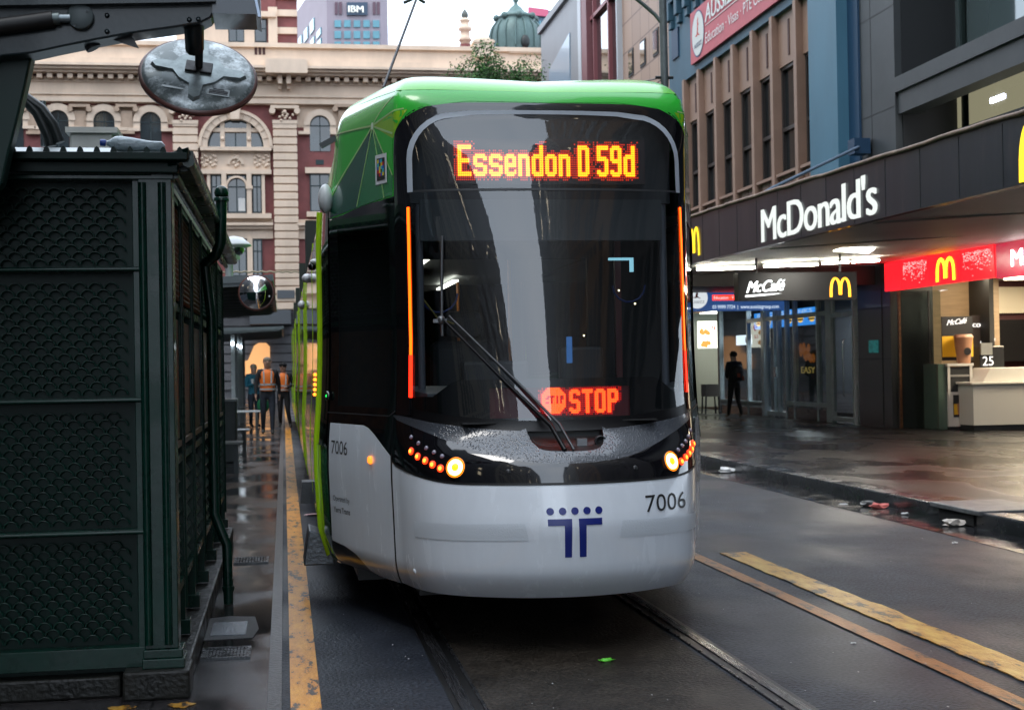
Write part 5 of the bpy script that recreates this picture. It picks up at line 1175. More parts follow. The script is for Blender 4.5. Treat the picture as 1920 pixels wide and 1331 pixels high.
for i in range(7):
    a, c = ys[i+1]+.12, ys[i]-.12
    MB().box(FX+.10, FX+.123, (a+c)/2-.05, (a+c)/2+.05, z_top+.2, z_pan-.25).build('panel_slot', mat('slot_brown', (.07, .03, .025), .6), b)
    w_ = MB(); zz = z_sill+1.05
    for q in ((a, a+.08, z_sill, z_top), (c-.08, c, z_sill, z_top), (a+.08, c-.08, z_sill, z_sill+.08), (a+.08, c-.08, z_top-.08, z_top), (a+.08, c-.08, zz, zz+.09)): w_.box(FX+.16, FX+.28, *q)
    o = w_.build('window', mat('bronze_frame', (.06, .055, .055), .35, metal=.4), b); MB().box(FX+.24, FX+.26, a+.08, c-.08, z_sill+.08, z_top-.08).build('pane', DGL, o)
    MB().box(FX-.02, FX+.30, a, c, z_sill-.07, z_sill).build('sill', BRN, b)
t = MB()
for j in range(4):
    for k in range(22):
        y = yR+.2+k*.55+(j % 2)*.27; 
        if y < 41.3: t.box(FX+.085, FX+.10, y, y+.50, z_sill-.35-.32*j, z_sill-.07-.32*j)
t.build('brick_courses', mat('brown_brick', (.26, .155, .12), .6, var=.15, vscale=3), b)
p = [atX(u, v, FX+.2) for u, v in ((1526, 222), (1538, 218), (1540, 263), (1527, 270))]; MB().prism(p, (-.02, 0, 0)).build('paper_notice', mat('notice_paper', (.5, .52, .52), .6), b)
BN = thing('education_banner', (12.1, 36, 10.9), 'long red banner with white kangaroo roundel reading AUSSIZZ above the brown panels', 'banner')
z0, z1 = 10.38, 11.9; RED = mat('banner_red', (.50, .085, .11), .5, var=.05); y1 = 40.85; BX = FX-.10
MB().box(BX, BX+.08, 29.0, y1, z0, z1).build('panel', RED, BN)
cy, cz = y1-.80, (z0+z1)/2
t = MB(); t.add([(BX-.012, cy+.62*math.cos(k*math.pi/16), cz+.68*math.sin(k*math.pi/16)) for k in range(32)], [tuple(range(32))]); t.build('roundel_rim', mat('roundel_navy', (.03, .05, .16), .5), BN)
t = MB(); t.add([(BX-.016, cy+.58*math.cos(k*math.pi/16), cz+.64*math.sin(k*math.pi/16)) for k in range(32)], [tuple(range(32))]); t.build('roundel', mat('roundel_white', (.62, .64, .62), .5), BN)
def kangaroo(cx_fn, m, parent):
    P = [(-.04, .34), (.02, .40), (.03, .48), (.06, .41), (.10, .38), (.07, .34), (.06, .26), (.12, .18), (.10, .14), (.04, .16), (.06, .02), (.02, -.06), (.10, -.14), (.20, -.20), (.16, -.22), (.0, -.16), (-.08, -.20), (-.30, -.16), (-.10, -.12), (-.08, .0), (-.04, .18)]
    t = MB(); t.add([cx_fn(x, y+.02) for x, y in P], [tuple(range(len(P)))]); t.build('kangaroo_mark', m, parent)
kangaroo(lambda x, y: (BX-.020, cy-x*.95, cz+y*.85+.08), mat('mark_red', (.55, .06, .05), .5), BN)
WSI = mat('sign_white_paint', (.74, .74, .74), .5)
t = MB(); text_on(t, 'AUSSIZZ', (BX-.02, cy-.75, cz+.14), (0, -1, 0), (0, 0, 1), width=3.1, height=.52, bold=.03, shear=.15); t.build('name_letters', WSI, BN)
t = MB(); text_on(t, 'Education · Visas · PTE Coaching', (BX-.02, cy-.75, cz-.47), (0, -1, 0), (0, 0, 1), width=5.9, height=.32); t.build('service_letters', WSI, BN)
MB().box(BX-.018, BX-.01, 30.5, cy-.75, cz+.04, cz+.06).build('rule_line', WSI, BN)
t = MB(); text_on(t, 'AUSSIZZ', (BX-.021, cy+.36, cz-.38), (0, -1, 0), (0, 0, 1), width=.72, height=.13, bold=.02); t.build('roundel_letters', MATS['roundel_navy'], BN)
# --- dark grey building above the restaurant
DKB = mat('charcoal_cladding', (.042, .048, .053), .5, var=.12, vscale=1.5, bump=.05); DK2 = mat('charcoal_soffit', (.016, .018, .021), .5); LDG = mat('ledge_grey', (.10, .12, .135), .4, var=.15, vscale=3)
b = thing('charcoal_building', (16, 20, 0), 'charcoal clad building with recessed windows over the restaurant awning', 'building')
yA = yz(1684, 250)[0]
t = MB(); t.box(FX-.05, 30, yA, 28.5, 3.75, 22); t.box(FX+1.4, 30, 4, yA, 3.75, 22); t.box(FX-.05, FX+1.4, 4, yA, 13.5, 22); t.build('wall', DKB, b)
t = MB(); t.box(FX-.055, FX-.05, yA, 28.5, 8.62, 8.65); t.box(FX-.055, FX-.05, 27.95, 27.98, 3.8, 22); t.box(FX-.055, FX-.05, yA, 28.5, 6.6, 6.62); t.build('panel_joint', DK2, b)
MB().box(FX+.1, FX+1.4, yA-.02, yA, 3.75, 13.5).build('reveal', DK2, b)
zl = yz(1684, 172)[1]
t = MB(); t.box(FX-.06, FX+.45, 4, yA, zl-.02, zl+.28); t.box(FX-.0, FX+.4, 4, yA, zl-.45, zl-.02, DKB); t.box(FX+.45, FX+1.4, 4, yA, zl+.25, zl+.28, DKB); t.build('ledge', LDG, b)
t = MB(); t.box(FX+.0, FX+.45, 4, yA, zl+.28, zl+.30); t.build('ledge_soffit', DK2, b)
WX = FX+1.36
ws = [(1757, 1815), (1830, 1990)]
G2 = mat('bright_reflecting_glass', (.10, .14, .15), .04, coat=1, metal=.3)
for u0, u1 in ((1762, 1806), (1822, 2050)):
    ya = yz(u1, 30, WX)[0]; yb = yz(u0, 30, WX)[0]
    o = MB().box(WX-.08, WX, ya-.08, yb+.08, zl+.35, 12.8).build('window', mat('window_green_frame', (.02, .035, .035), .4), b); MB().box(WX-.10, WX-.08, ya, yb, zl+.5, 12.7).build('pane', G2, o)
    o = MB().box(WX-.08, WX, ya-.08, yb+.08, 4.2, zl+.2).build('window', MATS['window_green_frame'], b); MB().box(WX-.10, WX-.08, ya, yb, 4.3, zl+.12).build('pane', mat('warm_lit_glass', (.06, .055, .04), .06, coat=1, emit=(.30, .28, .18), estr=.35), o)
MB().box(WX-.13, WX-.10, yz(1893, 186, WX)[0], yz(1868, 186, WX)[0], yz(1880, 188, WX)[1]-.02, yz(1880, 184, WX)[1]+.03).build('ceiling_lamp', glow('cool_lamp', (.7, .75, 1), 7), b)
p = [atX(u, v, FX+.3) for u, v in ((1823, 158), (1995, 40), (1995, 20), (1690, 200), (1690, 232), (1760, 200))]
# --- restaurant awning
AX = 7.0; AY0, AY1 = 8.0, 28.0
def az0(y): return 3.197+(y-12.6)*(3.26-3.197)/11.6
def az1(y): return 3.855+(y-12.585)*(4.064-3.855)/11.63
AW = thing('restaurant_awning', (9.6, 18, 3.3), 'deep dark awning with white restaurant lettering on its streaked fascia', 'awning')
NV = bpy.data.materials.new('navy_fascia'); NV.use_nodes = True; n_ = NV.node_tree; b_ = n_.nodes['Principled BSDF']; b_.inputs['Roughness'].default_value = .3; b_.inputs['Coat Weight'].default_value = .15
g_ = n_.nodes.new('ShaderNodeNewGeometry'); mp_ = n_.nodes.new('ShaderNodeMapping'); mp_.inputs['Scale'].default_value = (1, 2.2, .45); t1 = n_.nodes.new('ShaderNodeTexNoise'); t1.inputs['Scale'].default_value = 1.3; t1.inputs['Detail'].default_value = 8; t1.inputs['Roughness'].default_value = .7
r_ = n_.nodes.new('ShaderNodeValToRGB'); e = r_.color_ramp.elements; e[0].position = .35; e[0].color = (.010, .016, .026, 1); e[1].position = .72; e[1].color = (.045, .042, .050, 1); q_ = e.new(.55); q_.color = (.016, .023, .036, 1)
n_.links.new(g_.outputs['Position'], mp_.inputs[0]); n_.links.new(mp_.outputs[0], t1.inputs['Vector']); n_.links.new(t1.outputs[0], r_.inputs[0]); n_.links.new(r_.outputs[0], b_.inputs['Base Color'])
t = MB(); t.prism([(AX, AY0, az0(AY0)), (AX, AY1, az0(AY1)), (AX, AY1, az1(AY1)), (AX, AY0, az1(AY0))], (.10, 0, 0)); t.build('fascia', NV, AW)
t = MB()
for i in range(22): y = AY0+.4+i*.92; t.box(AX-.004, AX, y, y+.012, az0(y)+.01, az1(y)-.02)
build_each(t, 'fascia_joint', DK2, AW)
rnd = random.Random(5)
t = MB().tube([(AX-.01+rnd.uniform(-.006, .006), AY0+(AY1-AY0)*i/60, az1(AY0+(AY1-AY0)*i/60)+.02+rnd.uniform(-.008, .008)) for i in range(61)], .028, 6); t.build('edge_capping', mat('capping_tan', (.20, .13, .09), .6, var=.3, vscale=5), AW)
SOF = mat('soffit_cream', (.78, .77, .72), .5, var=.05, vscale=1); 
t = MB(); t.prism([(AX+.1, 8.0, 3.24), (AX+.1, 28, 3.30), (FX+2, 28, 3.60), (FX+2, 8.0, 3.54)], (0, 0, .06)); t.build('soffit', SOF, AW)
t = MB(); t.prism([(AX+.1, 8.0, 3.9), (AX+.1, 28, 4.05), (FX, 28, 4.1), (FX, 8.0, 3.95)], (0, 0, .03)); t.build('awning_roof', DK2, AW)
t = MB()
for y in (16.6, 20.4): t.prism([(AX+.25, y, 3.245), (FX-.3, y, 3.53), (FX-.3, y+.12, 3.53), (AX+.25, y+.12, 3.245)], (0, 0, -.02))
build_each(t, 'soffit_batten', mat('soffit_edge', (.5, .5, .47), .5), AW)
LW = glow('fluorescent_white', (1, .97, .82), 20)
for a, c in ((7.45, 8.55), (8.72, 9.75), (9.84, 10.36), (10.42, 10.95)):
    z = 3.22+(a-7)*.04; MB().tube([(a, 25.0, z+.0), (c, 25.0, z+.025)], .02, 8).build('tube_lamp', LW, AW)
    MB().box(a-.03, c+.03, 25.01, 25.09, z+.035, z+.09).build('lamp_batten', mat('batten_grey', (.12, .12, .12), .5), AW)
p = [atZ(u, v, 3.36) for u, v in ((1563, 470), (1578, 465), (1640, 466), (1628, 474))]; MB().prism(p, (0, 0, -.015)).build('light_panel', glow('panel_light', (1, .96, .85), 4), AW)
for u, v in ((1700, 475), (1778, 462), (1868, 449), (1768, 543), (1630, 486)):
    c = atZ(u, v, 3.49 if v < 540 else 2.9); MB().lathe(c, [(.09, 0), (.09, -.015), (.07, -.018), (.07, -.01)], 14, mat('batten_white', (.5, .5, .5), .5)).build('downlight', glow('downlight_warm', (1, .93, .8), 22), AW)
    MB().lathe(c, [(.065, -.012), (.001, -.013)], 12).build('downlight_lens', glow('downlight_warm', (1, .93, .8), 22), AW)
t = MB(); text_on(t, "McDonald's", (AX-.012, atX(1430, 450, AX).y, 3.30), (0, -1, -.004), (0, 0, 1), width=atX(1430, 450, AX).y-atX(1646, 400, AX).y, height=.51, bold=.03, space=.93)
LTW = glow('letter_white', (.95, 1, .95), .30); t.build('name_letters', LTW, AW)
def arches(mb, org, ux, uz, W, H, m=None, th=.11):
    """twin rounded arches: outline in unit square"""
    org, ux, uz = Vector(org), Vector(ux), Vector(uz)
    def leg(xf, xt, side):
        n = 16; O = []; I = []
        for k in range(n+1):
            t_ = k/n; a = t_*math.pi/2
            x = xf+(xt-xf)*(1-math.cos(a))**.72 if False else xf+(xt-xf)*math.sin(a)**1.0; y = 1-(math.cos(a))**1.15
            O.append((x, y))
        return O
    pts_o = []; N = 18
    def curve(x0, x1, xm, y0):
        P = []
        for k in range(N+1):
            a = math.pi*k/N; c_ = math.cos(a); x = xm-(xm-x0)*c_ if c_ > 0 else xm+(x1-xm)*(-c_); y = y0+(1-y0)*(math.sin(a))**.62; P.append((x, y))
        return P
    for x0, x1, xm, ya in ((0, .54, .27, 0), (.46, 1, .73, 0)):
        P = []
        for k in range(N+1):
            a = math.pi*k/N; s_ = math.sin(a); base = .0 if (k < N/2) == (x0 == 0) else .12
            x = xm-(xm-x0)*math.cos(a); P.append((x, max(0, base+(1-base)*s_**.58)))
        Q = []
        for i, pnt in enumerate(P):
            a = P[max(0, i-1)]; c = P[min(N, i+1)]; dx, dy = c[0]-a[0], (c[1]-a[1])*H/W; d = math.hypot(dx, dy) or 1; Q.append((pnt[0]+dy/d*th, pnt[1]-dx/d*th*W/H*.7))
        V = [org+ux*(x*W)+uz*(y*H) for x, y in P+Q]; mb.add(V, [(i, i+1, N+2+i, N+1+i) for i in range(N)], m)
YLW = glow('arch_yellow', (1, .68, .02), .75)
def sign_arch(parent, org, ux, uz, W, H, m=YLW, th=.13): t = MB(); arches(t, org, ux, uz, W, H, m, th); return t.build('yellow_arches', m, parent)
y0_, z0_ = yz(1292, 484, AX); y1_, z1_ = yz(1313, 480, AX); sign_arch(AW, (AX-.012, y0_, z0_+.0), (0, -1, 0), (0, 0, 1), y0_-y1_, .50)
y0_, z0_ = yz(1913, 347, AX); sign_arch(AW, (AX-.012, y0_, z0_+.02), (0, -1, 0), (0, 0, 1), 1.0, .60)
# --- hanging cafe sign box, blue agency sign behind it
CS = thing('cafe_sign', (9.6, 24, 3), 'black hanging cafe sign box with white script and yellow arches', 'sign')
CY0 = 23.4; a = atY(1385, 564, CY0); c = atY(1606, 510, CY0); MB().box(a.x, c.x, CY0, CY0+.25, a.z, c.z).build('box', mat('sign_black', (.008, .008, .009), .35), CS)
for u in (1418, 1575): q = atY(u, 500, CY0+.12); MB().tube([(q.x, CY0+.12, c.z), (q.x, CY0+.12, 3.42)], .02, 8).build('hanger', SGR, CS)
o_ = atY(1400, 549, CY0-.006); e_ = atY(1472, 520, CY0-.006); t = MB(); text_on(t, 'McCafé', o_, (1, 0, .06), (0, 0, 1), width=e_.x-o_.x, height=.20, bold=.024, shear=.45); t.build('script_letters', glow('cafe_white', (.95, 1, 1), 1.4), CS)
t = MB(); w_ = e_.x-o_.x; t.add([o_+Vector((-.03, 0, -.045)), o_+Vector((w_*.55, 0, -.02)), o_+Vector((w_*.9, 0, -.015)), o_+Vector((w_*.55, 0, -.045)), o_+Vector((-.02, 0, -.075))], [(0, 4, 3, 2, 1)]); t.build('swash', MATS['cafe_white'], CS)
o_ = atY(1556, 557, CY0-.006); e_ = atY(1595, 520, CY0-.006); sign_arch(CS, o_, (1, 0, 0), (0, 0, 1), e_.x-o_.x, e_.z-o_.z, glow('arch_amber', (1, .42, .02), 1.3), .12)
AG = thing('agency_sign', (10, 31, 2.8), 'blue shop sign with a white kangaroo roundel half hidden behind the cafe sign', 'sign')
GY = 31.0; a = atY(1250, 584, GY); c = atY(1470, 532, GY); MB().box(a.x, c.x, GY, GY+.2, a.z, c.z).build('panel', mat('agency_blue', (.02, .06, .17), .4, emit=(.02, .07, .22), estr=.35), AG)
m0 = atY(1307, 558, GY-.01); R2 = 21/2667*GY*1.02
t = MB(); t.add([(m0.x+R2*math.cos(k*math.pi/14), GY-.01, m0.z+R2*1.0*math.sin(k*math.pi/14)) for k in range(28)], [tuple(range(27, -1, -1))]); t.build('roundel', glow('roundel_lit', (.6, .65, .68), .45), AG)
kangaroo(lambda x, y: (m0.x+x*.42, GY-.016, m0.z+y*.36+.05), MATS['mark_red'], AG)
t = MB(); text_on(t, 'AUSSIZZ', (m0.x-.17, GY-.016, m0.z-.13), (1, 0, 0), (0, 0, 1), width=.34, height=.06); t.build('roundel_letters', MATS['roundel_navy'], AG)
o_ = atY(1336, 579, GY-.01); t = MB(); text_on(t, '03 9999 7724  |  www.aussizzgroup.com', o_, (1, 0, 0), (0, 0, 1), width=atY(1460, 579, GY).x-o_.x, height=.085, bold=.004); t.build('contact_letters', glow('pale_letter', (.5, .6, .7), .6), AG)
o_ = atY(1364, 548, GY-.01); t = MB(); text_on(t, 'Aussizz Group', o_, (1, 0, 0), (0, 0, 1), width=1.1, height=.10, bold=.004); t.build('name_letters', MATS['pale_letter'], AG)
q0 = atY(1336, 563, GY-.008); q1 = atY(1388, 553, GY-.008); MB().box(q0.x, q1.x, GY-.012, GY-.0, q0.z, q1.z).build('red_strip', mat('strip_red', (.4, .04, .06), .4, emit=(.5, .05, .08), estr=.4), AG)
t = MB(); text_on(t, 'Education · Visas', (q0.x+.03, GY-.014, q0.z+.025), (1, 0, 0), (0, 0, 1), width=q1.x-q0.x-.06, height=.07); t.build('strip_letters', MATS['pale_letter'], AG)
# farther, lower awning
FA = thing('rear_awning', (10, 34, 3), 'lower dark shop awning continuing behind the lit tubes', 'awning')
MB().box(6.9, FX, 28.1, 50, 3.12, 3.18).build('soffit', mat('dark_soffit', (.03, .03, .032), .6), FA); MB().box(6.8, 6.9, 28.1, 50, 3.12, 3.6).build('fascia', NV, FA); MB().box(7.1, FX, 28.02, 28.1, 3.10, 3.5).build('end_board', DK2, FA)
# --- street level shopfronts on the facade plane
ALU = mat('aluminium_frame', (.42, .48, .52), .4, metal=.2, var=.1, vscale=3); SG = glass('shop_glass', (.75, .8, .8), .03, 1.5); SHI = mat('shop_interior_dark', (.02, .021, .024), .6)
SFr = thing('glass_shopfront', (FX, 33, .146), 'dark glazed shopfront with grey aluminium frames and a long pull handle', 'shopfront')
zt = 3.10; Z0 = .146
y_at = lambda u: yz(u, 680)[0]
t = MB()
for u, wd in ((1353, .07), (1405, .06), (1434, .22), (1440, .05), (1455, .05), (1462, .05), (1477, .06), (1492, .06), (1536, .06), (1557, .26), (1562, .06), (1604, .07)):
    y = y_at(u); t.box(FX-.06, FX+.06, y-wd/2, y+wd/2, Z0, zt)
for u0, u1, z in ((1353, 1434, .46), (1440, 1477, .24), (1477, 1557, .52), (1562, 1604, .24), (1562, 1604, 2.55), (1405, 1557, 2.62), (1353, 1434, .40)): t.box(FX-.05, FX+.05, y_at(u1), y_at(u0), z-.05, z+.05)
t.box(FX-.06, FX+.06, y_at(1604), y_at(1353), zt, zt+.1); t.build('frame', ALU, SFr)
MB().box(FX-.005, FX+.005, y_at(1604), y_at(1353), .4, zt).build('glazing', SG, SFr)
t = MB()
for u0, u1 in ((1353, 1430), (1477, 1553)): t.box(FX-.04, FX+.04, y_at(u1), y_at(u0), Z0, .42)
build_each(t, 'stall_riser', mat('riser_black', (.012, .012, .014), .25, coat=.5), SFr)
y = y_at(1594); MB().tube([(FX-.13, y, .75), (FX-.16, y, .8), (FX-.16, y, 1.95), (FX-.13, y, 2.0)], .02, 8).build('pull_handle', mat('steel_handle', (.4, .42, .42), .25, metal=.9), SFr)
y = y_at(1459); MB().box(FX-.1, FX-.05, y-.05, y+.08, 1.15, 1.4).build('door_lock', MATS['steel_handle'], SFr)
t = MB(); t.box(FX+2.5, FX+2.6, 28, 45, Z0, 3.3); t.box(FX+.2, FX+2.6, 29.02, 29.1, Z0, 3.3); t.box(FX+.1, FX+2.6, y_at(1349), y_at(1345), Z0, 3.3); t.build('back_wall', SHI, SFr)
MEN = thing('menu_strip', (FX+.5, 33, 2.4), 'blue lit menu strip with pictured burgers seen through the shopfront glass', 'menu board')
y0_, z0_ = yz(1535, 612, FX+.35); y1_, z1_ = yz(1414, 593, FX+.35); zz = yz(1480, 612, FX+.35)[1]
MB().box(FX+.35, FX+.4, y0_, y1_, zz, zz+.42).build('panel', glow('menu_blue', (.02, .18, .55), .9), MEN)
for k in range(6):
    y = y0_+(y1_-y0_)*(k+.5)/6; o_ = MB().sphere((FX+.335, y, zz+.17), .16, glow('bun_yellow', (.9, .5, .08), .8), 10, (.06, 1.3, .65)); 
    o_.box(FX+.31, FX+.33, y-.2, y+.2, zz+.12, zz+.16, mat('patty', (.15, .05, .02), .6)); o_.build('burger_picture', None, MEN)
t = MB(); text_on(t, 'BURGERS DRINKS', (FX+.33, y1_-.3, zz+.30), (0, -1, 0), (0, 0, 1), width=4, height=.1); t.build('menu_letters', MATS['pale_letter'], MEN)
w1 = thing('window_notice', (FX+.3, 38, 1.8), 'small white lit notice inside the glass by the walking person', 'sign')
y0_, z0_ = yz(1408, 646, FX+.3); y1_, z1_ = yz(1380, 628, FX+.3); MB().box(FX+.3, FX+.33, y0_, y1_, z0_, z0_+.27).build('panel', glow('notice_white', (.75, .8, .9), .9), w1); MB().lathe((FX+.295, y0_+.35, z0_+.13), [(.09, 0), (.09, .004), (.07, .004), (.07, 0)], 14, axis=(-1, 0, 0)).build('round_mark', MATS['mark_red'], w1)
# chip shop picture inside the glass
w2 = thing('food_poster', (FX+.15, 31, 1.3), 'dark food poster with fried chicken in the second shop window', 'poster')
y0_, z0_ = yz(1534, 760, FX+.12); y1_, _ = yz(1498, 760, FX+.12)
MB().box(FX+.12, FX+.14, y0_, y1_, .75, 2.0).build('sheet', mat('poster_dark', (.015, .015, .02), .4), w2)
t = MB(); rnd = random.Random(2)
for k in range(16): t.sphere((FX+.11, (y0_+y1_)/2+rnd.uniform(-.45, .45), 1.72+rnd.uniform(-.13, .16)), .11, None, 8, (.15, 1, 1))
t.build('chicken_picture', mat('fried_orange', (.35, .12, .03), .6, emit=(.5, .15, .03), estr=.15), w2)
t = MB(); text_on(t, 'EASY', (FX+.11, (y0_+y1_)/2+.4, 1.25), (0, -1, 0), (0, 0, 1), width=.9, height=.16, bold=.02); t.build('poster_letters', mat('poster_gold', (.5, .35, .1), .5, emit=(.5, .35, .1), estr=.25), w2)
# kebab counter bay beyond
KB = thing('kebab_shop', (FX, 45, .146), 'pale lit open shop bay with bare cream wall beyond the glazed front', 'shop')
ya = y_at(1349); t = MB(); t.box(FX+.0, FX+2.5, ya+4.4, ya+4.5, Z0, 3.1); t.box(FX+2.4, FX+2.5, ya, ya+4.5, Z0, 3.1); t.build('wall', mat('cream_shop_wall', (.42, .42, .36), .6), KB)
MB().box(FX, FX+.08, ya-.05, ya+.15, Z0, 3.1).build('post', mat('red_post', (.12, .03, .02), .5), KB); MB().box(FX+.5, FX+2.0, ya+1, ya+3.5, 3.04, 3.07).build('ceiling_panel', glow('shop_ceiling', (.95, 1, .9), 2.2), KB)
KP = thing('kebab_poster', (FX-.6, 38, 1.9), 'backlit kebab menu poster with red lettering and food pictures', 'poster')
KY = 37.5; a = atY(1310, 653, KY); c = atY(1344, 602, KY); MB().box(a.x, c.x, KY, KY+.08, a.z, c.z).build('light_box', glow('kebab_light', (.85, .88, .75), 1.3), KP)
Wk = c.x-a.x; Hk = c.z-a.z; kr = glow('kebab_red', (.6, .03, .03), .8); t = MB(); text_on(t, 'KEBAB', (a.x+.03, KY-.01, a.z+Hk*.82), (1, 0, 0), (0, 0, 1), width=Wk*.6, height=Hk*.13, bold=.02); text_on(t, '9', (a.x+Wk*.72, KY-.01, a.z+Hk*.62), (1, 0, 0), (0, 0, 1), height=Hk*.22, bold=.03); text_on(t, 'HSP  12', (a.x+.03, KY-.01, a.z+Hk*.34), (1, 0, 0), (0, 0, 1), width=Wk*.8, height=Hk*.13, bold=.02); t.build('menu_letters', kr, KP)
t = MB(); rnd = random.Random(9)
for zc_ in (.60, .14):
    for k in range(9): t.sphere((a.x+Wk*rnd.uniform(.12, .8 if zc_ < .5 else .6), KY-.01, a.z+Hk*(zc_+rnd.uniform(-.06, .08))), Wk*.09, None, 8, (1, .1, 1.3))
t.build('food_pictures', glow('kebab_food', (.55, .26, .06), .8), KP)
q = atY(1334, 742, 37.2)
stl = thing('side_stool', (q.x, 37.2, .146), 'small dark square stool against the pale shop wall', 'stool')
MB().box(q.x-.2, q.x+.2, 37.1, 37.5, .62, .95).build('seat', mat('stool_grey', (.12, .10, .09), .6), stl)
for dx in (-.17, .17):
    for dy in (.03, .37): MB().tube([(q.x+dx*1.15, 37.1+dy, .146), (q.x+dx, 37.1+dy, .64)], .022, 6).build('leg', MATS['riser_black'], stl)
# dark pier with small teal poster, between shopfront and open restaurant
DP_ = thing('entrance_pier', (FX, 28, .146), 'dark panelled pier with a small teal notice beside the restaurant opening', 'pier')
t = MB(); t.box(FX-.02, FX+.9, 27.3, y_at(1612), Z0, 3.6); t.build('cladding', mat('pier_charcoal', (.025, .026, .028), .35, coat=.3), DP_)
t = MB(); t.box(FX-.03, FX-.02, 27.7, 27.73, Z0, 3); t.box(FX-.03, FX-.02, 27.3, y_at(1612), 2.6, 2.62); t.box(FX-.03, FX-.02, 27.3, y_at(1612), 1.55, 1.57); t.build('panel_joint', DK2, DP_)
y0_, z0_ = yz(1650, 661); y1_, _ = yz(1632, 661); MB().box(FX-.035, FX-.03, y0_, y1_, z0_, z0_+.26).build('teal_notice', mat('teal_notice', (.02, .20, .22), .4, var=.6, vscale=9, emit=(.02, .2, .2), estr=.12), DP_)
# --- red illuminated sign band
RS = thing('red_sign_band', (FX, 24, 3.2), 'glowing red sign band with yellow arches above the open counter', 'sign')
RG = mat('red_sign_face', (.55, .01, .015), .25, emit=(1, .012, .02), estr=.62); RG2 = mat('deep_red_sign_face', (.3, .01, .03), .25, emit=(.5, .01, .05), estr=.35)
RXx = FX-.05
def redp(u0, u1, m, z0=2.93, z1=3.50): y0 = yz(u1, 500)[0]; y1 = yz(u0, 500)[0]; return MB().box(RXx, RXx+.12, y0+.012, y1-.012, z0, z1).build('sign_panel', m, RS)
for u0, u1 in ((1662, 1694), (1694, 1746), (1746, 1806), (1806, 1870)): redp(u0, u1, RG)
redp(1872, 2100, RG2, 2.90, 3.52)
y0_, z0_ = yz(1756, 533, RXx); y1_, z1_ = yz(1792, 530, RXx); sign_arch(RS, (RXx-.012, y0_, 2.98), (0, -1, 0), (0, 0, 1), y0_-y1_, .44, glow('arch_bright', (1, .62, .02), 1.5), .13)
y0_, z0_ = yz(1898, 502, RXx); t = MB(); text_on(t, "McDonald's", (RXx-.012, y0_, z0_+.02), (0, -1, 0), (0, 0, 1), width=2.6, height=.30, bold=.03); t.build('name_letters', glow('bright_letter', (1, 1, 1), 1.8), RS)
rnd = random.Random(11)
for u0, u1 in ((1696, 1744), (1808, 1868)):
    t = MB(); ya, yb = yz(u1, 500)[0], yz(u0, 500)[0]
    for k in range(230):
        y = rnd.uniform(ya+.05, yb-.05); z = 3.44-abs(rnd.gauss(0, .16)); s_ = rnd.uniform(.006, .016)
        if z > 3.0: t.box(RXx-.006, RXx, y-s_, y+s_, z-s_*.5, z+s_*.5)
    tag(t.build('worn_lettering', mat('worn_pink', (.7, .25, .25), .5, emit=(1, .45, .45), estr=.5), RS), kind='stuff')
# --- open counter interior
IN = thing('restaurant_interior', (14, 25, .146), 'warm lit cafe counter room behind the open front', 'shop interior')
WD = mat('pale_timber_panel', (.36, .25, .15), .5, var=.12, vscale=2, stretch=(1, 1, 9)); MR2 = mat('maroon_back_wall', (.07, .010, .014), .5)
t = MB(); t.box(FX+.95, FX+3.2, 28.9, 29.0, Z0, 3.4); t.build('timber_wall', WD, IN); MB().box(FX+.2, FX+.92, 28.55, 28.6, Z0, 3.4).build('timber_panel', WD, IN)
t = MB(); t.box(FX+3.2, FX+9, 30.5, 30.6, Z0, 3.4); t.build('back_wall', MR2, IN)
t = MB(); t.box(FX+3.2, FX+9, 30.3, 30.5, 2.55, 3.15); t.build('bulkhead', mat('cream_bulkhead', (.5, .45, .36), .5), IN)
t = MB(); t.box(FX+.1, FX+9, 19.5, 30.6, 3.30, 3.36); t.build('ceiling', mat('cream_ceiling', (.45, .42, .37), .6), IN); MB().box(FX+8.9, FX+9, 19, 30.6, Z0, 3.4).build('side_wall', MR2, IN)
q = atY(1600, 500, 28)
for x, y, w_ in ((FX+2.0, 27.9, .5), (FX+3.6, 29, .7), (FX+4.2, 26.0, .9), (FX+2.5, 24, .8), (FX+5, 22.5, 1)): MB().box(x, x+w_, y, y+w_*.6, 3.26, 3.30).build('ceiling_light', glow('cafe_warm', (1, .82, .55), 11), IN)
MB().box(FX+3.6, FX+8, 30.24, 30.29, 1.45, 2.4).build('menu_screen', mat('screen_black', (.01, .01, .011), .2, coat=.5), IN)
gl_ = thing('glass_screen', (FX+.5, 27, .146), 'tall frameless glass side screen at the restaurant entrance', 'glass screen')
a = atY(1684, 600, 27.1); c = atY(1764, 600, 27.1); MB().box(a.x, c.x, 27.1, 27.115, Z0, 2.92).build('glass_pane', SG, gl_); MB().box(a.x, a.x+.05, 27.08, 27.13, Z0, 2.92).build('edge_frame', BRZ, gl_); q = atY(1742, 600, 27.1); MB().box(q.x-.012, q.x+.012, 27.09, 27.125, Z0, 2.92).build('edge_frame', DK2, gl_)
CU = thing('drinks_cabinet', (13.6, 26.3, .146), 'white display cabinet with a small coffee poster beneath the big cup', 'cabinet')
CYY = 26.2; a = atY(1765, 797, CYY); c = atY(1823, 681, CYY); W2 = mat('cabinet_white', (.52, .52, .50), .35)
d0 = atY(1779, 797, CYY).x
t = MB(); zc1 = c.z; zc0 = Z0; hh = zc1-zc0
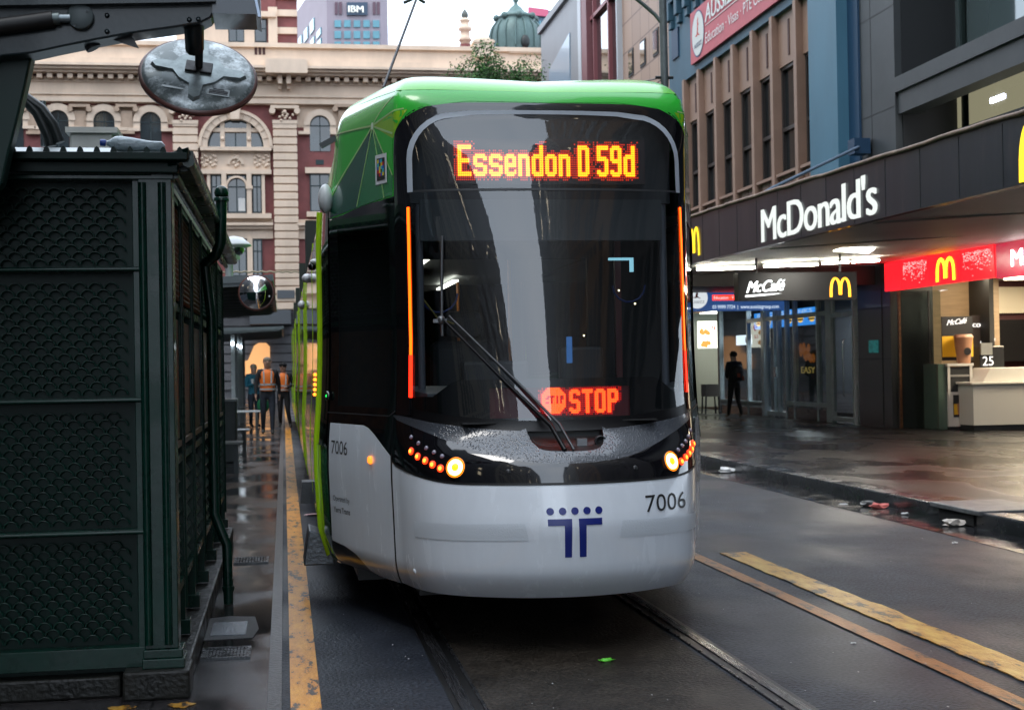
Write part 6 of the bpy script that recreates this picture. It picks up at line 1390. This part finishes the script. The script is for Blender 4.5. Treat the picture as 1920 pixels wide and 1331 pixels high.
t.box(d0, c.x, CYY, CYY+.7, zc0+.06, zc0+hh*.57, W2); t.box(d0, c.x, CYY+.02, CYY+.7, zc0+hh*.57, zc0+hh*.95, DK2); t.box(d0-.02, c.x+.02, CYY-.02, CYY+.72, zc1-.05, zc1, W2); t.box(d0, d0+.05, CYY, CYY+.02, zc0+hh*.57, zc1-.05, W2); t.box(c.x-.05, c.x, CYY, CYY+.02, zc0+hh*.57, zc1-.05, W2)
t.box(d0+.05, c.x-.05, CYY-.004, CYY+.02, zc0+hh*.80, zc0+hh*.83, mat('shelf_steel', (.35, .36, .36), .3, metal=.6)); t.build('cabinet_body', None, CU)
MB().box(a.x-.02, d0, CYY+.05, CYY+.7, zc0, zc1-.0).build('side_glass', mat('green_glass_edge', (.07, .11, .09), .15, coat=1), CU)
MB().box(d0+.02, c.x-.02, CYY+.03, CYY+.68, zc0, zc0+.06).build('plinth', DK2, CU)
def coffee_cup(mb_parent, x, y, z, r, h, name='cup'):
    CUPB = mat('cup_brown', (.30, .155, .09), .45); o_ = MB().lathe((x, y, z), [(r*.70, 0), (r, h*.90)], 20, CUPB).build(name, CUPB, mb_parent)
    MB().lathe((x, y, z+h*.9), [(r*1.06, 0), (r*1.06, h*.05), (r*.95, h*.08), (r*.9, h*.12)], 20).build('lid', mat('lid_tan', (.42, .25, .16), .4), o_)
    t = MB(); t.add([(x+r*.42*math.cos(k*math.pi/10), y-r*.93, z+h*.42+r*.42*math.sin(k*math.pi/10)) for k in range(20)], [tuple(range(19, -1, -1))]); t.build('round_badge', INK, o_); return o_
pa = atY(1767, 676, CYY+.45); pc_ = atY(1823, 593, CYY+.45); pb_ = thing('cup_poster', (pa.x, CYY+.45, pa.z), 'black and yellow backing board behind the giant coffee cup', 'poster')
MB().box(pa.x, pc_.x, CYY+.45, CYY+.48, pa.z, pc_.z).build('board', INK, pb_); MB().box(pa.x, pc_.x, CYY+.44, CYY+.45, pa.z+.07, pa.z+(pc_.z-pa.z)*.55).build('yellow_band', mat('board_yellow', (.65, .38, .01), .5), pb_)
t = MB(); text_on(t, 'McCafé', (pa.x+.10, CYY+.435, pa.z+(pc_.z-pa.z)*.80), (1, 0, .1), (0, 0, 1), width=(pc_.x-pa.x)*.66, height=.11, bold=.02, shear=.45); t.build('script_letters', glow('soft_white', (.9, .9, .9), .5), pb_)
cc = thing('giant_cup', ((pa.x+pc_.x)/2, CYY+.2, zc1), 'giant brown takeaway coffee cup standing on the white cabinet', 'display cup')
coffee_cup(cc, (pa.x+pc_.x)/2, CYY+.2, zc1, .18, .56)
mm = atY(1788, 782, CYY-.006); m2 = atY(1811, 740, CYY-.006); MB().box(mm.x, m2.x, CYY-.014, CYY-.001, mm.z, m2.z).build('small_poster', INK, CU); MB().box(mm.x+.01, m2.x-.01, CYY-.017, CYY-.014, mm.z+.05, mm.z+(m2.z-mm.z)*.6).build('poster_yellow', MATS['board_yellow'], CU)
t = MB(); xm = (mm.x+m2.x)/2; t.add([(xm-.045, CYY-.02, mm.z+.05), (xm+.045, CYY-.02, mm.z+.05), (xm+.065, CYY-.02, mm.z+.27), (xm-.065, CYY-.02, mm.z+.27)], [(0, 1, 2, 3)]); t.build('cup_picture', MATS['cup_brown'], CU)
CO = thing('service_counter', (15, 26, .146), 'white service counter with sloping top at the right edge', 'counter')
CY3 = 25.6; a = atY(1826, 800, CY3); c = atY(2100, 718, CY3); t = MB(); t.box(a.x, c.x+2, CY3, CY3+1.2, Z0+.1, c.z+.02); t.build('front', W2, CO); zc_ = atY(1900, 720, CY3).z
t = MB(); t.box(a.x-.05, c.x+2, CY3-.05, CY3+1.3, zc_, zc_+.05); t.prism([(a.x+.25, CY3+.1, zc_+.05), (a.x+.42, CY3+.1, zc_+.32), (c.x+2, CY3+.1, zc_+.32), (c.x+2, CY3+.1, zc_+.05)], (0, .7, 0)); t.build('top', mat('counter_top', (.58, .57, .53), .3), CO, bevel=.01); MB().box(a.x+.03, c.x+2, CY3+.04, CY3+1.1, Z0, Z0+.1).build('plinth', DK2, CO)
CM = thing('coffee_machine', (14.9, 27.6, 1.3), 'dark coffee machine and boards behind the counter', 'coffee machine')
q = atY(1855, 690, 27.8); MB().box(q.x-.2, q.x+.35, 27.8, 28.3, .9, 1.78).build('body', mat('machine_black', (.02, .02, .022), .25, coat=.6), CM, bevel=.02); t = MB(); text_on(t, '25', (q.x-.15, 27.79, 1.38), (1, 0, 0), (0, 0, 1), height=.2, width=.24); t.build('number_decal', MATS['soft_white'], CM)
MB().box(q.x-.2, q.x+.05, 27.75, 27.8, 1.6, 1.85).build('machine_top', MATS['shelf_steel'], CM)
q = atY(1842, 640, 28.4); OP = thing('offer_poster', (q.x, 28.4, 1.9), 'dark coffee offer poster on the back wall behind the counter', 'poster')
MB().box(q.x-.25, q.x+.28, 28.4, 28.44, 1.5, 2.45).build('sheet', mat('offer_dark', (.03, .02, .02), .4), OP); t = MB(); text_on(t, 'coffee', (q.x-.22, 28.39, 2.2), (1, 0, 0), (0, 0, 1), width=.46, height=.12, bold=.02); text_on(t, 'Latte', (q.x-.05, 28.39, 1.8), (1, 0, .3), (0, 0, 1), width=.34, height=.1, bold=.02); t.build('offer_letters', MATS['soft_white'], OP)
MB().box(q.x+.0, q.x+.2, 28.38, 28.40, 1.62, 1.75).build('orange_flash', MATS['board_yellow'], OP)
# --- pole with outreach arm, brace cable
PO = thing('tramway_pole', (6.83, 24.9, .146), 'tall rusty grey tramway pole with a curved lamp arm behind the tram', 'pole')
px = atY(1247, 200, 24.9).x
t = MB(); t.tube([(px, 24.9, .15), (px, 24.9, 6.2)], .085, 12, mat('pole_rust', (.12, .09, .08), .6, var=.5, vscale=7, metal=.3)); t.tube([(px, 24.9, 6.2), (px-.02, 24.9, 10)], .07, 12, mat('pole_grey', (.13, .15, .16), .5, metal=.3, var=.2)); t.build('shaft', None, PO)
t = MB(); t.lathe((px, 24.9, 6.15), [(.10, 0), (.12, .02), (.12, .12), (.09, .16)], 14); t.lathe((px, 24.9, 5.35), [(.1, 0), (.1, .06)], 12); t.build('band', MATS['pole_grey'], PO)
MB().tube([atY(1244, 48, 24.9), atY(1228, 28, 24.9), atY(1205, 8, 24.9), atY(1170, -20, 24.9)], .035, 8).build('outreach_arm', MATS['pole_grey'], PO)
t = MB(); t.tube([atY(1229, 146, 24.9), atY(1262, 146, 24.9)], .03, 8); t.build('insulator_bracket', RUB, PO)
def wire(name, label, pts, r, m): o = MB().tube(pts, r, 6).build(name, m); return tag(o, label, 'cable')
WB = mat('wire_black', (.01, .01, .012), .5)
wire('span_wire', 'thin dark wire sagging left from the tramway pole across the tiled wall', [atY(1240, 146, 24.9), atY(1200, 155, 27), atY(1150, 163, 30), atY(1090, 170, 34)], .012, WB)
wire('span_wire', 'thin guy wire rising from the pole past the maroon facade', [atY(1240, 150, 24.9), atY(1200, 180, 22), atY(1170, 205, 20)], .008, WB)
a = atX(1618, 272, FX-.2); c = atX(1450, 352, AX+2.2); e = atX(1395, 383, AX+1.2)
wire('brace_cable', 'sloping brace cable from the blue pier down to the awning', [a, c, e], .035, mat('cable_blue_grey', (.12, .17, .24), .5)); 
MB_o = MB().box(FX-.45, FX-.1, a.y-.15, a.y+.2, a.z-.2, a.z+.12).build('cable_anchor', BLD, bpy.data.objects.get('blue_building'))
wire('trolley_wire', 'slanting dark antenna like wire above the tram ending in a small insulator', [atY(781, -2, 16), atY(745, 95, 15), atY(719, 165, 14.2)], .014, WB)
o = MB().tube([atY(757, 6, 16), atY(780, -4, 16), atY(797, 6, 16)], .018, 6).build('insulator_hanger', WB); tag(o, 'small forked insulator at the top end of the slanting wire', 'insulator')
t = MB()
P = [atY(416+i*3, 510+math.sin(i*1.2)*1.0, 46) for i in range(52)]; t.tube(P, .03, 5); o = t.build('twisted_span_cable', mat('rope_tan', (.30, .25, .17), .7)); tag(o, 'pale twisted cable strung low across the street in front of the station', 'cable')
# --- street canyon the glass and the wet ground reflect: buildings beside and behind the viewer
RGL = mat('dull_block_glass', (.02, .025, .03), .45)
def block(x0, x1, y0, y1, h, col, face, label, fw=1.6, fh=3.3, gm=None, lit=0):
    B = thing('street_building', ((x0+x1)/2, (y0+y1)/2, 0), label, 'building', 'buildings along the street behind the viewer')
    m = mat('wall_'+label.split()[0]+'_'+label.split()[1], col, .7, var=.15, vscale=.4); MB().box(x0, x1, y0, y1, 0, h).build('wall', m, B)
    w_ = MB(); z = 4.2; k = 0; rr = random.Random(int(y0*7+x0)); LT = glow('lit_window', (1, .85, .6), 1.0)
    while z < h-2.5:
        y = y0+.8
        while y < y1-fw:
            xx = x0 if face < 0 else x1; w_.box(xx+face*.02, xx, y, y+fw*.62, z, z+fh*.6, LT if rr.random() < lit*.3 else (gm or RGL)); y += fw
        z += fh
    w_.box((x0 if face < 0 else x1)+face*.03, (x0 if face < 0 else x1), y0+.5, y1-.5, .5, 3.2, DGL); w_.build('window_rows', DGL, B)
    return B
for i, (y0, y1, h, c_, l) in enumerate(((-8, 4, 46, (.06, .06, .065), 'charcoal office block nearest the viewer on the right'), (-26, -8, 52, (.20, .13, .09), 'brown brick block on the right behind the viewer'), (-50, -26, 48, (.26, .25, .23), 'pale stone block on the right behind the viewer'), (-90, -50, 60, (.10, .12, .14), 'tall slate tower on the right behind the viewer'))): block(FX, 30, y0, y1, h, c_, -1, l, lit=.06)
for i, (y0, y1, h, c_, l) in enumerate(((34, 66, 22, (.22, .19, .16), 'sandstone block on the left beyond the kiosk'), (8, 34, 30, (.10, .09, .09), 'dark brick block on the left behind the kiosk'), (-14, 8, 42, (.05, .055, .06), 'black glass block on the left'), (-40, -14, 46, (.28, .25, .2), 'cream block on the left behind the viewer'), (-90, -40, 58, (.12, .10, .10), 'brown tower on the left behind the viewer'))): block(-30, -16.5, y0, y1, h, c_, 1, l, lit=.08)
# ------------------------------------------------------------ people: one skinned body each, clothing and hair as children
def person(label, loc, h, face, pose, cols, hair='short', vest=None, pack=False, extra=None, scarf=None):
    """face = heading angle (0 looks towards -Y, the viewer); pose gives joint offsets in body units (height 1)"""
    R = thing('person', loc, label, 'person')
    fw = Vector((math.sin(face), -math.cos(face), 0)); rt = Vector((-math.cos(face), -math.sin(face), 0))   # rt = person's left is +
    L = Vector(loc)
    def P(x, y, z): return L+rt*(x*h)+fw*(y*h)+Vector((0, 0, z*h))
    J = dict(pelvis=(0, 0, .52), spine=(0, .005, .62), chest=(0, .0, .74), neck=(0, .005, .835), skull0=(0, .015, .875), skull1=(0, .02, .93), crown=(0, .008, .965))
    for s, n in ((-1, 'l'), (1, 'r')):
        J['hip'+n] = (.052*s, 0, .50); J['sho'+n] = (.105*s, 0, .805)
        J['knee'+n] = (.056*s, .012, .275); J['ank'+n] = (.055*s, 0, .045); J['toe'+n] = (.06*s, .085, .018)
        J['elb'+n] = (.135*s, -.005, .64); J['wri'+n] = (.145*s, .04, .50)
    J.update(pose)
    E_ = [('pelvis', 'spine'), ('spine', 'chest'), ('chest', 'neck'), ('neck', 'skull0'), ('skull0', 'skull1'), ('skull1', 'crown')]
    for n in 'lr': E_ += [('pelvis', 'hip'+n), ('hip'+n, 'knee'+n), ('knee'+n, 'ank'+n), ('ank'+n, 'toe'+n), ('chest', 'sho'+n), ('sho'+n, 'elb'+n), ('elb'+n, 'wri'+n)]
    rad = dict(pelvis=.082, spine=.076, chest=.088, neck=.034, skull0=.046, skull1=.050, crown=.034)
    for n in 'lr': rad.update({'hip'+n: .060, 'knee'+n: .038, 'ank'+n: .026, 'toe'+n: .020, 'sho'+n: .042, 'elb'+n: .029, 'wri'+n: .018})
    names = list(J); V = [P(*J[n]) for n in names]; RD = [rad[n]*h for n in names]; ED = [(names.index(a), names.index(b)) for a, b in E_]
    for n, sd in (('l', -1), ('r', 1)):
        w_ = P(*J['wri'+n]); e_ = P(*J['elb'+n]); d = (w_-e_).normalized(); pi_ = names.index('wri'+n)
        side_ = rt*sd; palm = w_+d*.035*h; V.append(palm); RD.append(.014*h); ED.append((pi_, len(V)-1)); pk = len(V)-1
        fwd = fw
        for q in range(4):
            o = fwd*(.011*(1.5-q))*h; ln = (.030, .036, .034, .026)[q]*h
            a = palm+o+d*.012*h; V.append(a); RD.append(.0052*h); ED.append((pk, len(V)-1)); V.append(a+d*ln*.55-side_*.004*h); RD.append(.0048*h); ED.append((len(V)-2, len(V)-1))
            V.append(a+d*ln-side_*.013*h); RD.append(.0042*h); ED.append((len(V)-2, len(V)-1))
        a = w_+d*.018*h+fwd*.016*h; V.append(a); RD.append(.0062*h); ED.append((pk, len(V)-1)); V.append(a+d*.022*h+fwd*.010*h); RD.append(.005*h); ED.append((len(V)-2, len(V)-1))
    me = bpy.data.meshes.new('body'); me.from_pydata(V, ED, []); o = bpy.data.objects.new('body', me); S.collection.objects.link(o)
    md = o.modifiers.new('skin', 'SKIN'); sv = me.skin_vertices[0].data
    for i, r in enumerate(RD):
        k = (r, r)
        nm = names[i] if i < len(names) else ''
        if nm in ('pelvis', 'spine', 'chest'): k = (r*1.12, r*.78)
        sv[i].radius = k
    sv[0].use_root = True
    sb_ = o.modifiers.new('sub', 'SUBSURF'); sb_.levels = 2; sb_.render_levels = 2
    dg = bpy.context.evaluated_depsgraph_get(); me2 = bpy.data.meshes.new_from_object(o.evaluated_get(dg)); bpy.data.objects.remove(o); bpy.data.meshes.remove(me)
    me2.name = 'body'; me2.materials.clear()
    for c_ in cols: me2.materials.append(c_)      # skin, top, trousers, shoes
    def seg(p, a, b):
        ab = b-a; t_ = max(0, min(1, (p-a).dot(ab)/ab.length_squared)); return (p-a-ab*t_).length
    segs = [(V[a], V[b], (names[a] if a < len(names) else 'hand'), (names[b] if b < len(names) else 'hand')) for a, b in ED]
    for f in me2.polygons:
        c = f.center; best = min(segs, key=lambda s_: seg(c, s_[0], s_[1])/1.0); a, b = best[2], best[3]; z = (c.z-L.z)/h
        if 'hand' in (a, b): k = 0
        elif b.startswith('skull') or b == 'crown': k = 0
        elif b.startswith('toe'): k = 3
        elif b.startswith(('ank', 'knee', 'hip')) or a == 'hip': k = 2 if not b.startswith('hip') else (2 if z < .53 else 1)
        else: k = 1 if z > .50 or b.startswith(('wri', 'elb')) else 2
        f.material_index = k; f.use_smooth = True
    bd = bpy.data.objects.new('body', me2); S.collection.objects.link(bd); bd.parent = R; bd.matrix_parent_inverse = Matrix.Translation(-L)
    hd = P(*J['skull1']); 
    ft = MB()      # face: nose, eyes, mouth, ears
    ft.sphere(hd+fw*.053*h-Vector((0, 0, .008*h)), .010*h, None, 8, (.7, .9, 1.3))
    for s_ in (-1, 1): ft.sphere(hd+rt*s_*.050*h-Vector((0, 0, .006*h)), .012*h, None, 8, (.5, .8, 1.2))
    if hair != 'back': ft.build('nose_and_ears', cols[0], bd)
    ey = MB()
    for s_ in (-1, 1): ey.sphere(hd+fw*.046*h+rt*s_*.018*h+Vector((0, 0, .004*h)), .006*h, None, 8)
    ey.sphere(hd+fw*.045*h-Vector((0, 0, .030*h)), .009*h, None, 8, (1.3, .5, .4)); ey.build('eyes_and_mouth', mat('face_dark', (.03, .015, .012), .5), bd)
    hm = MB(); hc = {'short': (.19, .15, .11), 'dark': (.012, .01, .01), 'back': (.012, .01, .01), 'hat': (.01, .01, .012), 'pale': (.5, .42, .33)}[hair]
    hm.sphere(hd+Vector((0, 0, .014*h))-fw*.010*h, .057*h, None, 14, (.98, 1.02, .90)) if hair in ('back', 'hat', 'dark') else hm.sphere(hd+Vector((0, 0, .018*h))-fw*.014*h, .053*h, None, 14, (1, 1, .85))
    if hair == 'hat': hm.lathe(hd+Vector((0, 0, .022*h)), [(.058*h, 0), (.060*h, .012*h), (.056*h, .02*h)], 16)
    hm.build('hair', mat('hair_'+hair, hc, .8), R)
    def torso_shell(name, m, g=1.0, z0=.53, z1=.81, stripes=None):
        t = MB(); n = 20; rows = [(.50, .088, .070), (.56, .090, .072), (.62, .090, .072), (.70, .098, .076), (.77, .100, .074), (.81, .082, .060), (.835, .045, .040)]
        rows = [r for r in rows if z0 <= r[0] <= z1+.03]
        for q in rows: pass
        VV = []
        cxs = J['chest']
        for z, a, b in rows:
            k = (z-.52)/.22; ox = J['pelvis'][0]+(J['chest'][0]-J['pelvis'][0])*k; oy = J['pelvis'][1]+(J['chest'][1]-J['pelvis'][1])*k
            VV += [P(ox+a*g*math.cos(2*math.pi*i/n), oy+b*g*math.sin(2*math.pi*i/n), z) for i in range(n)]
        t.add(VV, [(r*n+i, r*n+(i+1) % n, (r+1)*n+(i+1) % n, (r+1)*n+i) for r in range(len(rows)-1) for i in range(n)], m, True)
        v_ = t.build(name, m, R)
        if stripes:
            for z in stripes:
                s2 = MB(); k = (z-.52)/.22; ox = J['pelvis'][0]+(J['chest'][0]-J['pelvis'][0])*k; oy = J['pelvis'][1]+(J['chest'][1]-J['pelvis'][1])*k
                VV = [P(ox+.101*g*math.cos(2*math.pi*i/n), oy+.080*g*math.sin(2*math.pi*i/n), zz) for zz in (z, z+.022) for i in range(n)]
                s2.add(VV, [(i, (i+1) % n, n+(i+1) % n, n+i) for i in range(n)], None, True); s2.build('reflective_band', mat('reflective_silver', (.45, .47, .47), .4), v_)
        return v_
    if vest: v_ = torso_shell('vest', vest, 1.03, stripes=(.57, .63))
    if vest:
        s2 = MB()
        for s_ in (-1, 1): s2.prism([P(.045*s_-.009, .079, .66), P(.045*s_+.009, .079, .66), P(.050*s_+.009, .066, .815), P(.050*s_-.009, .066, .815)], fw*.004*h)
        s2.build('brace_bands', mat('reflective_silver', (.45, .47, .47), .4), v_)
    if pack:
        t = MB(); 
        for k_, (z, a, b) in enumerate(((.545, .06, .03), (.56, .075, .05), (.65, .082, .06), (.74, .075, .055), (.785, .05, .03))): t.add([P(a*math.cos(2*math.pi*i/14), -.105+b*math.sin(2*math.pi*i/14), z) for i in range(14)], [])
        t.f += [[r*14+i, r*14+(i+1) % 14, (r+1)*14+(i+1) % 14, (r+1)*14+i] for r in range(4) for i in range(14)]+[list(range(56, 70))]; t.m += [0]*57; t.sm += [True]*57
        bp_ = tag(t.build('backpack', mat('pack_black', (.012, .012, .014), .6)), 'black rounded backpack worn by the walking person in black', 'backpack')
        t = MB(); t.prism([P(-.05, -.166, .60), P(-.005, -.168, .60), P(-.005, -.166, .66), P(-.05, -.164, .66)], -fw*.006*h); t.prism([P(.03, -.166, .56), (P(.07, -.160, .56)), P(.07, -.160, .62), P(.03, -.166, .62)], -fw*.006*h); build_each(t, 'red_patch', mat('patch_red', (.3, .05, .02), .6), bp_)
    return R
SK1 = mat('skin_warm', (.42, .24, .17), .5); SK2 = mat('skin_pale', (.52, .33, .25), .5); BLK = mat('cloth_black', (.010, .010, .012), .8); NVY = mat('cloth_navy', (.018, .024, .038), .8, var=.2, vscale=20); SHO = mat('shoe_dark', (.012, .012, .012), .5)
ORV = mat('hi_vis_orange', (.90, .20, .02), .6); BLJ = mat('blue_jacket', (.02, .16, .24), .7); 
q = atZ(503, 815, .03)
person('man in an orange high visibility vest walking towards the viewer', (q.x, q.y, .03), 1.84, .05, dict(kneel=(-.055, .035, .28), ankl=(-.05, .05, .045), toel=(-.055, .13, .02), kneer=(.058, .0, .275), ankr=(.06, -.075, .06), toer=(.065, .0, .022), elbl=(-.145, -.03, .645), wril=(-.15, -.045, .51), elbr=(.145, .02, .645), wrir=(.15, .06, .515)), (SK1, BLK, NVY, SHO), 'short', ORV)
q = atZ(534, 803, .03)
person('person in black cap and orange vest walking just behind the first man', (q.x-.02, q.y, .03), 1.72, -.1, dict(kneel=(-.065, .05, .28), ankl=(-.10, .02, .045), toel=(-.11, .10, .02), kneer=(.05, .01, .275), ankr=(.06, -.08, .07), toer=(.065, -.01, .022), wril=(-.06, .10, .62), elbl=(-.15, .0, .65)), (SK1, BLK, BLK, SHO), 'hat', ORV)
q = atZ(474, 806, .03)
person('person in a blue hooded jacket holding a white cup under the shelter', (q.x, 38.5, .03), 1.70, .5, dict(wrir=(.05, .11, .69), elbr=(.13, .01, .64), wril=(-.05, .10, .64)), (SK2, BLJ, NVY, SHO), 'pale')
t = MB().lathe((q.x-.02, 38.28, 1.20), [(.03, 0), (.04, .1), (.042, .11), (.02, .12)], 12); tag(t.build('paper_cup', mat('cup_white', (.7, .7, .7), .4)), 'small white paper cup held by the person in the blue jacket', 'cup')
t = MB().sphere((q.x+.25, 38.1, .62), .17, None, 10, (1, .6, 1.2)); t.tube([(q.x+.15, 38.1, .75), (q.x+.25, 38.1, .95), (q.x+.35, 38.1, .75)], .012, 6); tag(t.build('green_shopping_bag', mat('bag_green', (.01, .16, .06), .5)), 'green shopping bag hanging beside the person in the blue jacket', 'bag')
q = atZ(1378, 783, .15)
person('person dressed in black with a backpack walking away past the shopfront', (q.x, q.y, .15), 1.68, math.radians(195), dict(kneel=(-.06, .03, .28), ankl=(-.075, .06, .045), toel=(-.08, .14, .02), kneer=(.055, -.0, .275), ankr=(.075, -.07, .06), toer=(.08, .0, .022), wril=(-.08, .07, .60), wrir=(.08, .07, .60)), (SK2, BLK, BLK, mat('shoe_tan', (.35, .28, .22), .5)), 'back', None, True)
# ------------------------------------------------------------ litter
def scrap(u, v, s_, m, label, z=.004, name='litter_scrap', seed=0, flat=.5):
    c = atZ(u, v, z); rr = random.Random(seed); bm = bmesh.new(); bmesh.ops.create_icosphere(bm, subdivisions=2, radius=1)
    for w_ in bm.verts: k = .65+rr.random()*.7; w_.co = Vector((w_.co.x*s_*k*1.5, w_.co.y*s_*k, (w_.co.z+.8)*s_*k*flat)); 
    me = bpy.data.meshes.new(name); bm.to_mesh(me); bm.free(); me.materials.append(m); o = bpy.data.objects.new(name, me); S.collection.objects.link(o); o.location = c
    return tag(o, label, 'litter')
LWp = mat('litter_white', (.62, .62, .62), .6, bump=.3); LPk = mat('litter_pink', (.6, .15, .13), .6); LGr = mat('leaf_bright_green', (.12, .6, .04), .35)
scrap(1361, 886, .075, LWp, 'crumpled white cup lid lying in the gutter beside the tram', seed=1, name='crumpled_wrapper')
scrap(1627, 949, .06, mat('litter_grey', (.2, .2, .2), .4, metal=.3), 'crushed silvery wrapper in the gutter before the kerb', seed=2, name='crumpled_wrapper')
scrap(1648, 953, .06, LPk, 'pink and white torn packet next to the silvery wrapper', seed=3, name='torn_packet')
scrap(1696, 965, .026, LWp, 'tiny white scrap in the gutter right of the pink packet', seed=4)
scrap(1788, 986, .065, mat('litter_cream', (.5, .45, .4), .6), 'wet pale tissue lying at the mouth of the kerb inlet', seed=5, name='wet_tissue')
scrap(1580, 946, .035, LWp, 'small white flake of paper in the gutter left of the wrapper', seed=6, flat=.2)
scrap(1136, 1239, .028, LGr, 'bright green leaf scrap lying between the rails', seed=7, name='green_leaf', flat=.35)
scrap(584, 966, .05, mat('litter_pale_pink', (.6, .4, .42), .6), 'pale pink scrap on the asphalt beside the tram side', seed=8, flat=.2, name='paper_scrap')
scrap(1600, 1206, .012, LWp, 'white fleck on the asphalt between the two painted lines', seed=9, flat=.3); scrap(1790, 1018, .02, LWp, 'single white fleck on the road below the kerb inlet', seed=10, flat=.3)
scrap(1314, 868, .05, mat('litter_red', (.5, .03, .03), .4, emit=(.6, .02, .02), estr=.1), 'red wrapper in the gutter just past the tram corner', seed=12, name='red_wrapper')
st_ = MB(); rr = random.Random(21)
for k in range(160):
    x = rr.uniform(.2, 5.6); y = 5.5+rr.random()**1.6*14; s_ = rr.uniform(.002, .006); z = .0105 if (.77 < x < .9 or 2.15 < x < 2.3 or 3.1 < x < 3.3 or 3.4 < x < 3.7) else .0045
    st_.add([(x-s_, y, z), (x, y-s_*2, z), (x+s_, y, z), (x, y+s_*2, z), (x, y, z+s_*.6)], [(0, 1, 4), (1, 2, 4), (2, 3, 4), (3, 0, 4)])
tag(st_.build('road_grit', mat('grit_pale', (.42, .42, .42), .6)), kind='stuff')
# yellow paint splashes at the foot of the kiosk
for u0, v0, lab in ((228, 1328, 'left'), (340, 1322, 'right')):
    c = atZ(u0, v0, .032); P = [(c.x+.055*math.cos(a)*(1+.3*math.sin(3*a)), c.y+.05*math.sin(a)*(1+.25*math.cos(5*a)), .0325) for a in [k*math.pi/8 for k in range(16)]]
    tag(MB().prism(P, (0, 0, .003)).build('yellow_marking', YEL), kind='structure')
